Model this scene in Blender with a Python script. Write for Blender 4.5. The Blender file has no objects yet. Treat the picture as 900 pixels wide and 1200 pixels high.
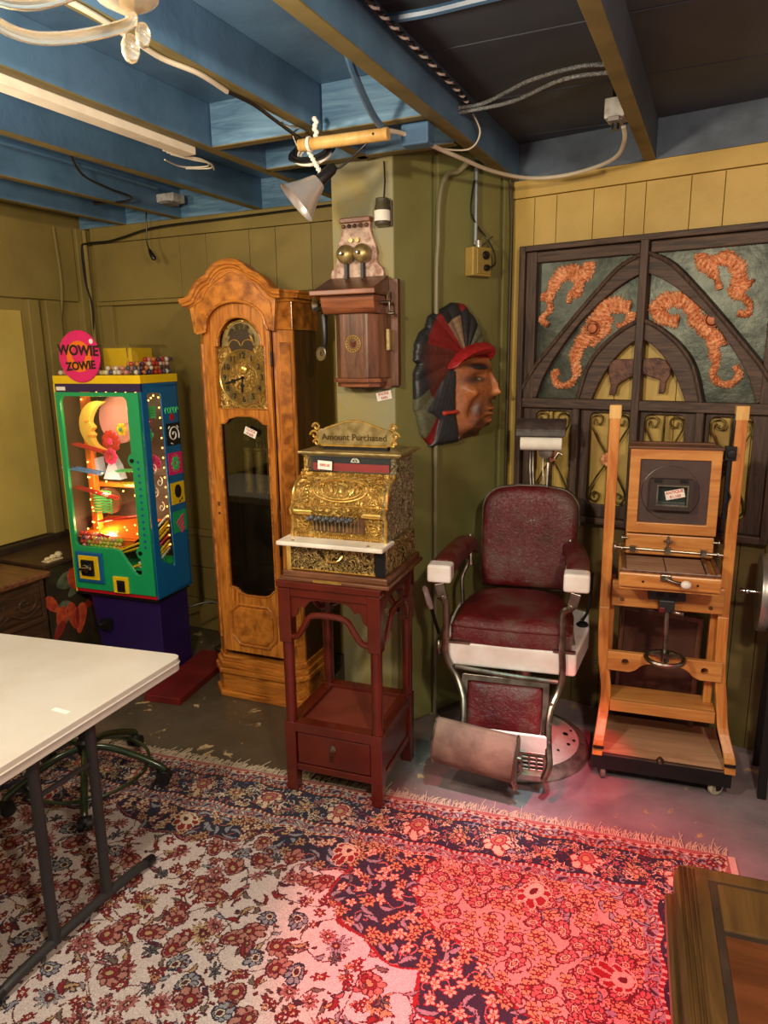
import bpy, bmesh, math, random
import numpy as np
from mathutils import Vector, Matrix, noise

scene = bpy.context.scene
COL = scene.collection
PI = math.pi
rnd = random.Random(11)

# ------------------------------------------------------------------ camera
FPX = 835.0
H = 1.65
pitch, roll, yaw = math.radians(12.6), math.radians(-0.8), math.radians(25.0)
fw = Vector((-math.sin(yaw)*math.cos(pitch), math.cos(yaw)*math.cos(pitch), -math.sin(pitch)))
r0 = Vector((math.cos(yaw), math.sin(yaw), 0)); u0 = r0.cross(fw)
R = r0*math.cos(roll) + u0*math.sin(roll)
U = -r0*math.sin(roll) + u0*math.cos(roll)
cam_data = bpy.data.cameras.new('camera'); cam = bpy.data.objects.new('camera', cam_data); COL.objects.link(cam)
cam_data.sensor_fit = 'VERTICAL'; cam_data.sensor_height = 24.0; cam_data.lens = FPX/1200.0*24.0
cam_data.clip_start = 0.02
M = Matrix((R, U, -fw)).transposed().to_4x4(); M.translation = Vector((0, 0, H))
cam.matrix_world = M
scene.camera = cam

# ------------------------------------------------------------------ light and exposure
scene.view_settings.view_transform = 'Standard'
scene.view_settings.look = 'None'
scene.view_settings.gamma = 1.0
scene.view_settings.use_curve_mapping = False
scene.view_settings.exposure = 0.10
world = bpy.data.worlds.new('world'); scene.world = world; world.use_nodes = True
world.node_tree.nodes['Background'].inputs[0].default_value = (1.0, 0.86, 0.70, 1)
world.node_tree.nodes['Background'].inputs[1].default_value = 0.34

def lamp(name, kind, loc, energy, color, size=0.05, target=None, angle=60, blend=1.0):
    d = bpy.data.lights.new(name, kind); d.energy = energy; d.color = color
    if kind in ('POINT', 'SPOT'): d.shadow_soft_size = size
    if kind == 'AREA': d.size = size
    if kind == 'SPOT': d.spot_size = math.radians(angle); d.spot_blend = blend
    o = bpy.data.objects.new(name, d); COL.objects.link(o); o.location = loc
    if target is not None:
        o.rotation_euler = (Vector(target)-Vector(loc)).to_track_quat('-Z', 'Y').to_euler()
    return o
WARM = (1.0, 0.83, 0.62)
lamp('chandelier_glow', 'POINT', (-1.05, 0.62, 2.02), 88, WARM, 0.07)
lamp('room_bulb', 'POINT', (0.45, 0.15, 2.25), 115, WARM, 0.06)
lamp('room_bulb', 'POINT', (-2.15, 1.15, 2.2), 36, WARM, 0.08)
lamp('red_party_spot', 'SPOT', (-0.62, 0.85, 2.30), 620, (1.0, 0.02, 0.09), 0.03, (-0.36, 1.72, 0), 40, 1.0)
lamp('red_party_glow', 'POINT', (0.80, 1.75, 1.8), 6, (1.0, 0.03, 0.08), 0.03)
lamp('red_party_spot', 'SPOT', (0.1, 0.9, 2.25), 260, (1.0, 0.04, 0.08), 0.02, (-0.40, 2.64, 0.05), 10, 0.6)
lamp('cyan_party_spot', 'SPOT', (-0.1, 0.9, 2.2), 200, (0.45, 0.95, 0.88), 0.02, (-0.66, 2.42, 0.0), 17, 0.8)

# ------------------------------------------------------------------ materials
def S(r, g, b):
    f = lambda c: (c/255/12.92) if c/255 <= 0.04045 else ((c/255+0.055)/1.055)**2.4
    return (f(r), f(g), f(b), 1.0)
MATS = {}
def _new(name):
    m = bpy.data.materials.new(name); m.use_nodes = True
    nt = m.node_tree; b = nt.nodes['Principled BSDF']; MATS[name] = m
    return m, nt, b
def _coord(nt, scale=(1, 1, 1), kind='Object'):
    tc = nt.nodes.new('ShaderNodeTexCoord'); mp = nt.nodes.new('ShaderNodeMapping')
    mp.inputs['Scale'].default_value = scale
    nt.links.new(tc.outputs[kind], mp.inputs[0]); return mp.outputs[0]
def _ramp(nt, fac, stops):
    r = nt.nodes.new('ShaderNodeValToRGB')
    el = r.color_ramp.elements
    el[0].position, el[0].color = stops[0]; el[1].position, el[1].color = stops[-1]
    for p, c in stops[1:-1]:
        e = el.new(p); e.color = c
    nt.links.new(fac, r.inputs[0]); return r.outputs[0]
def _noise(nt, vec, scale, detail=4, rough=0.55, dist=0.0):
    n = nt.nodes.new('ShaderNodeTexNoise'); n.inputs['Scale'].default_value = scale
    n.inputs['Detail'].default_value = detail; n.inputs['Roughness'].default_value = rough
    n.inputs['Distortion'].default_value = dist
    nt.links.new(vec, n.inputs['Vector']); return n.outputs[0]
def _bump(nt, b, h, strength=0.3, dist=0.01):
    bp = nt.nodes.new('ShaderNodeBump'); bp.inputs['Strength'].default_value = strength
    bp.inputs['Distance'].default_value = dist
    nt.links.new(h, bp.inputs['Height']); nt.links.new(bp.outputs[0], b.inputs['Normal'])
def mat(name, c, rough=0.5, metal=0.0, c2=None, nscale=12, lo=0.4, hi=0.65, bump=0.0, bscale=None, spec=0.5, coat=0.0, stretch=(1, 1, 1), detail=5):
    if name in MATS: return MATS[name]
    m, nt, b = _new(name)
    b.inputs['Base Color'].default_value = c; b.inputs['Roughness'].default_value = rough
    b.inputs['Metallic'].default_value = metal; b.inputs['Specular IOR Level'].default_value = spec
    b.inputs['Coat Weight'].default_value = coat; b.inputs['Coat Roughness'].default_value = 0.15
    v = _coord(nt, stretch)
    n = _noise(nt, v, nscale, detail)
    if c2 is None: c2 = tuple(x*0.86 for x in c[:3])+(1,)
    nt.links.new(_ramp(nt, n, [(lo, c), (hi, c2)]), b.inputs['Base Color'])
    if bump:
        n2 = _noise(nt, v, bscale or nscale*3, 5)
        _bump(nt, b, n2, bump, 0.01)
    return m
def wood(name, c1, c2, axis='z', scale=9, rough=0.4, stretch=12, bump=0.08, coat=0.2, dist=1.2):
    if name in MATS: return MATS[name]
    m, nt, b = _new(name)
    s = {'x': (1.0, stretch, stretch), 'y': (stretch, 1.0, stretch), 'z': (stretch, stretch, 1.0)}[axis]
    v = _coord(nt, s)
    n = _noise(nt, v, scale*0.45, 6, 0.6, dist)
    col = _ramp(nt, n, [(0.34, c1), (0.50, tuple((a+d)/2 for a, d in zip(c1, c2))), (0.62, c2)])
    nt.links.new(col, b.inputs['Base Color'])
    b.inputs['Roughness'].default_value = rough; b.inputs['Coat Weight'].default_value = coat
    b.inputs['Coat Roughness'].default_value = 0.25
    if bump: _bump(nt, b, n, bump, 0.004)
    return m
def ornate(name, c_hi, c_lo, scale=60, rough=0.28, strength=0.9, metal=1.0):
    m, nt, b = _new(name)
    v = _coord(nt)
    n0 = nt.nodes.new('ShaderNodeTexNoise'); n0.inputs['Scale'].default_value = scale*0.55; n0.inputs['Detail'].default_value = 3; n0.inputs['Distortion'].default_value = 3.5
    nt.links.new(v, n0.inputs['Vector'])
    h = _ramp(nt, n0.outputs[0], [(0.43, (0, 0, 0, 1)), (0.50, (1, 1, 1, 1)), (0.57, (0.1, 0.1, 0.1, 1))])
    col = nt.nodes.new('ShaderNodeMix'); col.data_type = 'RGBA'
    nt.links.new(h, col.inputs[0]); col.inputs[6].default_value = c_lo; col.inputs[7].default_value = c_hi
    nt.links.new(col.outputs[2], b.inputs['Base Color'])
    b.inputs['Metallic'].default_value = metal; b.inputs['Roughness'].default_value = rough
    _bump(nt, b, h, strength, 0.004)
    return m
def emis(name, c, strength):
    m, nt, b = _new(name)
    b.inputs['Base Color'].default_value = c; b.inputs['Emission Color'].default_value = c
    b.inputs['Emission Strength'].default_value = strength; return m
def glassy(name, tint=(1, 1, 1, 1), alpha=0.12, rough=0.03):
    m, nt, b = _new(name)
    out = nt.nodes['Material Output']
    tr = nt.nodes.new('ShaderNodeBsdfTransparent'); tr.inputs[0].default_value = tint
    gl = nt.nodes.new('ShaderNodeBsdfGlossy'); gl.inputs['Roughness'].default_value = rough
    mx = nt.nodes.new('ShaderNodeMixShader'); mx.inputs[0].default_value = alpha
    nt.links.new(tr.outputs[0], mx.inputs[1]); nt.links.new(gl.outputs[0], mx.inputs[2])
    nt.links.new(mx.outputs[0], out.inputs[0]); return m
def attr_mat(name, rough=0.6, bump=0.0, bscale=200, attr='Col', spec=0.5, sheen=0.0, coat=0.0):
    m, nt, b = _new(name)
    a = nt.nodes.new('ShaderNodeAttribute'); a.attribute_name = attr
    v = _coord(nt); n = _noise(nt, v, bscale, 3)
    mx = nt.nodes.new('ShaderNodeMix'); mx.data_type = 'RGBA'; mx.blend_type = 'MULTIPLY'; mx.inputs[0].default_value = 1.0
    nt.links.new(a.outputs['Color'], mx.inputs[6])
    nt.links.new(_ramp(nt, n, [(0.35, (0.78, 0.78, 0.78, 1)), (0.65, (1.1, 1.1, 1.1, 1))]), mx.inputs[7])
    nt.links.new(mx.outputs[2], b.inputs['Base Color'])
    b.inputs['Roughness'].default_value = rough; b.inputs['Specular IOR Level'].default_value = spec
    b.inputs['Coat Weight'].default_value = coat
    if bump: _bump(nt, b, n, bump, 0.004)
    return m

M_backwall = mat('olive_yellow_paint', S(146, 127, 68), 0.55, c2=S(124, 107, 56), nscale=2.5, lo=0.35, hi=0.7, bump=0.15, bscale=25)
M_backpanel = mat('ochre_paint', S(196, 172, 88), 0.5, c2=S(180, 156, 78), nscale=3, bump=0.1, bscale=30)
M_rightwall = mat('mustard_paint', S(192, 162, 84), 0.5, c2=S(176, 146, 70), nscale=3, bump=0.12, bscale=30)
M_green = mat('olive_green_paint', S(126, 126, 76), 0.42, c2=S(106, 100, 56), nscale=2, lo=0.35, hi=0.7, bump=0.1, bscale=25)
M_plaster = mat('grey_green_plaster', S(140, 136, 104), 0.65, c2=S(150, 136, 82), nscale=5, lo=0.42, hi=0.62, bump=0.35, bscale=14)
M_blue = mat('blue_ceiling_paint', S(84, 118, 148), 0.45, c2=S(68, 98, 126), nscale=5, bump=0.12, bscale=40)
M_bluegrain = wood('blue_painted_grain', S(118, 156, 184), S(80, 118, 150), 'x', 7, 0.45, 9, 0.5, 0.0)
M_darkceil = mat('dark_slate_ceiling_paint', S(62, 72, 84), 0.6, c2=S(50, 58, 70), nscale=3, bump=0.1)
M_joistunder = mat('olive_joist_underside', S(116, 104, 62), 0.6, c2=S(98, 88, 52), nscale=8)
M_wallbrown = mat('dark_brown_wood_trim', S(52, 38, 26), 0.55, c2=S(34, 24, 16), nscale=10, bump=0.2)

def floor_mat():
    m, nt, b = _new('worn_concrete_floor')
    v = _coord(nt)
    n1 = _noise(nt, v, 1.6, 5, 0.6); base = _ramp(nt, n1, [(0.35, S(66, 56, 42)), (0.55, S(84, 73, 58)), (0.7, S(104, 90, 76))])
    # towards the right the floor paint is a greyer lavender
    sep = nt.nodes.new('ShaderNodeSeparateXYZ'); nt.links.new(v, sep.inputs[0])
    mr = nt.nodes.new('ShaderNodeMapRange'); mr.inputs[1].default_value = -1.3; mr.inputs[2].default_value = -0.6
    nt.links.new(sep.outputs[0], mr.inputs[0])
    mx = nt.nodes.new('ShaderNodeMix'); mx.data_type = 'RGBA'
    nt.links.new(mr.outputs[0], mx.inputs[0]); nt.links.new(base, mx.inputs[6])
    n5 = _noise(nt, v, 4, 5, 0.6)
    nt.links.new(_ramp(nt, n5, [(0.35, S(150, 136, 142)), (0.65, S(122, 108, 116))]), mx.inputs[7])
    n2 = _noise(nt, v, 9, 6, 0.62, 0.6)
    flake = _ramp(nt, n2, [(0.625, (0, 0, 0, 1)), (0.645, (1, 1, 1, 1))])
    mx2 = nt.nodes.new('ShaderNodeMix'); mx2.data_type = 'RGBA'
    nt.links.new(flake, mx2.inputs[0]); nt.links.new(mx.outputs[2], mx2.inputs[6]); mx2.inputs[7].default_value = S(176, 152, 112)
    nt.links.new(mx2.outputs[2], b.inputs['Base Color'])
    n3 = _noise(nt, v, 3, 4)
    nt.links.new(_ramp(nt, n3, [(0.4, (0.25,)*3+(1,)), (0.65, (0.6,)*3+(1,))]), b.inputs['Roughness'])
    _bump(nt, b, n2, 0.25, 0.01)
    return m
M_floor = floor_mat()

M_oak = wood('honey_oak', S(206, 132, 50), S(146, 80, 22), 'z', 9, 0.35, 10, 0.08, 0.3)
M_oakx = wood('honey_oak_cross', S(202, 128, 48), S(144, 80, 24), 'x', 9, 0.35, 10, 0.08, 0.3)
M_burl = mat('burl_veneer', S(204, 128, 48), 0.3, c2=S(134, 74, 24), nscale=22, lo=0.35, hi=0.65, coat=0.4, detail=8)
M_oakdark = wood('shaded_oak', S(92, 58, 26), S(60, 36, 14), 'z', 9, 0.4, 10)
M_brass = mat('polished_brass', S(240, 200, 110), 0.25, 0.8, c2=S(206, 160, 76), nscale=30)
M_dullbrass = mat('dull_brass', S(176, 156, 104), 0.38, 0.65, c2=S(134, 114, 70), nscale=30)
M_brassorn = ornate('embossed_brass', S(246, 208, 118), S(140, 102, 40), 34, 0.32, 0.9, 0.65)
M_brassfine = ornate('pierced_brass_scrollwork', S(248, 218, 140), S(48, 32, 12), 50, 0.32, 0.9, 0.55)
M_silverorn = ornate('embossed_silvery_brass', S(240, 228, 188), S(92, 80, 48), 46, 0.32, 0.9, 0.55)
M_black = mat('black_metal', S(24, 24, 26), 0.4, 0.3, nscale=20)
M_blackpl = mat('black_plastic', S(20, 20, 22), 0.35, nscale=20)
M_steel = mat('worn_steel', S(160, 152, 140), 0.32, 1.0, c2=S(110, 100, 90), nscale=18)
M_chrome = mat('chrome', S(210, 205, 200), 0.15, 1.0, nscale=10)
M_redlac = mat('red_lacquer', S(92, 30, 18), 0.25, c2=S(76, 22, 13), nscale=6, coat=0.4)
M_reddull = mat('dusty_red_lacquer', S(112, 50, 38), 0.4, c2=S(92, 36, 26), nscale=5)
M_redpaint = mat('dark_red_paint', S(104, 26, 20), 0.45, c2=S(84, 18, 16), nscale=6)
M_marble = mat('white_marble', S(236, 230, 216), 0.2, c2=S(205, 198, 184), nscale=6)
M_white = mat('white_porcelain', S(242, 240, 238), 0.15, c2=S(222, 214, 206), nscale=8, coat=0.3)
M_paper = mat('white_paper', S(238, 234, 222), 0.8)
M_tagred = mat('red_marker', S(200, 50, 36), 0.7)
def leather_mat():
    m, nt, b = _new('oxblood_leather')
    v = _coord(nt); n = _noise(nt, v, 7, 5, 0.6)
    nt.links.new(_ramp(nt, n, [(0.3, S(66, 8, 13)), (0.48, S(92, 17, 21)), (0.64, S(96, 62, 56))]), b.inputs['Base Color'])
    vo = nt.nodes.new('ShaderNodeTexVoronoi'); vo.feature = 'DISTANCE_TO_EDGE'; vo.inputs['Scale'].default_value = 55
    nt.links.new(v, vo.inputs['Vector'])
    n2 = _noise(nt, v, 60, 5, 0.7, 1.0)
    ma = nt.nodes.new('ShaderNodeMath'); ma.operation = 'MULTIPLY'
    nt.links.new(vo.outputs[0], ma.inputs[0]); nt.links.new(n2, ma.inputs[1])
    b.inputs['Roughness'].default_value = 0.33
    _bump(nt, b, n2, 0.9, 0.005); return m
M_leather = leather_mat()
M_suede = mat('worn_grey_brown_leather', S(122, 100, 86), 0.7, c2=S(88, 68, 58), nscale=9, bump=0.2, bscale=60)
M_pine = wood('orange_varnished_pine', S(212, 146, 72), S(178, 104, 42), 'z', 6, 0.38, 9, 0.05, 0.3)
M_pinex = wood('orange_varnished_pine_cross', S(206, 146, 76), S(176, 110, 48), 'x', 6, 0.4, 9, 0.05, 0.25)
M_pinetip = wood('pale_pine', S(224, 184, 112), S(200, 156, 84), 'z', 6, 0.45, 9, 0.05, 0.1)
M_plank = wood('dusty_pine_board', S(206, 164, 128), S(176, 130, 98), 'x', 5, 0.6, 6, 0.1, 0.0)
M_walnut = wood('brown_walnut', S(116, 74, 48), S(70, 42, 26), 'z', 8, 0.4, 8, 0.08, 0.2)
M_walnutx = wood('brown_walnut_cross', S(120, 76, 48), S(78, 46, 28), 'x', 8, 0.38, 8, 0.08, 0.3)
M_mahog = wood('reddish_walnut', S(146, 86, 54), S(98, 52, 32), 'x', 8, 0.33, 8, 0.08, 0.3)
M_blond = wood('bleached_wood', S(206, 182, 158), S(166, 140, 112), 'z', 8, 0.6, 8, 0.1, 0)
M_weather = wood('weathered_dark_wood', S(84, 62, 48), S(44, 31, 24), 'z', 10, 0.6, 14, 0.5, 0)
M_weatherx = wood('weathered_dark_wood_cross', S(88, 66, 52), S(46, 32, 26), 'x', 10, 0.6, 14, 0.5, 0)
M_zinc = mat('hammered_dark_zinc', S(74, 78, 70), 0.36, 0.7, c2=S(46, 52, 46), nscale=9, bump=0.35, bscale=14)
M_copper = mat('embossed_copper', S(242, 178, 130), 0.5, 0.2, c2=S(206, 124, 78), nscale=45, lo=0.4, hi=0.6, bump=0.9, bscale=90)
M_iron = mat('bronze_scroll_iron', S(112, 96, 50), 0.45, 0.7, c2=S(70, 58, 34), nscale=30)
M_tablew = mat('white_table_plastic', S(194, 190, 182), 0.42, c2=S(186, 180, 169), nscale=4, bump=0.06, bscale=150)
M_tableleg = mat('charcoal_powder_coat', S(52, 52, 54), 0.5, 0.2, nscale=15)
M_greenmetal = mat('dark_green_metal', S(42, 62, 34), 0.3, 0.2, c2=S(30, 46, 26), nscale=14, coat=0.5)
M_glass = glassy('clear_glass', (0.96, 0.98, 0.96, 1), 0.08)
M_darkglass = glassy('clock_door_glass', (0.75, 0.75, 0.68, 1), 0.07)
M_acrylic = glassy('clear_acrylic', (0.93, 0.93, 0.90, 1), 0.06, 0.08)

# ------------------------------------------------------------------ mesh helpers
class MB:
    def __init__(s): s.v = []; s.f = []; s.sm = []; s.mi = []; s.M = Matrix.Identity(4); s.cur = 0
    def add(s, vs, fs, smooth=False):
        o = len(s.v)
        s.v += [tuple(s.M @ Vector(p)) for p in vs]
        for f in fs: s.f.append(tuple(i+o for i in f)); s.sm.append(smooth); s.mi.append(s.cur)
        return s
    def box(s, x0, x1, y0, y1, z0, z1):
        x0, x1 = min(x0, x1), max(x0, x1); y0, y1 = min(y0, y1), max(y0, y1); z0, z1 = min(z0, z1), max(z0, z1)
        return s.add([(x0,y0,z0),(x1,y0,z0),(x1,y1,z0),(x0,y1,z0),(x0,y0,z1),(x1,y0,z1),(x1,y1,z1),(x0,y1,z1)],
                     [(0,3,2,1),(4,5,6,7),(0,1,5,4),(1,2,6,5),(2,3,7,6),(3,0,4,7)])
    def bar(s, a, b, w, h, up=(0,0,1)):
        a = Vector(a); b = Vector(b); d = (b-a).normalized(); up = Vector(up)
        if abs(d.dot(up)) > 0.99: up = Vector((0,1,0))
        r = d.cross(up).normalized(); u = r.cross(d)
        vs = [p + r*sx*w/2 + u*sz*h/2 for p in (a, b) for sx, sz in ((-1,-1),(1,-1),(1,1),(-1,1))]
        return s.add(vs, [(0,1,2,3),(7,6,5,4),(0,4,5,1),(1,5,6,2),(2,6,7,3),(3,7,4,0)])
    def cyl(s, a, b, r, r2=None, n=20, caps=True):
        a = Vector(a); b = Vector(b); r2 = r if r2 is None else r2
        d = (b-a).normalized(); q = d.to_track_quat('Z', 'Y')
        vs = []
        for p, rr in ((a, r), (b, r2)):
            for i in range(n):
                t = 2*PI*i/n; vs.append(p + q @ Vector((rr*math.cos(t), rr*math.sin(t), 0)))
        s.add(vs, [(i, (i+1) % n, n+(i+1) % n, n+i) for i in range(n)], True)
        if caps: s.add(vs[:n], [tuple(range(n))[::-1]]); s.add(vs[n:], [tuple(range(n))])
        return s
    def tube(s, pts, r, n=10, closed=False):
        P = [Vector(p) for p in pts]; rs = r if isinstance(r, (list, tuple)) else [r]*len(P)
        m = len(P); vs = []; nrm = None
        for i, p in enumerate(P):
            if closed: d = P[(i+1) % m]-P[i-1]
            else: d = P[min(i+1, m-1)]-P[max(i-1, 0)]
            d.normalize()
            if nrm is None:
                nrm = d.orthogonal().normalized()
            else:
                nrm = (nrm - d*nrm.dot(d))
                if nrm.length < 1e-5: nrm = d.orthogonal()
                nrm.normalize()
            bn = d.cross(nrm)
            for k in range(n):
                t = 2*PI*k/n; vs.append(p + (nrm*math.cos(t)+bn*math.sin(t))*rs[i])
        fs = []
        for i in range(m if closed else m-1):
            j = (i+1) % m
            for k in range(n): fs.append((i*n+k, i*n+(k+1) % n, j*n+(k+1) % n, j*n+k))
        s.add(vs, fs, True)
        if not closed: s.add(vs[:n], [tuple(range(n))[::-1]]); s.add(vs[-n:], [tuple(range(n))])
        return s
    def lathe(s, prof, origin=(0,0,0), axis=(0,0,1), n=32, smooth=True):
        q = Vector(axis).normalized().to_track_quat('Z', 'Y'); o = Vector(origin)
        vs = []
        for r, z in prof:
            for i in range(n):
                t = 2*PI*i/n; vs.append(o + q @ Vector((r*math.cos(t), r*math.sin(t), z)))
        fs = []
        for j in range(len(prof)-1):
            for i in range(n): fs.append((j*n+i, j*n+(i+1) % n, (j+1)*n+(i+1) % n, (j+1)*n+i))
        s.add(vs, fs, smooth)
        if prof[0][0] > 1e-5: s.add(vs[:n], [tuple(range(n))[::-1]])
        if prof[-1][0] > 1e-5: s.add(vs[-n:], [tuple(range(n))])
        return s
    def ball(s, c, r, n=12, sc=(1,1,1)):
        m = max(4, n//2); vs = []
        for j in range(m+1):
            a = PI*j/m
            for i in range(n):
                t = 2*PI*i/n
                vs.append((c[0]+r*sc[0]*math.sin(a)*math.cos(t), c[1]+r*sc[1]*math.sin(a)*math.sin(t), c[2]+r*sc[2]*math.cos(a)))
        fs = [(j*n+i, (j+1)*n+i, (j+1)*n+(i+1) % n, j*n+(i+1) % n) for j in range(m) for i in range(n)]
        return s.add(vs, fs, True)
    def plate(s, outer, holes=(), d0=0.0, d1=0.01, plane='xz', smooth=False):
        """flat shape with holes, extruded; plane 'xz': points (x,z), depth along y"""
        def P(p, d):
            if plane == 'xz': return (p[0], d, p[1])
            if plane == 'xy': return (p[0], p[1], d)
            return (d, p[0], p[1])
        bm = bmesh.new(); loops = [list(outer)] + [list(h) for h in holes]; edges = []
        for lp in loops:
            vv = [bm.verts.new(P(p, d0)) for p in lp]
            for i in range(len(vv)): edges.append(bm.edges.new((vv[i], vv[(i+1) % len(vv)])))
        res = bmesh.ops.triangle_fill(bm, use_beauty=True, use_dissolve=False, edges=edges)
        bm.verts.index_update()
        base = [v.co.copy() for v in bm.verts]; tris = [tuple(v.index for v in f.verts) for f in bm.faces]
        n = len(base); bm.free()
        off = Vector(P((0, 0), d1))-Vector(P((0, 0), d0))
        vs = [tuple(c) for c in base]+[tuple(c+off) for c in base]
        # orientation
        def nrm(t):
            a, b, c = (base[i] for i in t); return (b-a).cross(c-a)
        fs = []
        for t in tris:
            if nrm(t).dot(off) > 0: t = t[::-1]
            fs.append(t); fs.append(tuple(i+n for i in t[::-1]))
        k = 0
        for li, lp in enumerate(loops):
            L = len(lp); area = sum(lp[i][0]*lp[(i+1) % L][1]-lp[(i+1) % L][0]*lp[i][1] for i in range(L))
            for i in range(L):
                a = k+i; b = k+(i+1) % L
                f = (a, b, b+n, a+n)
                e1 = Vector(vs[b])-Vector(vs[a]); nn = e1.cross(off)
                # outward check using polygon orientation
                dirn = Vector(P((lp[(i+1) % L][1]-lp[i][1], -(lp[(i+1) % L][0]-lp[i][0])), 0)) - Vector(P((0, 0), 0))
                if area < 0: dirn = -dirn
                if li > 0: dirn = -dirn
                if nn.dot(dirn) < 0: f = f[::-1]
                fs.append(f)
            k += L
        return s.add(vs, fs, smooth)
    def strip(s, rows, smooth=True, closed=False):
        n = len(rows[0]); vs = [p for r in rows for p in r]; fs = []
        for j in range(len(rows)-1):
            for i in range(n if closed else n-1):
                k = (i+1) % n
                fs.append((j*n+i, j*n+k, (j+1)*n+k, (j+1)*n+i))
        return s.add(vs, fs, smooth)
    def build(s, name, m, parent=None, bevel=0.0, seg=2, fix=True, angle=35, subsurf=0):
        me = bpy.data.meshes.new(name); me.from_pydata(s.v, [], s.f)
        for p, sm in zip(me.polygons, s.sm): p.use_smooth = sm
        ms = m if isinstance(m, (list, tuple)) else [m]
        for x in ms: me.materials.append(x)
        if len(ms) > 1:
            for p, i in zip(me.polygons, s.mi): p.material_index = i
        if fix:
            bm = bmesh.new(); bm.from_mesh(me); bmesh.ops.remove_doubles(bm, verts=bm.verts, dist=1e-6)
            bmesh.ops.recalc_face_normals(bm, faces=bm.faces)
            for e in bm.edges:
                if len(e.link_faces) == 2 and e.calc_face_angle(0) > math.radians(angle): e.smooth = False
            bm.to_mesh(me); bm.free()
        me.update()
        o = bpy.data.objects.new(name, me); COL.objects.link(o)
        if parent is not None: o.parent = parent
        if bevel:
            b = o.modifiers.new('bevel', 'BEVEL'); b.width = bevel; b.segments = seg; b.limit_method = 'ANGLE'; b.angle_limit = math.radians(40)
        if subsurf:
            b = o.modifiers.new('sub', 'SUBSURF'); b.levels = subsurf; b.render_levels = subsurf
        return o
def tag(o, label=None, cat=None, group=None, kind=None):
    if label: o['label'] = label
    if cat: o['category'] = cat
    if group: o['group'] = group
    if kind: o['kind'] = kind
    return o
def struct(o): o['kind'] = 'structure'; return o
def thing(name, label, cat, loc, rz=0.0, group=None):
    e = bpy.data.objects.new(name, None); COL.objects.link(e); e.empty_display_size = 0.1
    e.location = loc; e.rotation_euler = (0, 0, math.radians(rz)); return tag(e, label, cat, group)
def at(o, loc, rz=0.0): o.location = loc; o.rotation_euler = (0, 0, math.radians(rz)); return o
def smoothline(pts, k=6):
    """Catmull-Rom through points of any dimension"""
    P = [Vector(p) for p in pts]; out = []
    for i in range(len(P)-1):
        a = P[max(i-1, 0)]; b = P[i]; c = P[i+1]; d = P[min(i+2, len(P)-1)]
        for j in range(k):
            t = j/k
            out.append(0.5*((2*b)+(c-a)*t+(2*a-5*b+4*c-d)*t*t+(3*b-a-3*c+d)*t*t*t))
    out.append(P[-1]); return [tuple(p) for p in out]
def arc(cx, cz, r, a0, a1, n=16, rz=None):
    rz = r if rz is None else rz
    return [(cx+r*math.cos(math.radians(a0+(a1-a0)*i/n)), cz+rz*math.sin(math.radians(a0+(a1-a0)*i/n))) for i in range(n+1)]
def rrect(x0, x1, z0, z1, r, n=5):
    return arc(x1-r, z0+r, r, -90, 0, n)+arc(x1-r, z1-r, r, 0, 90, n)+arc(x0+r, z1-r, r, 90, 180, n)+arc(x0+r, z0+r, r, 180, 270, n)
def text(name, body, m, parent, loc, size, rot=(PI/2, 0, 0), depth=0.0008, align='CENTER', sx=1.0, shear=0.0, bold=0.0):
    c = bpy.data.curves.new(name, 'FONT'); c.body = body; c.size = size; c.extrude = depth; c.align_x = align; c.align_y = 'CENTER'; c.shear = shear; c.offset = bold
    t = bpy.data.objects.new('tmp', c); COL.objects.link(t)
    bpy.context.view_layer.update()
    me = bpy.data.meshes.new_from_object(t.evaluated_get(bpy.context.evaluated_depsgraph_get()))
    bpy.data.objects.remove(t); me.materials.clear(); me.materials.append(m)
    o = bpy.data.objects.new(name, me); COL.objects.link(o); o.parent = parent; o.location = loc; o.rotation_euler = rot; o.scale = (sx, 1, 1)
    return o
def price_tag(name, lines, loc, rz, tilt, w, h, label, pitchx=0.0, th=0.001):
    """a small white card standing upright facing local -y, tilted in its plane"""
    e = thing(name, label, 'price tag', loc, rz)
    e.rotation_euler = (Matrix.Rotation(math.radians(rz), 3, 'Z') @ Matrix.Rotation(math.radians(pitchx), 3, 'X') @ Matrix.Rotation(math.radians(-tilt), 3, 'Y')).to_euler()
    MB().box(-w/2, w/2, 0, th, -h/2, h/2).build('card', M_paper, e)
    n = len(lines)
    for i, l in enumerate(lines):
        text('lettering', l, M_tagred, e, (0, -0.0006, h/2-h*(i+0.5)/n), min(h/n*0.92, w/(0.62*len(l))), sx=0.92, depth=0.0004, bold=0.0002)
    return e

# ================================================================== ROOM
BX, BY = -3.47, 3.30          # left wall, back wall
CX0, CX1, CY = -1.46, -1.191, 2.675   # column front
GX, GY = -0.885, 3.29         # inner corner
ZT = 2.37                     # underside of joists, top of walls
ZC = 2.515
RA = math.radians(-10.2)
GA = math.degrees(math.atan2(GY-CY, GX-CX1)); GL = math.hypot(GX-CX1, GY-CY)

struct(MB().box(BX-0.3, 2.4, -2.6, 3.9, -0.08, 0).build('floor', M_floor))
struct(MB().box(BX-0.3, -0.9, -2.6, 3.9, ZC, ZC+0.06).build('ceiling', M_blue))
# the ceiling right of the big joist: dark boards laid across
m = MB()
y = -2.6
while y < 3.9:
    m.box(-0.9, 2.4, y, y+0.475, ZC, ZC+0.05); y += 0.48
struct(m.build('ceiling', M_darkceil, bevel=0.003))

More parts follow.
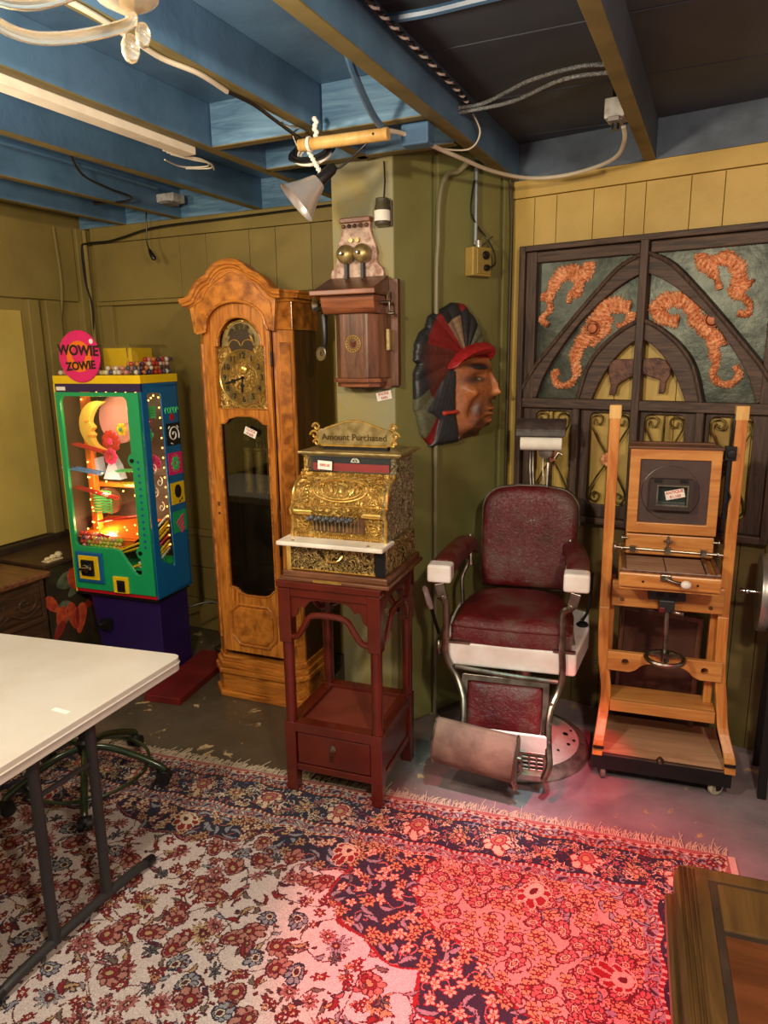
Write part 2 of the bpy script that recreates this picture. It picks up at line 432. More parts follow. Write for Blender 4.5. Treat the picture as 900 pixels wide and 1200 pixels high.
# back wall: upper wide boards, header strip, lower recessed panels
m = MB(); m.box(BX-0.1, CX0+0.02, BY, BY+0.12, 0, ZC)
struct(m.build('wall_back', M_backwall))
m = MB(); m.box(BX+0.10, CX0, BY-0.045, BY, 2.285, ZT)
xs = [BX+0.11, -2.73, -2.55, -2.27, -2.11, -1.90, -1.68, CX0]
for i in range(len(xs)-1): m.box(xs[i]+0.001, xs[i+1]-0.002, BY-0.04, BY, 1.965, 2.282)
struct(m.build('wall_back', M_backwall, bevel=0.002))
struct(MB().box(BX+0.11, CX0, BY-0.05, BY, 1.94, 1.962).build('trim_1', M_backwall, bevel=0.003))
m = MB()
m.box(-2.60, -2.54, BY-0.05, BY, 0, 1.94); m.box(BX+0.11, BX+0.20, BY-0.03, BY, 0, 1.94)
m.box(BX+0.2, CX0, BY-0.035, BY, 0.60, 0.64); m.box(-2.50, -2.42, BY-0.02, BY, 0.64, 1.94); m.box(-2.42, -1.7, BY-0.02, BY, 1.86, 1.94)
struct(m.build('trim_2', M_backwall, bevel=0.003))
struct(MB().box(-2.42, CX0, BY-0.012, BY, 0.64, 1.86).build('wall_back', M_backpanel, bevel=0.003))
m = MB()      # block courses low on the back wall
for j in range(3):
    for i in range(6):
        xx = BX+0.12+i*0.40-(0.2 if j % 2 else 0)
        m.box(max(xx, BX+0.1), min(xx+0.393, CX0), BY-0.02, BY, j*0.2+0.002, j*0.2+0.197)
struct(m.build('wall_back', M_backwall, bevel=0.004))
# left wall
struct(MB().box(BX-0.12, BX, -2.6, BY+0.1, 0, ZC).build('wall_left', M_backwall))
m = MB(); m.box(BX, BX+0.035, -2.6, 3.19, 1.965, ZT); m.box(BX, BX+0.045, 2.83, 2.90, 0.62, 1.96); m.box(BX, BX+0.06, 2.93, 3.03, 0.62, 1.96)
m.box(BX, BX+0.05, 3.2, BY, 0, ZT)
struct(m.build('trim_3', M_backwall, bevel=0.004))
struct(MB().box(BX, BX+0.018, -2.0, 2.80, 0.66, 1.90).build('wall_left', M_backpanel, bevel=0.004))
struct(MB().box(BX, BX+0.07, -2.0, 3.1, 0.60, 0.655).build('trim_4', M_wallbrown, bevel=0.006))
struct(MB().box(BX, BX+0.04, -2.0, 3.1, 0.0, 0.60).build('wall_left', M_wallbrown, bevel=0.004))
# column
struct(MB().box(CX0, CX1, CY, 3.6, 0, ZC).build('wall_column', M_plaster, bevel=0.004))
# green face: angled boarded wall, local x along the wall
m = MB()
for a, b_ in ((0.0, 0.205), (0.235, 0.607), (0.63, GL)):
    m.box(a+0.001, b_-0.002, 0, 0.05, 0, ZC)
m.box(0.203, 0.237, 0.012, 0.05, 0, ZC); m.box(0.606, 0.631, 0.012, 0.05, 0, ZC)
o = m.build('wall_green', M_green, bevel=0.004); struct(at(o, (CX1, CY, 0), GA))
# right wall, boards
RW = 2.2
m = MB(); m.box(-0.06, RW, 0.02, 0.12, 0, ZC)
o = m.build('wall_right', M_rightwall); struct(at(o, (GX, GY, 0), math.degrees(RA)))
m = MB(); m.box(0, RW, -0.004, 0.02, 2.30, ZT)
ts = [0, 0.10, 0.20, 0.36, 0.49, 0.57, 0.74, 0.86, 1.03, 1.12, 1.25, 1.42, 1.55, 1.8, 2.0, RW]
for i in range(len(ts)-1): m.box(ts[i]+0.001, ts[i+1]-0.0015, 0.003, 0.02, 0.90, 2.297)
o = m.build('wall_right', M_rightwall, bevel=0.0015); struct(at(o, (GX, GY, 0), math.degrees(RA)))
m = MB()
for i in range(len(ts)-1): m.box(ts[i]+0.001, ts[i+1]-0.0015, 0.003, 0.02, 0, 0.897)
o = m.build('wall_right', mat('dark_olive_shaded_paint', S(112, 98, 52), 0.6, c2=S(84, 70, 38), nscale=4), bevel=0.0015); struct(at(o, (GX, GY, 0), math.degrees(RA)))  # lower boards: darker olive paint, with the low shade also put into the colour
# blue board above right wall
o = MB().box(0, RW, -0.01, 0.03, ZT, ZC).build('trim_5', mat('slate_blue_board', S(84, 98, 114), 0.5, c2=S(66, 78, 92), nscale=6, bump=0.2)); struct(at(o, (GX, GY, 0), math.degrees(RA)))

# ------------------------------------------------------------------ joists (blue sides, olive undersides)
def joist(i, x, w, y0, y1, top=ZC, under=M_joistunder, side=M_blue):
    m = MB(); m.box(x-w/2, x+w/2, y0, y1, ZT+0.004, top); m.cur = 1; m.box(x-w/2, x+w/2, y0, y1, ZT, ZT+0.004)
    struct(m.build('trim_%d' % i, [side, under], bevel=0.002))
joist(10, -1.29, 0.042, -2.5, 2.66)
joist(11, -1.73, 0.042, -2.5, BY-0.05)
joist(12, -2.20, 0.042, -2.5, BY)
joist(13, -2.72, 0.042, -2.5, BY)
joist(14, -3.11, 0.042, -2.5, BY)
joist(15, -0.885, 0.05, -2.5, 3.27)
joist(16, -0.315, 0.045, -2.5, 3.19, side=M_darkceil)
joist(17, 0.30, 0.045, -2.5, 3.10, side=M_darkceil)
# cross headers
def header(i, x0, x1, y, t=0.04, m_=M_bluegrain):
    m = MB(); m.box(x0, x1, y, y+t, ZT+0.004, ZC); m.cur = 1; m.box(x0, x1, y, y+t, ZT, ZT+0.004)
    struct(m.build('trim_%d' % i, [m_, M_joistunder], bevel=0.002))
header(20, -1.705, -1.315, 2.25); header(21, -1.265, -0.91, 2.27)
header(22, -1.72, -0.92, 2.60); header(23, -3.45, -1.46, 3.26)
struct(MB().box(-0.88, -0.3, 1.52, 1.535, ZC-0.006, ZC).build('trim_24', M_blue))

# ================================================================== RUG
def build_rug():
    RWd, RL = 2.95, 1.75       # across (along local x, leftwards) and towards the camera (local -y)
    st = 0.0031
    nx, ny = int(RWd/st), int(RL/st)
    xs = (np.arange(nx)+0.5)*st; ys = (np.arange(ny)+0.5)*st
    X, Y = np.meshgrid(xs, ys)           # X from right edge leftwards, Y from far edge towards camera
    lin = lambda r, g, b: np.array(S(r, g, b)[:3])
    IV, NV, RD, RS, LB, GD, TN, MR, GR = (lin(202,190,188), lin(50,50,66), lin(130,44,48), lin(160,100,98), lin(138,138,146), lin(172,146,108), lin(198,184,160), lin(88,40,46), lin(104,100,90))
    img = np.zeros((ny, nx, 3)); img[:] = IV
    r = np.random.RandomState(5)
    D = np.minimum(X, Y)                  # distance from the two visible edges
    Tt = np.where(X < Y, Y, X)            # coordinate along border
    def paint(mask, c): img[mask] = c
    # border bands
    bw = [0.012, 0.028, 0.058, 0.070, 0.225, 0.238, 0.272, 0.285]
    paint(D < bw[0], RS)
    z = (D >= bw[0]) & (D < bw[1]); paint(z, RD); paint(z & (np.abs(((Tt/0.03) % 1)-0.5) < np.abs((D-bw[0])/(bw[1]-bw[0])-0.5)*0.9+0.05), TN)
    z = (D >= bw[1]) & (D < bw[2]); paint(z, LB)
    z = (D >= bw[2]) & (D < bw[3]); paint(z, RD); paint(z & (((Tt/0.02) % 1) < 0.4), GD)
    main = (D >= bw[3]) & (D < bw[4]); paint(main, NV)
    z = (D >= bw[4]) & (D < bw[5]); paint(z, RD); paint(z & (((Tt/0.02) % 1) < 0.4), TN)
    z = (D >= bw[5]) & (D < bw[6]); paint(z, LB)
    z = (D >= bw[6]) & (D < bw[7]); paint(z, RD); paint(z & (np.abs(((Tt/0.026) % 1)-0.5) < np.abs((D-bw[6])/(bw[7]-bw[6])-0.5)*0.9+0.05), TN)
    field = D >= bw[7]
    # scalloped navy edge and corner pieces within the field
    FX, FY = X-bw[7], Y-bw[7]; FD = np.minimum(FX, FY)
    along = np.where(FX < FY, FY, FX)
    scal = 0.035+0.10*np.abs(np.sin(along*PI/0.62))**0.8 + 0.018*np.abs(np.sin(along*PI/0.155))
    ang = np.arctan2(FY, FX/1.30); rad = np.hypot(FX/1.30, FY)
    corner = rad < 0.62+0.10*np.abs(np.sin(ang*4))+0.02*np.abs(np.sin(ang*16))
    edge1 = field & (FD < scal); nv = edge1
    edge2 = field & (FD < scal+0.012) & ~edge1
    c_in = field & corner
    inner_c = c_in & (rad < 0.47+0.06*np.abs(np.sin(ang*4)))
    paint(edge2, MR); paint(nv, NV); paint(field & (FD < scal+0.004) & ~nv, RS)
    paint(c_in, NV)
    ring = field & (rad < 0.632+0.10*np.abs(np.sin(ang*4))+0.02*np.abs(np.sin(ang*16))) & ~corner
    paint(ring, RD)
    paint(inner_c, lin(184,148,138))
    paint(c_in & ~inner_c & (rad < 0.482+0.06*np.abs(np.sin(ang*4))), RD)
    zone_dark = (main | nv | (c_in & ~inner_c))
    # big central medallion beyond the lower edge of view
    mcx, mcy = RWd/2, 2.05
    mr = np.hypot((X-mcx)/1.0, (Y-mcy)); ma = np.arctan2(Y-mcy, X-mcx)
    med = mr < 0.62+0.05*np.abs(np.sin(ma*8)); paint(med & field, NV); paint(med & (mr < 0.55), RD)
    zone_dark |= med
    def win(cx, cy, rr):
        i0, i1 = max(0, int((cx-rr)/st)), min(nx, int((cx+rr)/st)+1); j0, j1 = max(0, int((cy-rr)/st)), min(ny, int((cy+rr)/st)+1)
        return slice(j0, j1), slice(i0, i1)
    def rosette(cx, cy, R_, n, cols, ph=0.0, sq=1.0):
        w = win(cx, cy, R_*1.3)
        if X[w].size == 0: return
        dx, dy = X[w]-cx, (Y[w]-cy)/sq; d = np.hypot(dx, dy); a = np.arctan2(dy, dx)+ph
        pr = R_*(0.50+0.62*np.abs(np.cos(a*n/2))**1.5)
        sub = img[w]
        sub[d < pr+0.0036] = cols[0]
        sub[d < pr] = cols[1]
        sub[(d < pr*0.95) & (np.abs(np.sin(a*n/2)) > 0.93)] = cols[0]
        sub[d < R_*0.40] = cols[0]; sub[d < R_*0.30] = cols[2]; sub[d < R_*0.14] = cols[3]
    def palmette(cx, cy, R_, dirn, cols):
        w = win(cx, cy, R_*1.6)
        if X[w].size == 0: return
        dx, dy = X[w]-cx, Y[w]-cy; c, s_ = math.cos(dirn), math.sin(dirn)
        u, v = dx*c+dy*s_, -dx*s_+dy*c
        a = np.arctan2(v, u); d = np.hypot(u*0.85, v)
        pr = R_*(0.55+0.55*np.cos(a/2)**2*(0.50+0.55*np.abs(np.cos(a*4.5))))
        sub = img[w]
        sub[d < pr+0.005] = cols[0]; sub[d < pr] = cols[1]
        sub[(d < pr*0.95) & (np.abs(np.sin(a*4.5)) > 0.90)] = cols[0]
        sub[d < R_*0.50] = cols[0]; sub[d < R_*0.42] = cols[2]; sub[d < R_*0.28] = cols[0]; sub[d < R_*0.20] = cols[3]
    def leaf(cx, cy, L_, W_, dirn, c0, c1, curve=0.0):
        w = win(cx, cy, L_*1.2)
        if X[w].size == 0: return
        dx, dy = X[w]-cx, Y[w]-cy; c, s_ = math.cos(dirn), math.sin(dirn)
        u, v = dx*c+dy*s_, -dx*s_+dy*c
        v = v - curve*u*u/L_
        q = 1-(u/(L_/2))**2; hw = W_/2*np.clip(q, 0, 1)**0.8
        ok = q > 0
        img[w][ok & (np.abs(v) < hw+0.002)] = c0
        img[w][ok & (np.abs(v) < hw-0.0016)] = c1
    def stem(pts, wd, c):
        for (x0, y0), (x1, y1) in zip(pts[:-1], pts[1:]):
            n = max(1, int(math.hypot(x1-x0, y1-y0)/st))
            for k in range(n):
                x = x0+(x1-x0)*k/n; y = y0+(y1-y0)*k/n
                w = win(x, y, wd)
                sub = img[w]
                if sub.size: sub[np.hypot(X[w]-x, Y[w]-y) < wd] = c
    def spiral(cx, cy, R0, turns, d0, sgn, wd, c):
        pts = []
        for k in range(40):
            t = k/39; rr = R0*(1-t*0.75); a = d0+sgn*turns*2*PI*t
            pts.append((cx+rr*math.cos(a), cy+rr*math.sin(a)))
        stem(pts, wd, c); return pts
    # main border: alternating palmettes, rosettes, scrolls
    def border_pt(t, side, off): return (off, t) if side == 'r' else (t, off)
    for side, L_ in (('r', RL), ('f', RWd)):
        t = 0.15; k = 0
        mid = (bw[3]+bw[4])/2
        pts = [border_pt(0.08+q*0.008, side, mid+0.045*math.sin((0.08+q*0.008)*PI/0.145)) for q in range(int((L_-0.1)/0.008))]
        stem(pts, 0.0028, RS)
        while t < L_:
            dirn = {'r': 0, 'f': PI/2}[side]
            cx, cy = border_pt(t, side, mid+(0.008 if k % 2 else -0.008))
            if k % 2 == 0: palmette(cx, cy, 0.056, dirn, [RD, TN, RS, GD])
            else:
                rosette(cx, cy, 0.036, 8, [MR, GD, RS, TN])
            for sg in (-1, 1):
                for dd in (0.045, 0.062):
                    px, py = border_pt(t+sg*dd, side, mid+sg*(0.03 if k % 2 else -0.03))
                    leaf(px, py, 0.05, 0.013, dirn+sg*0.9+(0.6 if dd > 0.05 else -0.4), NV, [TN, LB, GR, RS][(k+int(dd*1000)) % 4], 0.5)
                px, py = border_pt(t+sg*0.05, side, mid-sg*0.052); rosette(px, py, 0.014, 5, [RD, TN, GD, RD])
                px, py = border_pt(t+sg*0.07, side, mid+sg*0.055); rosette(px, py, 0.011, 5, [NV, GD, RS, TN])
            k += 1; t += 0.145
        for off, cc in (((bw[1]+bw[2])/2, [MR, RD, TN, GD]), ((bw[5]+bw[6])/2, [MR, RS, TN, NV])):
            t = 0.03; k = 0
            while t < L_:
                cx, cy = border_pt(t, side, off)
                if k % 2: rosette(cx, cy, 0.0115, 5, cc)
                else: leaf(cx, cy, 0.03, 0.010, (0.8 if k % 4 else -0.8)+(PI/2 if side == 'r' else 0), MR, NV if k % 4 else TN, 0.6)
                t += 0.027; k += 1
    # dark zones inside the field: dense flowers
    def scatter(mask, n, spacing, fn):
        got = []; jj, ii = np.nonzero(mask)
        if len(jj) == 0: return got
        for _ in range(n*12):
            q = r.randint(len(jj)); x, y = xs[ii[q]], ys[jj[q]]
            if all((x-a)**2+(y-b)**2 > spacing**2 for a, b in got):
                got.append((x, y)); fn(x, y, len(got))
                if len(got) >= n: break
        return got
    dz = (nv | (c_in & ~inner_c) | (med & field))
    def dk(x, y, k):
        if k % 3 == 0: rosette(x, y, 0.020, 7, [MR, [GD, TN, RS][k % 3], RD, TN], r.rand())
        elif k % 3 == 1: leaf(x, y, 0.055, 0.016, r.rand()*6.3, NV, [TN, LB, RS][k % 3], 0.8)
        else: rosette(x, y, 0.016, 5, [RD, TN, GD, RD], r.rand())
    def curl(x, y, k): spiral(x, y, 0.03, 0.8, r.rand()*6.3, 1 if k % 2 else -1, 0.0022, RS)
    scatter(dz, 200, 0.055, curl)
    scatter(dz, 560, 0.031, dk)
    scatter(inner_c, 60, 0.05, lambda x, y, k: spiral(x, y, 0.035, 0.9, r.rand()*6.3, 1 if k % 2 else -1, 0.0024, MR))
    scatter(inner_c, 150, 0.043, lambda x, y, k: (palmette(x, y, 0.026, r.rand()*6.3, [MR, RS, TN, GD]) if k % 2 else rosette(x, y, 0.022, 6, [MR, GD, RD, TN])))
    # four small red cartouches on the dark scallops
    for t in np.arange(0.31, RWd, 0.62):
        for side in ('r', 'f'):
            px, py = border_pt(bw[7]+t, side, bw[7]+0.055); palmette(px, py, 0.052, 0 if side == 'r' else PI/2, [TN, RD, TN, MR])
    # ivory field: curling vines with flowers
    iv = field & ~dz & ~c_in & ~med & (FD > scal+0.03) & (rad > 0.74)
    vines = scatter(iv, 60, 0.17, lambda x, y, k: None)
    mb_ = main & (((D-bw[3]) > 0.012) & ((bw[4]-D) > 0.012))
    navy_now = mb_ & (np.abs(img-NV).sum(-1) < 1e-6)
    def small(x, y, k):
        if k % 4 == 0: rosette(x, y, 0.011, 5, [NV, [TN, GD, RS][k // 4 % 3], RD, TN], r.rand())
        elif k % 4 == 1: leaf(x, y, 0.030, 0.008, r.rand()*6.3, NV, TN, 1.0)
        elif k % 4 == 2: spiral(x, y, 0.014, 0.7, r.rand()*6.3, 1 if k % 8 == 2 else -1, 0.0022, [TN, RS, LB][k % 3])
        else: leaf(x, y, 0.024, 0.007, r.rand()*6.3, NV, [RD, LB, GR][k % 3], 1.0)
    scatter(navy_now, 900, 0.019, small)
    for k, (x, y) in enumerate(vines):
        pts = spiral(x, y, 0.13, 1.15, r.rand()*6.3, 1 if k % 2 else -1, 0.0021, MR)
        for q in range(0, 40, 4):
            a = r.rand()*6.3; leaf(pts[q][0]+0.012*math.cos(a), pts[q][1]+0.012*math.sin(a), 0.036, 0.012, a, MR if q % 8 else NV, [GR, RS, LB, GD, MR][q//4 % 5], 0.7)
        rosette(pts[-1][0], pts[-1][1], 0.032, 11, [MR, [RS, GD, RS, LB][k % 4], MR, GD], r.rand())
    def iflower(x, y, k):
        q = k % 6
        if q == 0: palmette(x, y, 0.036, r.rand()*6.3, [MR, lin(170,120,110), RD, GD])
        elif q == 1:
            for j in range(3): rosette(x+0.014*math.cos(j*2.1+k), y+0.014*math.sin(j*2.1+k), 0.011, 5, [MR, [RD, lin(180,120,88)][j % 2], TN, MR])
        elif q == 2: rosette(x, y, 0.024, 10, [MR, RS, MR, TN], r.rand())
        elif q == 3: (palmette(x, y, 0.028, r.rand()*6.3, [NV, LB, TN, MR]) if k % 12 < 6 else [leaf(x+0.012*math.cos(j*1.05), y+0.012*math.sin(j*1.05), 0.026, 0.008, j*1.05, NV, GR) for j in range(6)])
        elif q == 4: rosette(x, y, 0.015, 6, [MR, RD, TN, MR], r.rand())
        else:
            for j in range(3): leaf(x+r.randn()*0.012, y+r.randn()*0.012, 0.045, 0.013, r.rand()*6.3, MR, [GR, GD, RD][j], 0.9)
    scatter(iv, 620, 0.052, iflower)
    for k in range(1500):
        q = r.rand(2); x, y = q[0]*RWd, q[1]*RL
        i, j = min(nx-1, int(x/st)), min(ny-1, int(y/st))
        if iv[j, i]: leaf(x, y, 0.018, 0.006, r.rand()*6.3, MR, [RD, NV, GR][k % 3])
    # dark navy quatrefoil cartouches in the field
    for x, y in ((1.32, 1.16),):
        w = win(x, y, 0.14); dx, dy = X[w]-x, Y[w]-y; d = np.hypot(dx, dy); a = np.arctan2(dy, dx)
        pr = 0.075+0.03*np.abs(np.cos(2*a)); sub = img[w]
        sub[d < pr+0.010] = RS; sub[d < pr+0.004] = MR; sub[d < pr-0.002] = NV
        for j in range(4): rosette(x+0.045*math.cos(j*PI/2), y+0.045*math.sin(j*PI/2), 0.022, 6, [NV, [lin(200,110,70), RD][j % 2], TN, RD])
        rosette(x, y, 0.022, 8, [NV, GD, RD, TN])
    # hand woven irregularity: shift rows and columns a little
    jj = np.clip((np.arange(ny)[:, None]+np.round(2.2*np.sin(X*37+np.sin(Y*19)*2))).astype(int), 0, ny-1)
    ii = np.clip((np.arange(nx)[None, :]+np.round(2.2*np.sin(Y*41+np.sin(X*23)*2))).astype(int), 0, nx-1)
    img = img[jj, ii]
    img *= (0.82+0.36*r.rand(ny, nx, 1))
    img = np.clip(img, 0, 1)
    # mesh: low relief grid
    gx = np.arange(nx+1)*st; gy = np.arange(ny+1)*st
    VX, VY = np.meshgrid(-gx, -gy)
    Z = np.full(VX.shape, 0.010) + 0.0015*np.sin(VX*7)*np.sin(VY*5+1)
    co = np.stack([VX, VY, Z], -1).reshape(-1, 3).astype(np.float32)
    idx = np.arange((nx+1)*(ny+1)).reshape(ny+1, nx+1)
    quads = np.stack([idx[:-1, :-1], idx[:-1, 1:], idx[1:, 1:], idx[1:, :-1]], -1).reshape(-1, 4)
    me = bpy.data.meshes.new('pile'); me.vertices.add(len(co)); me.vertices.foreach_set('co', co.ravel())
    me.loops.add(quads.size); me.loops.foreach_set('vertex_index', quads.ravel().astype(np.int32))
    me.polygons.add(len(quads)); me.polygons.foreach_set('loop_start', (np.arange(len(quads))*4).astype(np.int32))
    me.update(calc_edges=True)
    at_ = me.attributes.new('Col', 'FLOAT_COLOR', 'FACE')
    c4 = np.ones((ny*nx, 4), np.float32); c4[:, :3] = img.reshape(-1, 3)
    at_.data.foreach_set('color', c4.ravel())
    me.materials.append(attr_mat('woven_wool', 0.9, 0.5, 420, spec=0.15))
    return me
rug = thing('persian_rug', 'large patterned oriental rug with ivory field and navy floral border on floor', 'rug', (0.150, 2.33, 0), 7.2)
pile = bpy.data.objects.new('pile', build_rug()); COL.objects.link(pile); pile.parent = rug
M_back = mat('rug_backing', S(150, 120, 96), 0.9)
MB().box(-2.95, 0, -1.75, 0, 0.0005, 0.008).build('backing', M_back, rug)
m = MB(); m.box(0, 0.022, -1.75, 0.0, 0.0005, 0.009); m.build('selvedge', mat('pale_pink_wool', S(214, 178, 168), 0.9, nscale=80, bump=0.4), rug)
m = MB()
for k in range(760):
    x = -k*2.95/760-0.002
    L_ = 0.035+0.02*rnd.random(); dx = rnd.uniform(-0.02, 0.02)
    if rnd.random() < 0.05: L_ *= 1.7
    m.tube([(x, -0.002, 0.007), (x+dx*0.4, L_*0.5, 0.005+0.004*rnd.random()), (x+dx+0.004, L_, 0.003)], 0.0016, 4)
m.build('fringe', mat('cream_fringe_yarn', S(208, 190, 168), 0.9), rug)

# ================================================================== GRANDFATHER CLOCK  (local origin: front centre on the floor, -y is the front)
ck = thing('grandfather_clock', 'tall honey oak grandfather clock with arched bonnet and brass dial', 'clock', (-1.925, 2.645, 0), 3)
def octo(hw, f, ch, d, z0, z1, m):
    """case plan: front at y=-f, half width hw of the flat front, chamfers ch, depth d"""
    P = [(-hw, -f), (hw, -f), (hw+ch, -f+ch), (hw+ch, d), (-hw-ch, d), (-hw-ch, -f+ch)]
    return m.plate(P, (), z0, z1, 'xy')
m = MB(); octo(0.195, 0.03, 0.07, 0.30, 0, 0.03, m); octo(0.185, 0.02, 0.07, 0.30, 0.03, 0.125, m)
octo(0.195, 0.03, 0.07, 0.30, 0.125, 0.15, m); octo(0.188, 0.022, 0.07, 0.30, 0.15, 0.18, m); octo(0.180, 0.012, 0.066, 0.30, 0.18, 0.21, m)
m.build('base', M_oakx, ck, bevel=0.005)
# case: back, sides, chamfer columns
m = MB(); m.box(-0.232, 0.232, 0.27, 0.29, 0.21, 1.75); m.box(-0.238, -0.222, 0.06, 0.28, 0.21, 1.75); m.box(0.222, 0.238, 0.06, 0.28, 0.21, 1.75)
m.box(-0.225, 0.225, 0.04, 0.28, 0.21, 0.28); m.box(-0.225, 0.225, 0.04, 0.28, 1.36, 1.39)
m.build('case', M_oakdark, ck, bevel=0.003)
for sg in (-1, 1):
    m = MB()
    P = [(sg*0.172, -0.002), (sg*0.182, -0.002), (sg*0.240, 0.056), (sg*0.240, 0.07), (sg*0.172, 0.05)]
    m.plate(P, (), 0.21, 1.755, 'xy')
    c = m.build('corner_pilaster', M_oak, ck, bevel=0.003)
    m = MB(); a = (sg*0.188, 0.000, 0.28); 
    m.bar((sg*0.2125, 0.0255, 0.30), (sg*0.2125, 0.0255, 1.70), 0.05, 0.012, (1*sg, -1, 0) if False else (-sg, 1, 0))
    m.build('burl_inlay', M_burl, c, bevel=0.002)
# long glazed door
frame = [(-0.165, 0.245), (0.165, 0.245), (0.165, 1.748), (0.158, 1.775)]+arc(0.008, 1.775, 0.148, 4, 176, 20, 0.098)+[(-0.143, 1.775), (-0.165, 1.748)]
hole1 = [(-0.112, 0.575), (-0.085, 0.57), (-0.06, 0.548), (-0.03, 0.538), (0.075, 0.540), (0.105, 0.550), (0.125, 0.572), (0.138, 0.578), (0.138, 1.345), (0.115, 1.350), (0.09, 1.372), (0.05, 1.384), (-0.02, 1.384), (-0.06, 1.372), (-0.085, 1.350), (-0.112, 1.345)]
hole2 = [(-0.115, 1.415), (0.14, 1.415), (0.14, 1.685), (0.128, 1.685)]+arc(0.0125, 1.688, 0.112, 0, 180, 18, 0.122)[0:]+[(-0.115, 1.685)]
m = MB(); m.plate(frame, (hole1, hole2), -0.016, 0.004, 'xz')
door = m.build('door', M_oak, ck, bevel=0.003)
for hl in (hole1, hole2):
    mm = MB(); mm.tube([(x, -0.017, z) for x, z in hl], 0.0045, 6, True); mm.build('moulding', M_oakx, door)
m = MB(); m.box(-0.113, 0.139, -0.004, -0.001, 0.54, 1.384); m.build('glass_pane', M_darkglass, door)
# lower raised panel on the door
pan = [(-0.115, 0.33), (-0.07, 0.285), (0.09, 0.285), (0.13, 0.33), (0.13, 0.45), (0.09, 0.490), (-0.07, 0.490), (-0.115, 0.45)]
m = MB(); m.tube([(x, -0.018, z) for x, z in pan], 0.007, 6, True); m.plate([(x*0.88, z*0.88+0.3875*0.12) for x, z in pan], (), -0.022, -0.01)
m.build('raised_panel', M_burl, door, bevel=0.003)
m = MB(); m.box(0.168, 0.176, -0.022, -0.006, 1.60, 1.66); m.box(0.168, 0.176, -0.022, -0.006, 0.75, 0.81); m.build('hinge', M_black, door, bevel=0.002)
m = MB(); m.cyl((-0.145, -0.02, 0.93), (-0.145, -0.014, 0.93), 0.006, n=12); m.box(-0.15, -0.14, -0.02, -0.015, 0.965, 0.985); m.build('keyhole', M_walnut, door)
# bonnet
ped = [(-0.21, 1.745), (-0.222, 1.86), (-0.235, 1.875)]
crown = smoothline([(-0.259, 1.883), (-0.230, 1.887), (-0.206, 1.898), (-0.192, 1.917), (-0.168, 1.946), (-0.139, 1.966), (-0.115, 1.975), (-0.098, 1.996), (-0.067, 2.020), (-0.033, 2.032), (0.0, 2.035), (0.034, 2.030), (0.065, 2.016), (0.090, 1.996), (0.111, 1.982), (0.140, 1.970), (0.169, 1.946), (0.190, 1.921), (0.212, 1.906), (0.246, 1.902)], 3)
low = [(0.222, 1.86), (0.20, 1.755)]
archb = [(0.172, 1.752), (0.160, 1.775)]+arc(0.008, 1.775, 0.150, 0, 180, 20, 0.10)+[(-0.146, 1.752), (-0.19, 1.745)]
front = [(-0.205, 1.745)]+[(-0.222, 1.87)]+[(x*0.93, z-0.022) for x, z in crown[2:-2]]+[(0.212, 1.875), (0.20, 1.745)]+archb[:-1]
m = MB(); m.plate(front, (), -0.035, -0.012, 'xz')
ped_o = m.build('pediment', M_burl, ck, bevel=0.002)
m = MB(); pts = [(x, -0.045, z) for x, z in crown]
m.tube(pts, 0.014, 8); m.tube([(x*0.975, -0.037, z-0.016) for x, z in crown], 0.010, 8); m.tube([(x*0.94, -0.034, z-0.030) for x, z in crown[2:-2]], 0.005, 6)
# depth of the crown: a ribbon running back
rows = [[(x, -0.04, z+0.006) for x, z in crown], [(x, 0.03, z+0.006) for x, z in crown], [(x, 0.03, z-0.02) for x, z in crown]]
m.strip(rows)
m.build('crown_moulding', M_oakx, ped_o)
m = MB(); m.tube([(x, -0.036, z) for x, z in archb], 0.007, 8)
inner = smoothline([(-0.19, 1.78), (-0.19, 1.86), (-0.155, 1.885), (-0.125, 1.925), (-0.085, 1.955), (-0.045, 1.975), (0.0, 1.995), (0.045, 1.975), (0.085, 1.955), (0.125, 1.925), (0.155, 1.885), (0.19, 1.86), (0.19, 1.78)], 3)
m.tube([(x, -0.036, z) for x, z in inner], 0.0035, 6); m.build('arch_moulding', M_oakx, ped_o)
m = MB()
m.box(-0.245, 0.245, 0.045, 0.29, 1.752, 1.87)
m.plate([(0.19, -0.02), (0.245, 0.05), (0.245, 0.1), (0.19, 0.1)], (), 1.752, 1.872, 'xy')
m.plate([(-0.19, -0.02), (-0.245, 0.05), (-0.245, 0.1), (-0.19, 0.1)], (), 1.752, 1.872, 'xy')
m.build('bonnet_frieze', M_burl, ck, bevel=0.002)
m = MB()
for z0, z1, e in ((1.868, 1.882, 0.010), (1.882, 1.902, 0.030), (1.902, 1.914, 0.038)):
    m.plate([(0.185, -0.02-e*0.4), (0.20+e*0.5, -0.02-e*0.4), (0.245+e, 0.045), (0.245+e, 0.30), (0.185, 0.30)], (), z0, z1, 'xy')
    m.plate([(-0.185, -0.02-e*0.4), (-0.20-e*0.5, -0.02-e*0.4), (-0.245-e, 0.045), (-0.245-e, 0.30), (-0.185, 0.30)], (), z0, z1, 'xy')
m.box(-0.2, 0.2, 0.03, 0.30, 1.87, 1.90)
m.build('cornice', M_oakx, ck, bevel=0.003)
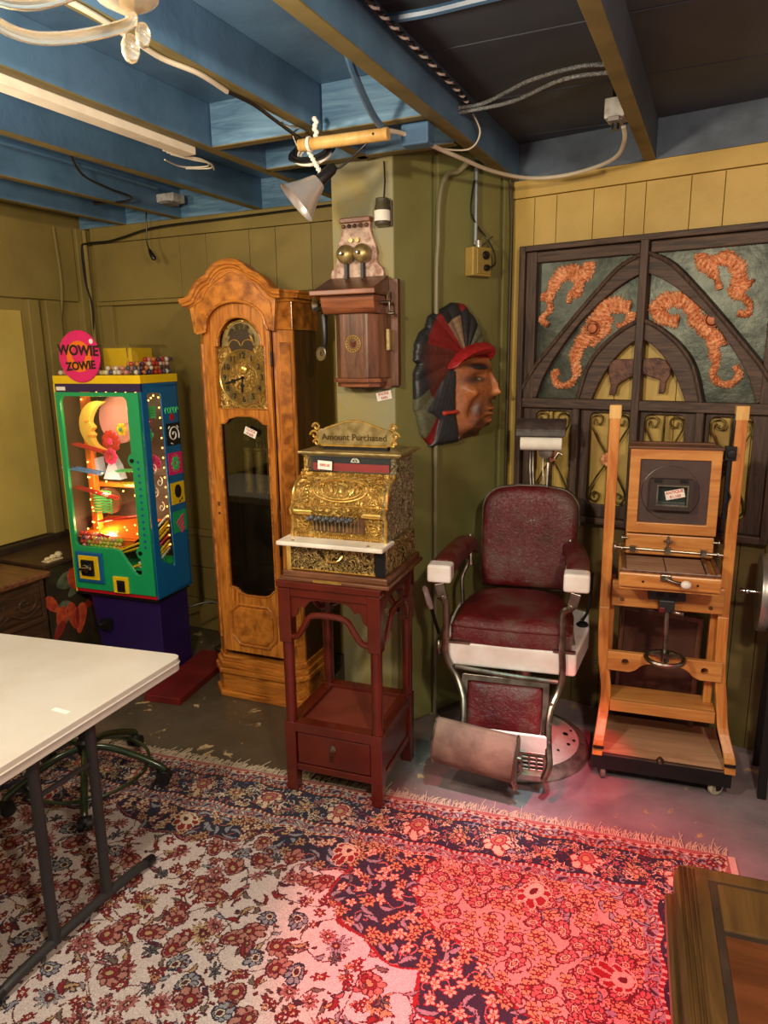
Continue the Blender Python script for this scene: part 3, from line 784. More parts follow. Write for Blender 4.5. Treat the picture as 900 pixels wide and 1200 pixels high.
# dial
m = MB()
m.plate([(-0.115, 1.415), (0.14, 1.415), (0.14, 1.684), (0.116, 1.684)]+arc(0.0125, 1.688, 0.104, 0, 180, 24, 0.110)+[(-0.115, 1.684)], (), 0.004, 0.010, 'xz')
dial = m.build('dial', M_brassorn, ck)
m = MB(); m.lathe([(0, 0), (0.119, 0), (0.119, 0.003), (0, 0.003)], (0.0125, 0.004, 1.550), (0, -1, 0), 48); m.build('chapter_ring', M_dullbrass, dial)
m = MB(); m.lathe([(0.117, 0.003), (0.121, 0.006), (0.124, 0.003)], (0.0125, 0.004, 1.550), (0, -1, 0), 48); m.lathe([(0.068, 0.003), (0.070, 0.005), (0.072, 0.003)], (0.0125, 0.004, 1.550), (0, -1, 0), 48); m.build('ring_rim', M_brass, dial)
m = MB(); m.lathe([(0, 0.003), (0.066, 0.003), (0.066, 0.0045), (0, 0.0045)], (0.0125, 0.004, 1.550), (0, -1, 0), 40); m.build('dial_centre', M_brassorn, dial)
for k in range(12):
    a = math.radians(90-30*(k+1))
    text('numeral', str(k+1), M_black, dial, (0.0125+0.095*math.cos(a), -0.0002, 1.550+0.095*math.sin(a)), 0.034, depth=0.0006, bold=0.0006)
m = MB(); m.lathe([(0, 0), (0.016, 0), (0.022, 0.006), (0.014, 0.012), (0, 0.013)], (0.0125, 0.002, 1.585), (0, -1, 0), 20); m.build('seconds_boss', M_brass, dial)
def hand(name, ang, L, w):
    m = MB(); a = math.radians(ang); c, s_ = math.cos(a), math.sin(a)
    pts = [(0, -w*0.6), (L*0.35, -w*0.5), (L*0.5, -w*1.6), (L*0.62, -w*0.6), (L*0.8, -w*0.9), (L, 0), (L*0.8, w*0.9), (L*0.62, w*0.6), (L*0.5, w*1.6), (L*0.35, w*0.5), (0, w*0.6)]
    m.plate([(0.0125+x*c-z*s_, 1.550+x*s_+z*c) for x, z in pts], (), -0.006, -0.004, 'xz'); m.lathe([(0, 0), (0.008, 0), (0.006, 0.006), (0, 0.006)], (0.0125, -0.003, 1.55), (0, -1, 0), 14)
    return m.build(name, M_black, dial)
hand('minute_hand', 196, 0.102, 0.006); hand('hour_hand', 266, 0.07, 0.007)
m = MB(); m.lathe([(0, 0), (0.07, 0), (0.07, 0.002), (0, 0.002)], (0.0125, 0.003, 1.715), (0, -1, 0), 32); md = m.build('moon_disc', mat('moon_disc_brown', S(70, 58, 44), 0.4, 0.4), dial)
m = MB(); m.plate(arc(0.0125, 1.688, 0.098, 0, 180, 24, 0.100)+arc(0.0125, 1.688, 0.068, 180, 0, 24, 0.07), (), 0.001, 0.004); m.build('moon_arch', M_dullbrass, dial)
m = MB()
for sg in (-1, 1): m.tube([(0.0125+sg*0.035+0.03*math.cos(t), 0, 1.688+0.026*math.sin(t)) for t in [PI*i/12 for i in range(13)]], 0.0025, 6)
m.plate([(0.055, 1.735), (0.068, 1.728), (0.078, 1.70), (0.078, 1.695), (0.066, 1.708)], (), -0.001, 0.001)
m.build('hemispheres', M_brass, dial)
# weights and pendulum
for x, zt in ((-0.062, 1.236), (0.0, 1.236), (0.062, 1.25)):
    m = MB(); m.lathe([(0, 0.0), (0.021, 0.0), (0.023, 0.004), (0.023, 0.014), (0.020, 0.016), (0.020, 0.20), (0.023, 0.204), (0.023, 0.214), (0, 0.216)], (x, 0.12, 1.01), (0, 0, 1), 20)
    w = m.build('weight', M_dullbrass, ck)
    m = MB(); m.tube([(x+0.014*math.cos(t), 0.12, 1.27+0.014*math.sin(t)) for t in [2*PI*i/16 for i in range(16)]], 0.002, 6, True)
    for k in range(5): m.cyl((x, 0.12, 1.27), (x+0.013*math.cos(k*1.256), 0.12, 1.27+0.013*math.sin(k*1.256)), 0.0012, n=6)
    m.cyl((x, 0.12, 1.285), (x, 0.12, 1.37), 0.0015, n=6); m.build('pulley', M_dullbrass, w)
m = MB(); m.box(0.013, 0.027, 0.165, 0.170, 0.92, 1.36); pe = m.build('pendulum_rod', M_walnut, ck)
m = MB(); m.lathe([(0, -0.006), (0.09, -0.004), (0.098, 0), (0.09, 0.006), (0.03, 0.010), (0, 0.011)], (0.035, 0.155, 0.83), (0, -1, 0), 40); m.build('pendulum_bob', mat('dark_brass_bob', S(90, 84, 58), 0.35, 0.9), pe)
m = MB()
for k in range(9): m.cyl((-0.06+k*0.02, 0.2, 0.95-0.0*k), (-0.06+k*0.02, 0.2, 1.36), 0.004, n=8)
m.build('chime_tubes', M_steel, ck)
m = MB(); m.box(-0.22, 0.22, 0.255, 0.268, 0.22, 1.74); m.build('back_lining', mat('dark_clock_interior', S(48, 34, 20), 0.6), ck)
price_tag('price_tag', ['CLOCK', '$1600'], (-1.925+0.052, 2.645-0.022, 1.312), 3, -22, 0.062, 0.034, 'small white price tag with red writing hanging on glass door of oak clock')

# ================================================================== RED LACQUER STAND
SO = (-1.21, 2.27, 0); SR = 5
st_ = thing('plant_stand', 'red lacquer square stand with drawer supporting the brass cash register', 'stand', SO, SR)
hw = 0.195
for sx in (-1, 1):
    for sy in (-1, 1):
        m = MB(); x = sx*(hw-0.022); y = sy*(hw-0.022)
        m.box(x-0.022, x+0.022, y-0.022, y+0.022, 0.012 if sy < 0 else 0, 0.30); m.box(x-0.024, x+0.024, y-0.024, y+0.024, 0.62, 0.83)
        m.cyl((x, y, 0.295), (x, y, 0.625), 0.021, n=20)
        m.build('leg', M_redlac, st_, bevel=0.003)
m = MB(); m.box(-hw-0.006, hw+0.006, -hw-0.006, hw+0.006, 0.832, 0.858); m.build('top', M_redlac, st_, bevel=0.004)
for k in range(4):
    c, s_ = [(1, 0), (0, 1), (-1, 0), (0, -1)][k]
    m = MB(); m.M = Matrix.Rotation(k*PI/2, 4, 'Z')
    ap = [(-0.152, 0.832), (-0.152, 0.715)]+smoothline([(-0.140, 0.717), (-0.128, 0.728), (-0.122, 0.752), (-0.112, 0.762), (-0.098, 0.756), (-0.086, 0.772), (-0.07, 0.785)], 3)+[(-0.04, 0.79), (0.04, 0.79)]+smoothline([(0.07, 0.785), (0.086, 0.772), (0.098, 0.756), (0.112, 0.762), (0.122, 0.752), (0.128, 0.728), (0.140, 0.717)], 3)+[(0.152, 0.715), (0.152, 0.832)]
    m.plate(ap[::-1], (), -hw+0.010, -hw+0.024, 'xz'); m.box(-0.155, 0.155, -hw+0.002, -hw+0.022, 0.800, 0.834)
    a_ = m.build('apron', M_redlac, st_, bevel=0.002)
    m = MB(); m.M = Matrix.Rotation(k*PI/2, 4, 'Z')
    m.tube(smoothline([(-0.152, -hw+0.012, 0.64), (-0.125, -hw+0.006, 0.650), (-0.10, -hw+0.002, 0.685), (-0.075, -hw+0.001, 0.725), (-0.045, -hw, 0.738), (0, -hw, 0.740), (0.045, -hw, 0.738), (0.075, -hw+0.001, 0.725), (0.10, -hw+0.002, 0.685), (0.125, -hw+0.006, 0.650), (0.152, -hw+0.012, 0.64)], 5), 0.0115, 10)
    m.build('curved_stretcher', M_redlac, st_)
m = MB()
m.box(-hw+0.03, hw-0.03, -hw+0.03, hw-0.03, 0.270, 0.284); m.build('shelf', M_reddull, st_, bevel=0.002)
m = MB()
for sg in (-1, 1): m.box(-hw+0.002, hw-0.002, sg*(hw-0.002), sg*(hw-0.05), 0.262, 0.30); m.box(sg*(hw-0.002), sg*(hw-0.05), -hw+0.048, hw-0.048, 0.262, 0.30)
m.build('shelf_rim', M_redlac, st_, bevel=0.003)
m = MB()
for sg in (-1, 1):
    m.box(-hw+0.04, hw-0.04, sg*(hw-0.006), sg*(hw-0.03), 0.100, 0.128)
    m.box(sg*(hw-0.006), sg*(hw-0.03), -hw+0.04, hw-0.04, 0.100, 0.128)
for sg in (-1, 1): m.box(sg*(hw-0.012), sg*(hw-0.03), -hw+0.03, hw-0.03, 0.12, 0.265)
m.box(-hw+0.03, hw-0.03, hw-0.03, hw-0.012, 0.12, 0.265); m.box(-hw+0.03, hw-0.03, -hw+0.05, hw-0.03, 0.11, 0.12)
m.build('drawer_case', M_redlac, st_, bevel=0.003)
m = MB(); m.box(-hw+0.048, hw-0.048, -hw+0.007, -hw+0.04, 0.132, 0.258); dr = m.build('drawer', M_redlac, st_, bevel=0.004)
m = MB(); m.lathe([(0, 0), (0.014, 0), (0.013, 0.004), (0.006, 0.006), (0.005, 0.014), (0, 0.015)], (0, -hw+0.006, 0.215), (0, -1, 0), 16)
for k in range(4): m.lathe([(0, 0), (0.006-k*0.0006, 0.002), (0.006-k*0.0006, 0.006), (0, 0.008)], (0, -hw-0.012, 0.196-k*0.009), (0, 0, 1), 10)
m.build('drawer_pull', M_steel, dr)

# ================================================================== CASH REGISTER on the stand
cr = thing('cash_register', 'antique embossed brass cash register on the red lacquer stand', 'cash register', (SO[0]+0.022, SO[1]+0.0, 0.858), SR)
zz = -0.858
m = MB(); m.box(-0.21, 0.21, -0.195, 0.205, 0.0, 0.014); m.box(-0.20, 0.20, -0.185, 0.195, 0.014, 0.036)
b_ = m.build('wooden_base', M_walnutx, cr, bevel=0.004)
m = MB(); m.box(-0.075, 0.035, -0.197, -0.19, 0.004, 0.014); m.build('nameplate', M_brass, b_)
m = MB(); m.box(-0.185, 0.185, -0.16, 0.18, 0.036, 0.135); m.build('drawer_case', M_brassfine, cr, bevel=0.003)
m = MB(); m.box(-0.168, 0.15, -0.172, -0.155, 0.042, 0.128); dd = m.build('drawer', M_brassfine, cr, bevel=0.003)
m = MB()
for z in (0.042, 0.128):
    for k in range(46): m.ball((-0.165+k*0.0070, -0.172, z), 0.0035, 6)
m.box(-0.185, -0.168, -0.175, -0.16, 0.036, 0.134); m.build('beading', M_brass, dd)
m = MB(); m.tube(smoothline([(-0.03, -0.174, 0.098), (-0.02, -0.185, 0.086), (0.0, -0.188, 0.082), (0.02, -0.185, 0.088), (0.032, -0.174, 0.102)], 4), 0.004, 8); m.build('drawer_handle', M_brass, dd)
m = MB(); m.box(0.152, 0.186, -0.173, -0.155, 0.038, 0.132); m.build('drawer_end', M_black, cr, bevel=0.002)
m = MB(); m.box(-0.205, 0.195, -0.215, -0.09, 0.135, 0.151); sl = m.build('marble_shelf', M_marble, cr, bevel=0.004)
m = MB()
for x in (-0.15, 0.135): m.cyl((x, -0.19, 0.151), (x, -0.19, 0.1525), 0.006, n=12)
m.build('screw', M_steel, sl)
# side profile of the scroll-shaped cabinet (y, z)
prof = [(-0.135, 0.151), (-0.135, 0.172), (-0.128, 0.178), (-0.128, 0.232), (-0.14, 0.236), (-0.142, 0.252), (-0.128, 0.262)]+smoothline([(-0.122, 0.268), (-0.116, 0.295), (-0.10, 0.325), (-0.072, 0.348), (-0.045, 0.358)], 4)+[(-0.035, 0.362), (-0.035, 0.372)]
prof_b = prof+[(0.18, 0.372), (0.18, 0.151)]
m = MB()
rows = [[(x, y, z) for x in np.linspace(-0.165, 0.165, 12)] for y, z in prof]
m.strip(rows); m.build('front_cover', M_brassorn, cr)
for sg in (-1, 1):
    m = MB(); m.plate(prof_b, (), sg*0.165, sg*0.182, 'yz'); sd = m.build('side_panel', M_silverorn if sg > 0 else M_brassorn, cr, bevel=0.002)
    mm = MB(); mm.tube([(sg*0.178, y-0.002, z) for y, z in prof], 0.006, 8); mm.build('side_moulding', M_brass, sd)
# raised oval wreath and garlands on the curved cover
m = MB()
def on_cover(u, w):   # u across, w 0..1 up the curve
    P = prof[7:-2]; i = w*(len(P)-1); k = int(min(i, len(P)-2)); f_ = i-k
    return (u, P[k][0]+(P[k+1][0]-P[k][0])*f_-0.003, P[k][1]+(P[k+1][1]-P[k][1])*f_)
for rr, th in ((0.105, 0.0035), (0.085, 0.002)):
    m.tube([on_cover(rr*math.cos(t), 0.52+0.36*(rr/0.105)*math.sin(t)) for t in [2*PI*i/48 for i in range(48)]], th, 6, True)
for sg in (-1, 1):
    for k in range(7):
        t0 = k*0.8; m.tube([on_cover(sg*(0.13+0.014*math.cos(t)*(1-t/8)), 0.15+k*0.11+0.07*math.sin(t)*(1-t/8)) for t in [i*0.5 for i in range(12)]], 0.0022, 5)
    for k in range(5): m.tube([on_cover(sg*(0.02+k*0.014+0.008*math.cos(t)), 0.5+0.14*math.sin(t+k)) for t in [i*0.5 for i in range(10)]], 0.0018, 5)
for k in range(44): m.ball(on_cover(-0.158+k*0.00735, 0.03), 0.0032, 6)
m.build('wreath_relief', M_brass, cr)
m = MB()
for k in range(42): m.ball((-0.160+k*0.0078, -0.137, 0.160), 0.005, 6, (0.6, 0.6, 1))
m.cyl((-0.165, -0.138, 0.245), (-0.095, -0.138, 0.245), 0.011, n=14); m.cyl((0.10, -0.138, 0.245), (0.165, -0.138, 0.245), 0.011, n=14)
m.build('front_trim', M_brass, cr)
m = MB(); m.box(-0.10, 0.10, -0.132, -0.125, 0.176, 0.235); kb = m.build('key_slot_plate', M_walnut, cr)
for k in range(13):
    x = -0.094+k*0.0145
    m = MB(); m.box(x-0.002, x+0.002, -0.137, -0.128, 0.180, 0.236); m.bar((x, -0.13, 0.236), (x, -0.172, 0.222), 0.004, 0.006)
    ky = m.build('key_lever', M_dullbrass, kb)
    if k < 12:
        zt = 0.226+(0.006 if k % 2 else 0)
        m = MB(); m.lathe([(0, 0), (0.0085, 0.001), (0.0098, 0.005), (0.008, 0.009), (0, 0.010)], (x, -0.168, zt), (0, -0.8, 0.5), 14)
        m.build('key_button', M_blackpl, ky)
        m = MB(); m.lathe([(0, 0), (0.0040, 0.0), (0, 0.001)], (x, -0.1755, zt+0.0048), (0, -0.8, 0.5), 12); m.build('key_face', M_paper if k in (6,) else mat('grey_key_face', S(120, 120, 116), 0.3), ky)
for sg in (-1, 1):
    m = MB()
    for q in range(3): m.tube([(sg*(0.13+0.012*math.cos(t)+q*0.006-0.006), -0.131, 0.205-q*0.011+0.008*math.sin(t)) for t in [i*0.6 for i in range(11)]], 0.0028, 6)
    m.build('fleur_relief', M_brass, cr)
# window and top box
m = MB(); m.box(-0.15, 0.15, 0.0, 0.02, 0.372, 0.44); w_ = m.build('window_backing', mat('dark_register_window', S(20, 30, 26), 0.2), cr)
m = MB(); m.box(-0.145, 0.15, -0.012, -0.004, 0.374, 0.402); m.build('red_flag_bar', mat('red_flag_card', S(170, 34, 26), 0.4), cr)
m = MB(); m.plate(arc(0.02, 0.407, 0.017, 0, 180, 10), (arc(0.02, 0.409, 0.010, 5, 175, 8),), -0.010, -0.006); m.box(0.018, 0.022, -0.010, -0.006, 0.407, 0.423); m.build('amount_tab', M_paper, cr)
m = MB(); m.box(-0.16, 0.17, -0.0265, -0.0245, 0.372, 0.436); m.build('glass', M_glass, cr)
for sg in (-1, 1):
    m = MB(); x = sg*0.17
    m.cyl((x, -0.018, 0.372), (x, -0.018, 0.436), 0.010, n=14); m.box(x-0.014, x+0.014, -0.03, 0.17, 0.372, 0.378); m.box(x-0.008, x+0.008, 0.0, 0.17, 0.372, 0.438)
    m.build('window_post', M_brassorn if sg < 0 else M_silverorn, cr, bevel=0.001)
m = MB(); m.box(-0.195, 0.205, -0.04, 0.19, 0.436, 0.446); m.box(-0.185, 0.195, -0.03, 0.18, 0.430, 0.437); m.build('top_cornice', M_dullbrass, cr, bevel=0.003)
m = MB(); m.box(-0.12, 0.13, 0.03, 0.06, 0.446, 0.458); m.build('sign_foot', M_black, cr)
sg_ = smoothline([(-0.14, 0.462), (-0.150, 0.495), (-0.14, 0.518), (-0.11, 0.524), (-0.07, 0.538), (-0.035, 0.549), (0.0, 0.553), (0.035, 0.549), (0.07, 0.538), (0.11, 0.524), (0.14, 0.518), (0.150, 0.495), (0.14, 0.462)], 5)
m = MB(); m.plate(sg_, (), 0.035, 0.045, 'xz'); sgn = m.build('top_sign', M_dullbrass, cr, bevel=0.002)
m = MB(); m.tube([(x, 0.034, z) for x, z in smoothline([(-0.115, 0.523), (-0.07, 0.538), (-0.035, 0.549), (0, 0.553), (0.035, 0.549), (0.07, 0.538), (0.115, 0.523)], 5)], 0.004, 6); m.tube([(-0.13, 0.034, 0.462), (0.13, 0.034, 0.462)], 0.005, 6)
for sg in (-1, 1):
    for cx, cz, r_ in ((0.15, 0.528, 0.016), (0.158, 0.498, 0.018), (0.15, 0.47, 0.014)):
        m.tube([(sg*(cx+r_*(1-t/9)*math.cos(t*sg if sg > 0 else t)), 0.036, cz+r_*(1-t/9)*math.sin(t)) for t in [i*0.5 for i in range(15)]], 0.0045, 6)
m.build('sign_scrolls', M_brass, sgn)
text('lettering', 'Amount Purchased', mat('shaded_brass', S(84, 62, 30), 0.4, 0.5), sgn, (0, 0.033, 0.492), 0.033, depth=0.0015)  # raised brass letters, darkened so their relief shading sits in the colour
price_tag('price_tag', ['$895.00'], (SO[0]+0.022-0.085, SO[1]-0.026-0.016, 0.858+0.397), SR, -3, 0.056, 0.032, 'small white price tag with red writing leaning in brass cash register window')

# ================================================================== WALL TELEPHONE  (local: x right along the column, -y out of the wall, z height)
ph = thing('wall_telephone', 'antique wooden wall telephone with two bells on the plaster column', 'telephone', (CX0, CY-0.001, 0), 0)
m = MB()
half = [(0.062, 2.165), (0.062, 2.120), (0.068, 2.10), (0.082, 2.065), (0.090, 2.035), (0.088, 2.01), (0.094, 1.99), (0.112, 1.975), (0.118, 1.955), (0.116, 1.935), (0.10, 1.93), (0.10, 1.60)]
outl = [(0.118+x, z) for x, z in half]+[(0.118-x, z) for x, z in half[::-1]]
m.plate(outl, (), -0.022, 0, 'xz'); m.build('backboard_crest', mat('pinkish_worn_wood', S(206, 178, 160), 0.6, c2=S(150, 112, 96), nscale=30, lo=0.45, hi=0.62), ph, bevel=0.003)
m = MB(); m.box(0.035, 0.298, -0.03, 0, 1.52, 1.93); m.plate([(0.06, 1.525)]+smoothline([(0.06, 1.525), (0.09, 1.505), (0.13, 1.508), (0.16, 1.495), (0.20, 1.508), (0.25, 1.508), (0.285, 1.53)], 4)[1:], (), -0.028, 0); m.build('backboard', M_walnut, ph, bevel=0.004)
m = MB(); m.box(0.052, 0.184, -0.034, 0, 2.148, 2.168); c_ = m.build('crest_cap', M_mahog, ph, bevel=0.004)
m = MB()
for k in range(5): m.ball((0.068+k*0.025, -0.030, 2.136), 0.0085, 10)
m.build('knob_row', M_walnut, c_); m = MB()
m.cyl((0.10, -0.02, 2.083), (0.10, -0.034, 2.083), 0.009, n=10); m.cyl((0.128, -0.02, 2.083), (0.128, -0.034, 2.083), 0.009, n=10); m.build('terminal_pair', M_dullbrass, c_)
for x in (0.083, 0.155):
    m = MB(); m.lathe([(0.0, 0.036), (0.006, 0.036), (0.008, 0.030), (0.02, 0.028), (0.032, 0.018), (0.037, 0.004), (0.037, 0), (0.034, 0), (0.034, 0.004)], (x, -0.045, 2.030), (0, -1, 0), 28); bl = m.build('bell', M_dullbrass, ph)
    m = MB(); m.lathe([(0, 0.045), (0.006, 0.044), (0.008, 0.037), (0, 0.036)], (x, -0.045, 2.03), (0, -1, 0), 12); m.build('bell_screw', M_chrome, bl)
    m = MB(); m.box(x-0.006, x+0.006, -0.05, -0.03, 1.93, 2.03); m.build('bell_bracket', M_black, bl)
m = MB()   # lid: sloping writing shelf box
m.plate([(-0.03, 1.945), (-0.175, 1.888), (-0.178, 1.868), (-0.03, 1.868)], (), 0.0, 0.262, 'yz')
m.M = Matrix.Translation((-0.0, 0, 0)); lid = m.build('writing_shelf', M_walnutx, ph, bevel=0.004)
m = MB(); m.box(-0.008, 0.272, -0.186, -0.172, 1.868, 1.887); m.build('shelf_lip', M_mahog, lid, bevel=0.003)
m = MB()
pf = [(-0.03, 1.868), (-0.145, 1.868)]+[(-0.145+0.035*(1-math.cos(t)), 1.868-0.068*math.sin(t)) for t in [PI/2*i/8 for i in range(1, 9)]]+[(-0.03, 1.80)]
m.plate(pf, (), 0.018, 0.248, 'yz'); m.build('ringer_box', M_mahog, ph, bevel=0.003)
m = MB()
bp = [(0.052, -0.02), (0.052, -0.085), (0.085, -0.118), (0.205, -0.118), (0.238, -0.085), (0.268, -0.03), (0.268, -0.02)]
m.plate([(x, y) for x, y in bp], (), 1.552, 1.80, 'xy'); body = m.build('battery_box', M_walnut, ph, bevel=0.004)
m = MB()
bp2 = [(0.04, -0.02), (0.04, -0.092), (0.08, -0.13), (0.21, -0.13), (0.25, -0.092), (0.25, -0.02)]
m.plate(bp2, (), 1.536, 1.552, 'xy'); m.plate([(x*0.9+0.0145, y*0.85) for x, y in bp2], (), 1.518, 1.536, 'xy')
for x in (0.105, 0.185): m.box(x-0.002, x+0.002, -0.1195, -0.117, 1.555, 1.80)
m.build('box_moulding', M_mahog, body, bevel=0.004)
m = MB()
for rr, th in ((0.032, 0.0022), (0.022, 0.0016)): m.tube([(0.145+rr*math.cos(t), -0.120, 1.685+rr*math.sin(t)) for t in [2*PI*i/32 for i in range(32)]], th, 5, True)
for k in range(16): m.ball((0.145+0.027*math.cos(k*PI/8), -0.120, 1.685+0.027*math.sin(k*PI/8)), 0.0035, 6)
m.build('gilt_medallion', mat('gilt', S(176, 142, 74), 0.5, 0.3), body)
m = MB(); m.plate([(0.145+a, 1.685+b) for a, b in ((-0.011, 0.010), (0, 0.006), (0.011, 0.010), (0.009, -0.006), (0, -0.014), (-0.009, -0.006))], (), -0.1225, -0.119); m.build('shield_emblem', M_redlac, body)
m = MB(); m.lathe([(0.006, 0), (0.008, 0.006), (0.014, 0.016), (0.027, 0.026), (0.029, 0.030), (0.022, 0.028), (0.010, 0.016), (0, 0.014)], (-0.004, -0.098, 1.838), (-0.55, -0.8, 0), 24); m.cyl((0.02, -0.085, 1.838), (-0.006, -0.1, 1.838), 0.007); m.build('hook_cup', M_steel, ph)
m = MB(); m.tube([(0.0, -0.09, 1.81), (0.002, -0.09, 1.79), (0.003, -0.09, 1.70), (0.0, -0.09, 1.68)], [0.009, 0.014, 0.012, 0.010], 14)
rc = m.build('receiver_handle', M_blackpl, ph)
m = MB(); m.lathe([(0.010, 0), (0.013, 0.01), (0.027, 0.02), (0.029, 0.027), (0.024, 0.029), (0.008, 0.026), (0.006, 0.02), (0, 0.02)], (-0.004, -0.075, 1.648), (-0.3, -0.95, 0.05), 26); m.tube([(0, -0.09, 1.69), (-0.003, -0.082, 1.66)], 0.008, 10); m.build('receiver_cap', M_steel, rc)
m = MB(); m.cyl((0.25, -0.08, 1.84), (0.285, -0.08, 1.84), 0.006); m.tube([(0.285, -0.08, 1.84), (0.287, -0.082, 1.80), (0.288, -0.084, 1.795)], 0.004, 8); m.cyl((0.285, -0.085, 1.798), (0.31, -0.085, 1.798), 0.006)
m.build('crank', M_steel, ph)
m = MB(); m.box(0.262, 0.275, -0.06, -0.03, 1.66, 1.74); m.tube([(0.27, -0.05, 1.88), (0.272, -0.07, 1.86), (0.27, -0.05, 1.83)], 0.004, 8); m.build('side_hinge', M_dullbrass, ph)
price_tag('price_tag', ['PHONE', '$495'], (CX0+0.222, CY-0.004, 1.478), 0, 12, 0.068, 0.034, 'small white price tag with red writing pinned to column below wooden wall telephone')
# jar shaped fitting at the top of the column
jr = thing('wall_light_socket', 'small dark jar shaped electrical fitting with white label high on column', 'electrical fitting', (CX0+0.237, CY, 2.17), 0)
m = MB(); m.box(-0.032, 0.032, -0.012, 0, -0.045, 0.05); m.lathe([(0, -0.045), (0.026, -0.045), (0.030, -0.038), (0.030, 0.02), (0.026, 0.035), (0.026, 0.055), (0, 0.055)], (0, -0.03, 0), (0, 0, 1), 20); m.build('body', mat('dusty_dark_glass', S(72, 66, 48), 0.35), jr, bevel=0.003)
m = MB(); m.lathe([(0.0312, -0.028), (0.0312, 0.010)], (0, -0.03, 0), (0, 0, 1), 20); m.build('label', M_paper, jr)
m = MB(); m.tube([(0, -0.015, 0.05), (0.004, -0.01, 0.12), (0.0, -0.01, 0.19)], 0.003, 6); m.build('wire', M_black, jr)

# ================================================================== CARVED HEAD on the green wall (local: x along wall, -y outwards)
from mathutils.geometry import intersect_point_tri_2d
def mp(x, y): return (0.267+(x-305)*0.000875, 1.588-(y-540)*0.00061+(x-305)*0.00004)
def inpoly(p, poly):
    x, y = p; c = False; j = len(poly)-1
    for i in range(len(poly)):
        xi, yi = poly[i]; xj, yj = poly[j]
        if (yi > y) != (yj > y) and x < (xj-xi)*(y-yi)/(yj-yi)+xi: c = not c
        j = i
    return c
def segd(p, poly, closed=True):
    best = 9
    n = len(poly)
    for i in range(n if closed else n-1):
        ax, ay = poly[i]; bx, by = poly[(i+1) % n]; dx, dy = bx-ax, by-ay
        L = dx*dx+dy*dy; t = 0 if L == 0 else max(0, min(1, ((p[0]-ax)*dx+(p[1]-ay)*dy)/L))
        d = math.hypot(p[0]-ax-t*dx, p[1]-ay-t*dy)
        if d < best: best = d
    return best
def relief(name, outline, hf, cf, parent, m_, back=0.0, st=0.003):
    """carved relief: height field inside an outline, with side walls down to the back"""
    xs0 = min(p[0] for p in outline); xs1 = max(p[0] for p in outline); z0 = min(p[1] for p in outline); z1 = max(p[1] for p in outline)
    nx = int((xs1-xs0)/st)+2; nz = int((z1-z0)/st)+2
    vid = {}; vs = []; cols = []; fs = []
    def inside(i, j): return inpoly((xs0+(i+0.5)*st, z0+(j+0.5)*st), outline)
    def V(i, j, bk=False):
        k = (i, j, bk)
        if k not in vid:
            x = xs0+i*st; z = z0+j*st; d = segd((x, z), outline)
            # snap boundary vertices
            if d < st*0.75: pass
            h = back if bk else hf(x, z, d)
            vid[k] = len(vs); vs.append((x, -h, z)); cols.append(cf(x, z, d))
        return vid[k]
    cells = {(i, j) for i in range(-1, nx) for j in range(-1, nz) if inside(i, j)}
    for i, j in cells:
        fs.append((V(i, j), V(i+1, j), V(i+1, j+1), V(i, j+1)))
        for (di, dj), (a, b) in (((0, -1), ((i, j), (i+1, j))), ((1, 0), ((i+1, j), (i+1, j+1))), ((0, 1), ((i+1, j+1), (i, j+1))), ((-1, 0), ((i, j+1), (i, j)))):
            if (i+di, j+dj) not in cells:
                fs.append((V(*a), V(*a, True), V(*b, True), V(*b)))
    me = bpy.data.meshes.new(name); me.from_pydata(vs, [], fs)
    for p in me.polygons: p.use_smooth = True
    at_ = me.attributes.new('Col', 'FLOAT_COLOR', 'POINT')
    for i, c in enumerate(cols): at_.data[i].color = c
    me.materials.append(m_); me.update()
    o = bpy.data.objects.new(name, me); COL.objects.link(o); o.parent = parent
    md = o.modifiers.new('smooth', 'SMOOTH'); md.iterations = 2; md.factor = 0.5; return o
hd = thing('carved_head_plaque', 'carved painted wooden head in profile with red headband and feathers on green wall', 'wall carving', (CX1, CY, 0), GA)
M_carved = attr_mat('painted_carved_wood', 0.42, 0.25, 60)
def px(lst): return [mp(*p) for p in lst]
def mixc(a, b, t): t = max(0, min(1, t)); return tuple(a[i]*(1-t)+b[i]*t for i in range(3))+(1,)
cBK, cRD, cTN, cGRY, cSK, cSKD, cBR = S(38, 40, 44), S(126, 30, 32), S(140, 118, 92), S(92, 94, 72), S(160, 98, 58), S(66, 42, 36), S(92, 44, 36)
def dome(x, z, d, base, rise, w): return base+rise*(1-math.exp(-d/w))
def gauss(x, z, cx, cz, sx, sz, a=0.0):
    dx, dz = x-cx, z-cz; c, s_ = math.cos(a), math.sin(a); u, v = dx*c+dz*s_, -dx*s_+dz*c
    return math.exp(-(u/sx)**2-(v/sz)**2)
backp = px([(300, 140), (350, 108), (420, 120), (480, 190), (540, 285), (575, 385), (600, 430), (560, 600), (400, 640), (330, 900), (320, 1075), (210, 1080), (150, 985), (120, 835), (107, 805), (107, 560), (130, 505), (108, 480), (115, 370), (145, 300), (180, 268), (200, 195)])
base_pts = px([(430, 420), (300, 560)])[0]
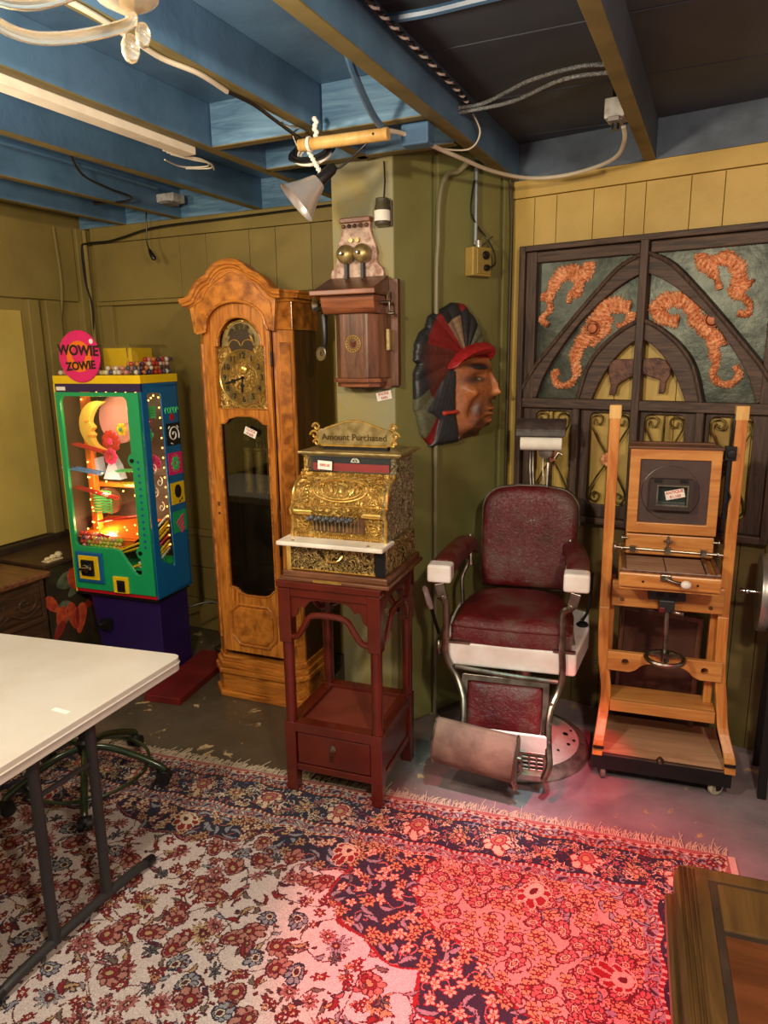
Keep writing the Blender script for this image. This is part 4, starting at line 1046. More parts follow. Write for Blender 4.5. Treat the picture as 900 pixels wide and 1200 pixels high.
def fcol(x, z, d):
    ox, oz = mp(430, 470); a = math.degrees(math.atan2(z-oz, x-ox)) % 360
    n = 0.5+0.5*math.sin(math.hypot(x-ox, z-oz)*260)
    r_ = math.hypot(x-ox, z-oz)
    if a < 60: c = cGRY
    elif a < 80: c = cBK
    elif a < 92: c = cBK
    elif a < 97 and r_ < 0.19: c = cBK
    elif a < 103: c = cRD if r_ > 0.185 else cBK
    elif a < 132: c = cTN if r_ < 0.17 else cBK
    elif a < 168: c = cRD if r_ < 0.23 else cBK
    elif a < 212: c = mixc(cBR, cBK, (r_-0.2)/0.06)
    elif a < 236: c = cGRY if r_ > 0.26 else cBR
    else: c = cRD
    return mixc(c, (0, 0, 0), 0.12*n)
def fh(x, z, d):
    ox, oz = mp(430, 470); a = math.degrees(math.atan2(z-oz, x-ox)) % 360
    ridge = abs(math.sin(math.radians(a)*9))
    return dome(x, z, d, 0.012, 0.016, 0.008)+0.006*ridge
relief('feathers', backp, fh, fcol, hd, M_carved)
hairp = px([(300, 560), (380, 520), (375, 620), (360, 720), (362, 860), (378, 960), (390, 1075), (200, 1078), (240, 900), (150, 830), (220, 720), (260, 620)])
relief('hair', hairp, lambda x, z, d: dome(x, z, d, 0.02, 0.022, 0.010)+0.003*math.sin(x*900+z*60), lambda x, z, d: mixc(cBK, S(60, 62, 66), 0.5+0.5*math.sin(x*900+z*60)), hd, M_carved)
facep = px([(330, 545), (380, 505), (480, 490), (590, 500), (600, 560), (598, 600), (632, 690), (640, 780), (608, 792), (612, 820), (625, 860), (612, 895), (616, 925), (600, 962), (560, 988), (545, 1060), (385, 1070), (372, 960), (360, 860), (355, 720), (345, 620)])
G_ = lambda x, z, pt, sx, sz, a=0: gauss(x, z, *mp(*pt), sx, sz, a)
def faceh(x, z, d):
    h = 0.030+0.050*(1-math.exp(-d/0.035))
    h += 0.028*G_(x, z, (590, 690), 0.014, 0.055, 0.25)     # nose ridge
    h += 0.026*G_(x, z, (600, 755), 0.022, 0.015)            # nose tip
    h += 0.026*G_(x, z, (480, 560), 0.060, 0.012, -0.05)     # brow
    h -= 0.020*G_(x, z, (480, 620), 0.040, 0.014)            # eye socket
    h += 0.010*G_(x, z, (480, 640), 0.020, 0.007)            # eyeball
    h += 0.020*G_(x, z, (430, 730), 0.035, 0.020, -0.3)      # cheekbone
    h -= 0.022*G_(x, z, (440, 840), 0.022, 0.050, -0.35)     # hollow cheek fold
    h += 0.020*G_(x, z, (575, 858), 0.034, 0.008)            # upper lip
    h += 0.020*G_(x, z, (570, 895), 0.032, 0.008)            # lower lip
    h -= 0.012*G_(x, z, (580, 878), 0.035, 0.003)
    h -= 0.012*G_(x, z, (560, 920), 0.03, 0.006)
    h += 0.024*G_(x, z, (570, 955), 0.030, 0.014)            # chin
    h -= 0.035*G_(x, z, (470, 1040), 0.090, 0.025)           # neck
    return h
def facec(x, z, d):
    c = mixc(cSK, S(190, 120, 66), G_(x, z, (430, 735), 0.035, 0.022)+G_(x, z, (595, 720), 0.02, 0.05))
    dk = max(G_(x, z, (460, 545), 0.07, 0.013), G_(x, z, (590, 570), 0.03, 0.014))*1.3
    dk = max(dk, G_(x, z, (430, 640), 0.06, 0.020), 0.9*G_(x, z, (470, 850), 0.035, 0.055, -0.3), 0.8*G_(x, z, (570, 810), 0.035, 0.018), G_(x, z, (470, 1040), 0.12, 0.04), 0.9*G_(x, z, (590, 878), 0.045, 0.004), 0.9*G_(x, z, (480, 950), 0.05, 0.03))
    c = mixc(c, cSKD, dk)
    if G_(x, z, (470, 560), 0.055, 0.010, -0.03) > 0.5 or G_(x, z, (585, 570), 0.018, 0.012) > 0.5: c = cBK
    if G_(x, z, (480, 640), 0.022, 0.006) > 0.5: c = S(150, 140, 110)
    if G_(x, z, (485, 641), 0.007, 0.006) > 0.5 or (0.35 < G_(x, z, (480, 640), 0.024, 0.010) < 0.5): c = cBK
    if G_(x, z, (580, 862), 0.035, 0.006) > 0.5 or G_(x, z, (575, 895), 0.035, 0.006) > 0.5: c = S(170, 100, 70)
    return c
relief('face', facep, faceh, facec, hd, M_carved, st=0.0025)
bandp = px([(300, 555), (320, 500), (370, 445), (430, 410), (500, 388), (560, 390), (596, 425), (600, 520), (590, 500), (560, 478), (500, 478), (430, 492), (370, 520), (325, 560)])
relief('headband', bandp, lambda x, z, d: 0.045+0.050*(1-math.exp(-d/0.014)), lambda x, z, d: S(160, 34, 36), hd, M_carved)
tiep = px([(255, 838), (360, 840), (365, 868), (262, 870)])
relief('hair_tie', tiep, lambda x, z, d: 0.045+0.012*(1-math.exp(-d/0.004)), lambda x, z, d: S(186, 60, 50), hd, M_carved)

# ================================================================== ARCHED LATTICE DOOR PANEL with copper dragons (local: x along right wall, -y outwards)
RZ = math.degrees(RA)
lat = thing('arched_door_panel', 'dark weathered wooden panel with pointed arches and copper dragons on yellow wall', 'wall panel', (GX, GY, 0), RZ)
LC = 0.597; L0, L1, LB, LT, LM = 0.062, 1.132, 0.90, 2.092, 1.435
def wbar(x0, x1, z0, z1, y0=-0.05, y1=-0.012, m_=None, name='frame_bar'):
    m = MB(); m.box(x0, x1, y0, y1, z0, z1); return m.build(name, m_ or (M_weather if (z1-z0) > (x1-x0) else M_weatherx), lat, bevel=0.004)
wbar(L0, L0+0.028, LB, LT, -0.062, -0.006, name='outer_stile'); wbar(L1-0.028, L1, LB, LT, -0.062, -0.006, name='outer_stile')
wbar(L0+0.028, L1-0.028, LT-0.024, LT, -0.062, -0.006, name='top_rail'); wbar(L0+0.028, L1-0.028, LB, LB+0.03, -0.062, -0.006, name='bottom_rail')
wbar(L0+0.03, L0+0.078, LM, LT-0.026, -0.048, -0.006, name='inner_stile'); wbar(L1-0.078, L1-0.03, LM, LT-0.026, -0.048, -0.006, name='inner_stile')
for a, b_ in ((L0+0.078, LC-0.02), (LC+0.02, L1-0.078)): wbar(a, b_, LT-0.072, LT-0.028, -0.048, -0.006, name='inner_rail')
wbar(LC-0.016, LC+0.016, LB, LT-0.02, -0.066, -0.006, name='centre_mullion')
wbar(L0+0.03, L1-0.03, LM-0.034, LM+0.008, -0.060, -0.006, name='middle_rail')
for x in (0.345, 0.85): wbar(x-0.015, x+0.015, LB, LM-0.034, -0.060, -0.006, name='lower_mullion')
def archband(out, inn, y0, y1, name):
    for sg in (-1, 1):
        f = lambda p: (LC+sg*p[0], p[1])
        m = MB(); m.plate([f(p) for p in out]+[f(p) for p in inn[::-1]], (), y0, y1, 'xz'); a_ = m.build(name, M_weatherx, lat, bevel=0.004)
        m = MB(); m.tube([(f(p)[0], y0-0.004, f(p)[1]) for p in out], 0.009, 8); m.build('arch_moulding', M_weather, a_)
so = smoothline([(0.013, 2.020), (0.10, 1.975), (0.19, 1.885), (0.29, 1.773), (0.386, 1.66), (0.455, 1.575), (0.515, 1.475)], 5)
si = smoothline([(0.013, 1.945), (0.08, 1.912), (0.16, 1.855), (0.26, 1.760), (0.35, 1.640), (0.41, 1.54), (0.445, 1.443)], 5)
archband(so, si, -0.045, -0.010, 'outer_arch')
ao = smoothline([(0.013, 1.762), (0.075, 1.728), (0.150, 1.665), (0.21, 1.58), (0.250, 1.443)], 5)
ai = smoothline([(0.013, 1.688), (0.06, 1.655), (0.11, 1.60), (0.155, 1.525), (0.190, 1.443)], 5)
archband(ao, ai, -0.045, -0.010, 'inner_arch')
# zinc sheets: everything above the inner arch
for sg in (-1, 1):
    f = lambda p: (LC+sg*p[0], p[1])
    m = MB(); m.plate([f(p) for p in [(0.01, 2.06), (0.50, 2.06), (0.50, 1.44)]+[(0.24, 1.44)]+[q for q in ao[::-1]]], (), -0.018, -0.012, 'xz')
    m.build('metal_sheet', M_zinc, lat)
def dragon(strokes, name='copper_dragon'):
    m = MB()
    for pts, w in strokes:
        P = smoothline(pts, 8)
        # resample
        Q = [Vector(P[0])]; acc = 0
        for a, b_ in zip(P[:-1], P[1:]):
            a = Vector(a); b_ = Vector(b_); L_ = (b_-a).length; n = max(1, int(L_/0.0045))
            for k in range(1, n+1): Q.append(a+(b_-a)*k/n)
        N = len(Q); rows = []
        for i, q in enumerate(Q):
            d = (Q[min(i+1, N-1)]-Q[max(i-1, 0)]).normalized(); nn = Vector((-d.y, d.x))
            t = i/(N-1); ww = 1.18*w*(0.45+0.55*math.sin(PI*min(1, t*1.25+0.12))**0.7)*(1+0.12*math.sin(i*0.7))
            e = ww*(1.38 if i % 2 else 1.0)
            yb, ye, yt = -0.018, -0.022, -0.036
            rows.append([(q.x+nn.x*e, yb, q.y+nn.y*e), (q.x+nn.x*e*0.98, ye, q.y+nn.y*e*0.98), (q.x+nn.x*ww*0.72, yt+0.004, q.y+nn.y*ww*0.72), (q.x+nn.x*ww*0.4, yt+0.010*(i % 3 == 0), q.y+nn.y*ww*0.4), (q.x, yt-0.003, q.y), (q.x-nn.x*ww*0.4, yt+0.010*(i % 3 == 1), q.y-nn.y*ww*0.4), (q.x-nn.x*ww*0.72, yt+0.004, q.y-nn.y*ww*0.72), (q.x-nn.x*e*0.98, ye, q.y-nn.y*e*0.98), (q.x-nn.x*e, yb, q.y-nn.y*e)])
        m.strip(rows, False)
        m.add(rows[0], [tuple(range(9))]); m.add(rows[-1], [tuple(range(9))[::-1]])
    return m.build(name, M_copper, lat)
dragon([([(0.359, 2.007), (0.36, 1.97), (0.322, 1.961), (0.275, 1.976), (0.228, 1.955), (0.206, 1.915), (0.191, 1.869), (0.196, 1.825), (0.159, 1.785), (0.190, 1.758)], 0.023), ([(0.322, 1.949), (0.318, 1.894), (0.286, 1.883), (0.28, 1.846)], 0.018), ([(0.21, 1.88), (0.165, 1.885), (0.16, 1.86)], 0.012)])
dragon([([(0.545, 1.815), (0.508, 1.823), (0.451, 1.832), (0.415, 1.791), (0.379, 1.73), (0.336, 1.668), (0.318, 1.617), (0.328, 1.553), (0.303, 1.507), (0.247, 1.50), (0.224, 1.546), (0.252, 1.559)], 0.025), ([(0.553, 1.80), (0.55, 1.77), (0.524, 1.752), (0.492, 1.745)], 0.018), ([(0.448, 1.79), (0.43, 1.72), (0.39, 1.665)], 0.024)])
dragon([([(0.801, 2.005), (0.803, 1.977), (0.838, 1.942), (0.862, 1.907), (0.876, 1.867)], 0.020), ([(0.826, 1.965), (0.888, 1.981), (0.927, 1.951), (0.941, 1.905), (0.934, 1.870), (0.925, 1.855), (0.960, 1.835), (0.985, 1.805), (0.978, 1.772), (0.947, 1.779)], 0.021), ([(0.949, 1.868), (0.992, 1.895)], 0.014)])
dragon([([(0.736, 1.755), (0.69, 1.762), (0.650, 1.790), (0.655, 1.826), (0.70, 1.840), (0.747, 1.835), (0.783, 1.805), (0.800, 1.759), (0.828, 1.729), (0.865, 1.682), (0.874, 1.636), (0.885, 1.59), (0.876, 1.549), (0.905, 1.515), (0.945, 1.515), (0.972, 1.55), (0.954, 1.582)], 0.023), ([(0.80, 1.775), (0.85, 1.722), (0.895, 1.693), (0.91, 1.660)], 0.018)])
for cx, cz in ((0.395, 1.738), (0.862, 1.757)):
    m = MB(); m.lathe([(0.0, 0.012), (0.018, 0.010), (0.024, 0)], (cx, -0.034, cz), (0, -1, 0), 20); m.tube([(cx+0.027*math.cos(t), -0.036, cz+0.027*math.sin(t)) for t in [2*PI*i/20 for i in range(20)]], 0.004, 6, True); m.build('copper_boss', mat('dark_copper', S(150, 84, 50), 0.45, 0.5), lat)
# little carved animal halves in the inner arch
M_anim = mat('painted_brown_wood_carving', S(116, 78, 62), 0.5, c2=S(70, 46, 38), nscale=40, bump=0.6)
for pts in ([(0.470, 1.585), (0.478, 1.600), (0.50, 1.610), (0.585, 1.612), (0.585, 1.548), (0.560, 1.535), (0.530, 1.515), (0.513, 1.500), (0.508, 1.465), (0.478, 1.460), (0.484, 1.50), (0.475, 1.54)], [(0.612, 1.612), (0.67, 1.615), (0.70, 1.605), (0.722, 1.575), (0.722, 1.545), (0.708, 1.520), (0.705, 1.475), (0.680, 1.470), (0.684, 1.525), (0.640, 1.540), (0.612, 1.550)]):
    m = MB(); m.plate(pts, (), -0.040, -0.020, 'xz'); m.build('carved_animal', M_anim, lat, bevel=0.006, seg=3)
# lower panes: boards with rounded openings and iron scrollwork
for (x0, x1) in ((0.092, 0.329), (0.361, 0.581), (0.613, 0.834), (0.866, 1.103)):
    cx = (x0+x1)/2; a, b_ = cx-0.075 if x0 > 0.8 or x0 < 0.2 else x0+0.038, cx+0.085 if x0 > 0.8 or x0 < 0.2 else x1-0.008
    if x0 < 0.2: a, b_ = 0.150, 0.312
    if x0 > 0.85: a, b_ = 0.882, 1.040
    if 0.5 < x0 < 0.8: a, b_ = 0.630, 0.790
    m = MB(); m.plate([(x0, LB+0.03), (x1, LB+0.03), (x1, LM-0.034), (x0, LM-0.034)], (rrect(a, b_, 0.985, 1.388, 0.03),), -0.030, -0.012, 'xz'); m.build('lower_pane', M_weather, lat, bevel=0.003)
    c2 = (a+b_)/2; hw_ = (b_-a)/2; cz = 1.187; m = MB()
    for sx in (-1, 1):
        for sz in (-1, 1):
            P = []
            for k in range(22):
                t = k/21; rr = 0.030*(1-0.7*t); an = t*2.2*PI
                P.append((c2+sx*(hw_-0.036+rr*math.cos(an)), -0.022, cz+sz*(0.165+rr*math.sin(an))))
            P = [(c2, -0.022, cz+sz*0.01), (c2+sx*hw_*0.5, -0.022, cz+sz*0.075), (c2+sx*(hw_-0.008), -0.022, cz+sz*0.14)]+P
            m.tube(P, 0.0045, 6)
    m.tube([(c2, -0.022, 0.985), (c2, -0.022, 1.39)], 0.0045, 6)
    iw = m.build('iron_scrollwork', M_iron, lat)
    m = MB()
    for k in range(8):
        a_ = k*PI/4; m.ball((c2+0.020*math.cos(a_), -0.03, cz+0.020*math.sin(a_)), 0.012, 8, (1, 0.6, 1))
    m.ball((c2, -0.036, cz), 0.012, 10); m.build('rosette', M_copper if x0 < 0.6 else M_iron, iw)

# ================================================================== GUMBALL MACHINE (local: x across the front, y=0 front, +y back)
C_ = lambda n, r, g, b, ro=0.35, **k: mat(n, S(r, g, b), ro, c2=tuple(x*0.93 for x in S(r, g, b)[:3])+(1,), coat=0.3, **k)
gGR, gBL, gYE, gPU, gRD, gOR, gPK = C_('bright_green_laminate', 20, 160, 96), C_('bright_blue_laminate', 14, 96, 150), C_('bright_yellow_plastic', 236, 196, 20), C_('deep_purple_paint', 40, 22, 78), C_('gloss_red_plastic', 190, 24, 36), C_('orange_plastic', 240, 120, 30), C_('hot_pink_plastic', 226, 24, 110)
gWH = C_('white_plastic', 240, 236, 228); gLG = C_('light_green_wire', 60, 200, 110); gLB = C_('sky_blue_plastic', 90, 150, 220); gBK = C_('gloss_black', 18, 18, 20)
gm = thing('gumball_machine', 'green and blue gumball machine with lit ball run behind glass', 'gumball machine', (-2.735, 2.59, 0), 5)
W_, DP, Z0, Z1 = 0.258, 0.285, 0.447, 1.562
m = MB(); m.box(-0.14, 0.235, 0.03, 0.27, 0, 0.44); m.plate([(-0.14, 0), (-0.14, 0.44), (-0.20, 0.44)], (), 0.03, 0.27, 'xz'); pd = m.build('pedestal', gPU, gm, bevel=0.004)
m = MB(); m.box(-0.13, -0.07, 0.0, 0.03, 0.24, 0.30); m.cyl((-0.125, 0.0, 0.27), (-0.125, -0.02, 0.27), 0.012); m.build('pedestal_latch', gBK, pd, bevel=0.003)
m = MB(); m.box(-0.25, 0.25, 0.0, 0.27, 0.432, 0.447); m.build('base_plate', gBK, gm)
m = MB(); m.box(-W_, W_, DP-0.012, DP, Z0, Z1-0.04); m.box(-W_, W_, 0.012, DP, Z0, Z0+0.016); m.box(-W_, -W_+0.012, 0.012, DP, Z0, Z1-0.04)
m.box(-W_, W_, 0.012, DP, 1.50, 1.512)
cab = m.build('cabinet', gBL, gm, bevel=0.002)
m = MB(); m.plate([(0.0, Z0), (DP, Z0), (DP, 1.522), (0.0, 1.522)], ([(0.045, 0.70), (0.052, 0.64), (0.148, 0.585), (0.155, 0.60), (0.150, 1.46), (0.14, 1.475), (0.055, 1.475), (0.045, 1.465)],), W_-0.008, W_, 'yz'); m.build('side_panel', gBL, gm, bevel=0.002)
m = MB(); m.box(W_-0.006, W_-0.004, 0.04, 0.16, 0.58, 1.48); m.build('side_window_pane', M_glass, gm)
m = MB(); m.box(-W_-0.004, W_+0.003, -0.004, DP+0.003, 1.522, 1.562); m.build('top_band', gYE, gm, bevel=0.003)
m = MB(); m.box(-W_-0.005, -W_+0.004, -0.004, 0.010, Z0-0.004, 1.522); m.build('edge_strip', gYE, gm, bevel=0.002)
m = MB(); m.box(-W_+0.004, W_, -0.002, 0.010, 1.484, 1.522); pb = m.build('purple_band', gPU, gm)
m = MB(); m.box(-0.245, -0.19, -0.004, -0.002, 1.490, 1.508); m.build('small_sticker', M_paper, pb)
m = MB(); m.box(-W_+0.004, W_-0.01, -0.002, 0.010, Z0, Z0+0.018); m.build('bottom_strip', gRD, gm)
win = rrect(-0.222, 0.178, 0.70, 1.462, 0.03)
win = arc(0.148, 1.432, 0.03, 0, 90, 5)+arc(-0.192, 1.432, 0.03, 90, 180, 5)+[(-0.222, 0.72), (-0.216, 0.703), (-0.20, 0.698), (0.03, 0.698), (0.055, 0.688), (0.13, 0.585), (0.145, 0.572), (0.168, 0.572), (0.178, 0.585)]+[(0.178, 0.655), (0.160, 0.668), (0.152, 0.69), (0.160, 0.712), (0.178, 0.725)]+[(0.178, 1.12), (0.160, 1.132), (0.152, 1.155), (0.160, 1.178), (0.178, 1.19)]
m = MB(); m.plate([(-W_+0.006, Z0+0.02), (W_-0.012, Z0+0.02), (W_-0.012, 1.482), (-W_+0.006, 1.482)], (win,), -0.012, 0.006, 'xz')
gd = m.build('front_door', gGR, gm, bevel=0.003)
m = MB(); m.box(-0.225, 0.18, -0.004, -0.001, 0.57, 1.465); m.build('door_glass', M_glass, gd)
for z in (0.69, 1.155):
    m = MB(); m.cyl((0.182, -0.012, z), (0.182, -0.02, z), 0.010, n=14); m.build('door_lock', M_black, gd)
m = MB(); m.box(-0.228, -0.055, -0.022, -0.012, 0.505, 0.672); cp = m.build('coin_plate', gBL, gd, bevel=0.006)
m = MB(); m.box(-0.205, -0.078, -0.027, -0.022, 0.525, 0.652); m.build('coin_plate_face', gYE, cp, bevel=0.004)
m = MB(); m.box(-0.182, -0.103, -0.040, -0.027, 0.548, 0.632); cm = m.build('coin_mechanism', M_black, cp, bevel=0.005)
m = MB(); m.bar((-0.178, -0.052, 0.587), (-0.107, -0.052, 0.594), 0.014, 0.016); m.cyl((-0.142, -0.04, 0.59), (-0.142, -0.055, 0.59), 0.022, n=20); m.build('turn_handle', M_chrome, cm, bevel=0.003)
m = MB(); m.plate([(0.0, 0.468), (0.0, 0.555), (0.092, 0.555), (0.092, 0.468)], ([(0.02, 0.472), (0.072, 0.472), (0.072, 0.535), (0.02, 0.535)],), -0.022, -0.010); m.build('prize_chute_frame', gYE, gd, bevel=0.003)
m = MB(); m.box(0.02, 0.072, -0.020, -0.010, 0.470, 0.536); m.box(0.028, 0.064, -0.026, -0.02, 0.50, 0.53); m.build('chute_flap', M_black, gd, bevel=0.003)
# scalloped badges down the right edge of the door
m = MB()
for k in range(14):
    z = 0.72+k*0.033; m.lathe([(0, 0.003), (0.007, 0.002), (0.008, 0)], (0.215, -0.012, z), (0, -1, 0), 8)
m.build('small_rivets', gBL, gd)
# side stickers
def sticker(y, z, m_, s_=0.056):
    q = MB(); q.box(W_, W_+0.0015, y-s_, y+s_, z-s_, z+s_); return q.build('side_sticker', m_, gm)
YC = 0.222
k1 = sticker(YC, 1.262, gBK); k2 = sticker(YC, 1.112, gPK); k3 = sticker(YC, 0.958, gYE); k4 = sticker(YC, 0.808, gGR)
for o_, b in ((k1, 0),): pass
m = MB(); m.tube([(W_+0.003, YC-(0.006+0.0042*t)*math.cos(t*1.05), 1.26+(0.006+0.0042*t)*math.sin(t*1.05)) for t in [i*0.35 for i in range(28)]], 0.0035, 5)
for a in (0.6, 2.2, 4.2): m.tube([(W_+0.003, YC+0.05*math.cos(a+t), 1.262+0.05*math.sin(a+t)) for t in (0, 0.15, 0.3)], 0.003, 5)
m.build('cream_swirl', gWH, k1)
m = MB()
for k in range(6): m.lathe([(0, 0.003), (0.012, 0.002), (0.014, 0)], (W_+0.001, YC+0.020*math.cos(k*1.05), 1.112+0.024*math.sin(k*1.05)), (1, 0, 0), 12)
for k in range(12): m.lathe([(0, 0.002), (0.005, 0)], (W_+0.001, YC+0.038*math.cos(k*0.52), 1.112+0.044*math.sin(k*0.52)), (1, 0, 0), 8)
m.build('green_blob', gLG, k2)
m = MB(); m.plate(arc(YC, 0.967, 0.027, 0, 360, 24, 0.035)[:-1], (), W_+0.001, W_+0.004, 'yz')
for a, b in ((0.01, -0.045), (0.028, -0.035)): m.plate([(YC+a-0.008, 0.958+b-0.006), (YC+a+0.008, 0.958+b-0.006), (YC+a+0.004, 0.958+b+0.010)], (), W_+0.001, W_+0.003, 'yz')
m.build('black_oval', gBK, k3)
m = MB()
for k in range(4): m.bar((W_+0.003, YC-0.03+k*0.012, 0.80-k*0.018), (W_+0.003, YC+0.03, 0.84-k*0.022), 0.003, 0.008)
m.build('pink_stripes', gPK, k4)
m = MB()
for k in range(5): m.tube([(W_+0.002, YC-0.045+k*0.022+0.009*math.cos(t), 1.382+0.014*math.sin(t)) for t in [i*0.5 for i in range(10+k % 2*3)]], 0.003, 5)
q_ = m.build('side_logo', gLG, gm)
m = MB()
for k in range(5): m.lathe([(0, 0.003), (0.010, 0)], (W_, YC+0.010*math.cos(k*1.25), 1.348+0.010*math.sin(k*1.25)), (1, 0, 0), 10)
m.build('red_flower_mark', gRD, q_)

# ---- inside the cabinet: the ball run
BKM = mat('dark_brown_backdrop', S(64, 44, 38), 0.5)
MB().box(-0.2455, -0.240, 0.016, 0.262, 0.48, 1.49).build('inner_side_lining', BKM, gm)
m = MB(); m.box(-0.245, 0.245, 0.262, 0.272, 0.48, 1.50); bd = m.build('backdrop', BKM, gm)
m = MB()
for x, z in ((-0.19, 1.22), (-0.185, 1.06), (-0.19, 0.90)):
    for k in range(3): m.ball((x+0.010*math.cos(k*2.1), 0.258, z+0.012*math.sin(k*2.1)), 0.007, 8)
for y, z in ((0.08, 0.98), (0.12, 0.90), (0.08, 1.10), (0.12, 1.03)):
    m.tube([(0.23, y+(0.004+0.003*t)*math.cos(t), z+(0.004+0.003*t)*math.sin(t)) for t in [i*0.5 for i in range(16)]], 0.003, 5)
m.build('backdrop_marks', gWH, bd)
SHX = Matrix.Translation((-0.12, -0.03, 0))
m = MB(); m.M = SHX; m.plate(arc(0.05, 1.33, 0.115, 0, 360, 28, 0.125)[:-1], (), 0.235, 0.26); m.plate(arc(0.10, 1.38, 0.07, 0, 360, 20)[:-1], (), 0.225, 0.245); m.build('pink_cloud', C_('pale_pink_plastic', 236, 170, 170), gm)
m = MB(); m.M = SHX   # crescent with a bumpy face edge
cres = arc(0.0, 1.31, 0.125, 75, 275, 26)+smoothline([(0.01, 1.187), (-0.035, 1.21), (-0.055, 1.245), (-0.045, 1.262), (-0.060, 1.28), (-0.042, 1.30), (-0.062, 1.325), (-0.05, 1.36), (-0.02, 1.40), (0.03, 1.43)], 3)
m.plate([(x+0.045, z) for x, z in cres], (), 0.105, 0.14); mo = m.build('yellow_crescent', C_('moon_yellow_plastic', 244, 196, 84), gm, bevel=0.004)
m = MB(); m.M = SHX; m.tube([(-0.035, 0.103, 1.335), (-0.025, 0.102, 1.328), (-0.015, 0.103, 1.334)], 0.003, 5); m.tube([(-0.03, 0.103, 1.262), (-0.015, 0.102, 1.256), (-0.005, 0.103, 1.262)], 0.003, 5); m.build('face_line', gOR, mo)
def flower(x, y, z, r_, n, m_, mc, nm='plastic_flower'):
    q = MB(); q.M = Matrix.Identity(4) if (locals().get('x', 0) or (locals().get('pts') or [(0,)])[0][0]) > 0.15 else SHX
    for k in range(n): q.ball((x+r_*0.62*math.cos(2*PI*k/n), y, z+r_*0.62*math.sin(2*PI*k/n)), r_*0.38, 10, (1, 0.4, 1))
    o = q.build(nm, m_, gm); q = MB(); q.M = Matrix.Identity(4) if x > 0.15 else SHX; q.ball((x, y-0.01, z), r_*0.33, 10, (1, 0.6, 1)); q.build('flower_centre', mc, o)
flower(0.055, 0.17, 1.225, 0.060, 9, gRD, gPK); flower(0.06, 0.15, 1.15, 0.045, 8, gPK, gRD); flower(0.145, 0.15, 1.29, 0.035, 6, gYE, gGR); flower(0.20, 0.10, 1.27, 0.035, 6, gLG, gRD); flower(0.215, 0.11, 1.13, 0.042, 9, gPK, gPK); flower(0.16, 0.12, 1.23, 0.030, 6, gYE, gLG); flower(0.225, 0.08, 1.335, 0.02, 6, gRD, gYE)
m = MB(); m.box(-0.205, -0.165, 0.10, 0.14, 0.74, 1.49); m.box(-0.205, 0.10, 0.14, 0.18, 0.985, 1.01); op = m.build('orange_pillar', gOR, gm, bevel=0.005)
def ramp(pts, m_, gap=0.020, nm='ball_ramp', n=2):
    q = MB(); q.M = Matrix.Identity(4) if (locals().get('x', 0) or (locals().get('pts') or [(0,)])[0][0]) > 0.15 else SHX
    for k in range(n):
        q.tube([(x, y+(k-(n-1)/2)*gap, z) for x, y, z in pts], 0.0045, 6)
    P0, P1 = Vector(pts[0]), Vector(pts[-1])
    L_ = (P1-P0).length; c = max(2, int(L_/0.02))
    for k in range(c+1):
        p = P0+(P1-P0)*k/c; q.tube([(p.x, p.y-gap*(n-1)/2, p.z-0.002), (p.x, p.y, p.z-0.010), (p.x, p.y+gap*(n-1)/2, p.z-0.002)], 0.0025, 5)
    return q.build(nm, m_, gm)
ramp([(-0.10, 0.08, 1.22), (0.08, 0.08, 1.185)], gRD, n=3)
ramp([(-0.16, 0.07, 1.10), (0.06, 0.07, 1.075)], gLB, 0.03, n=3)
ramp([(0.165, 0.06, 1.10), (0.03, 0.06, 1.09)], gLG, n=3); ramp([(0.165, 0.06, 1.035), (0.04, 0.06, 1.025)], gYE, n=2)
ramp([(-0.10, 0.06, 1.00), (0.15, 0.06, 0.955)], gRD, n=3); ramp([(0.16, 0.07, 0.865), (-0.12, 0.07, 0.82)], gRD, n=3)
for k in range(5): ramp([(0.20, 0.03+0.012*k, 1.40-0.012*k), (0.235, 0.12, 1.405-0.012*k)], gLG, 0.01)
for zz_, mm_ in ((0.83, gWH), (0.80, gYE), (0.785, gYE), (0.76, gYE), (0.73, gRD), (0.70, gYE), (0.68, gYE), (0.66, gWH)):
    ramp([(0.236, 0.045, zz_-0.03), (0.236, 0.15, zz_+0.02)], mm_, 0.006)
ramp([(0.16, 0.04, 0.735), (0.05, 0.04, 0.690), (0.02, 0.04, 0.70)], gYE, n=4); ramp([(0.16, 0.05, 0.71), (0.05, 0.05, 0.675)], gYE, n=4)
ramp([(0.165, 0.04, 0.625), (0.09, 0.04, 0.598)], gYE, n=4)
m = MB(); m.M = SHX; m.tube([(0.02+0.042*math.cos(t), 0.07+0.03*math.sin(t), 0.845+0.0*t+0.0048*t+0.0) for t in [i*0.35 for i in range(0, 128)]][:0] or [(0.035+0.045*math.cos(t), 0.09+0.04*math.sin(t), 0.862+0.00235*t) for t in [i*0.35 for i in range(140)]], 0.0035, 5); m.build('green_coil', gLG, gm)
m = MB(); m.M = SHX; m.plate(arc(0.0, 0.91, 0.07, 0, 360, 24)[:-1], (), 0.17, 0.19); m.build('round_plate', C_('brown_disc', 110, 70, 56), gm)
m = MB(); m.M = SHX; m.plate([(0.0, 1.03), (0.06, 1.15), (0.09, 1.10), (0.11, 1.03)], (), 0.15, 0.2); m.plate([(-0.09, 1.05), (-0.02, 1.05), (-0.03, 1.14), (-0.08, 1.12)], (), 0.15, 0.2); m.build('paper_castle', C_('pale_blue_plastic', 190, 200, 230), gm)
m = MB(); m.strip([[(-0.24, 0.03, 0.735), (0.12, 0.03, 0.735)], [(-0.24, 0.26, 0.80), (0.12, 0.26, 0.80)]]); m.box(-0.24, 0.10, 0.045, 0.05, 0.70, 0.745); m.build('orange_ledge', gOR, gm)
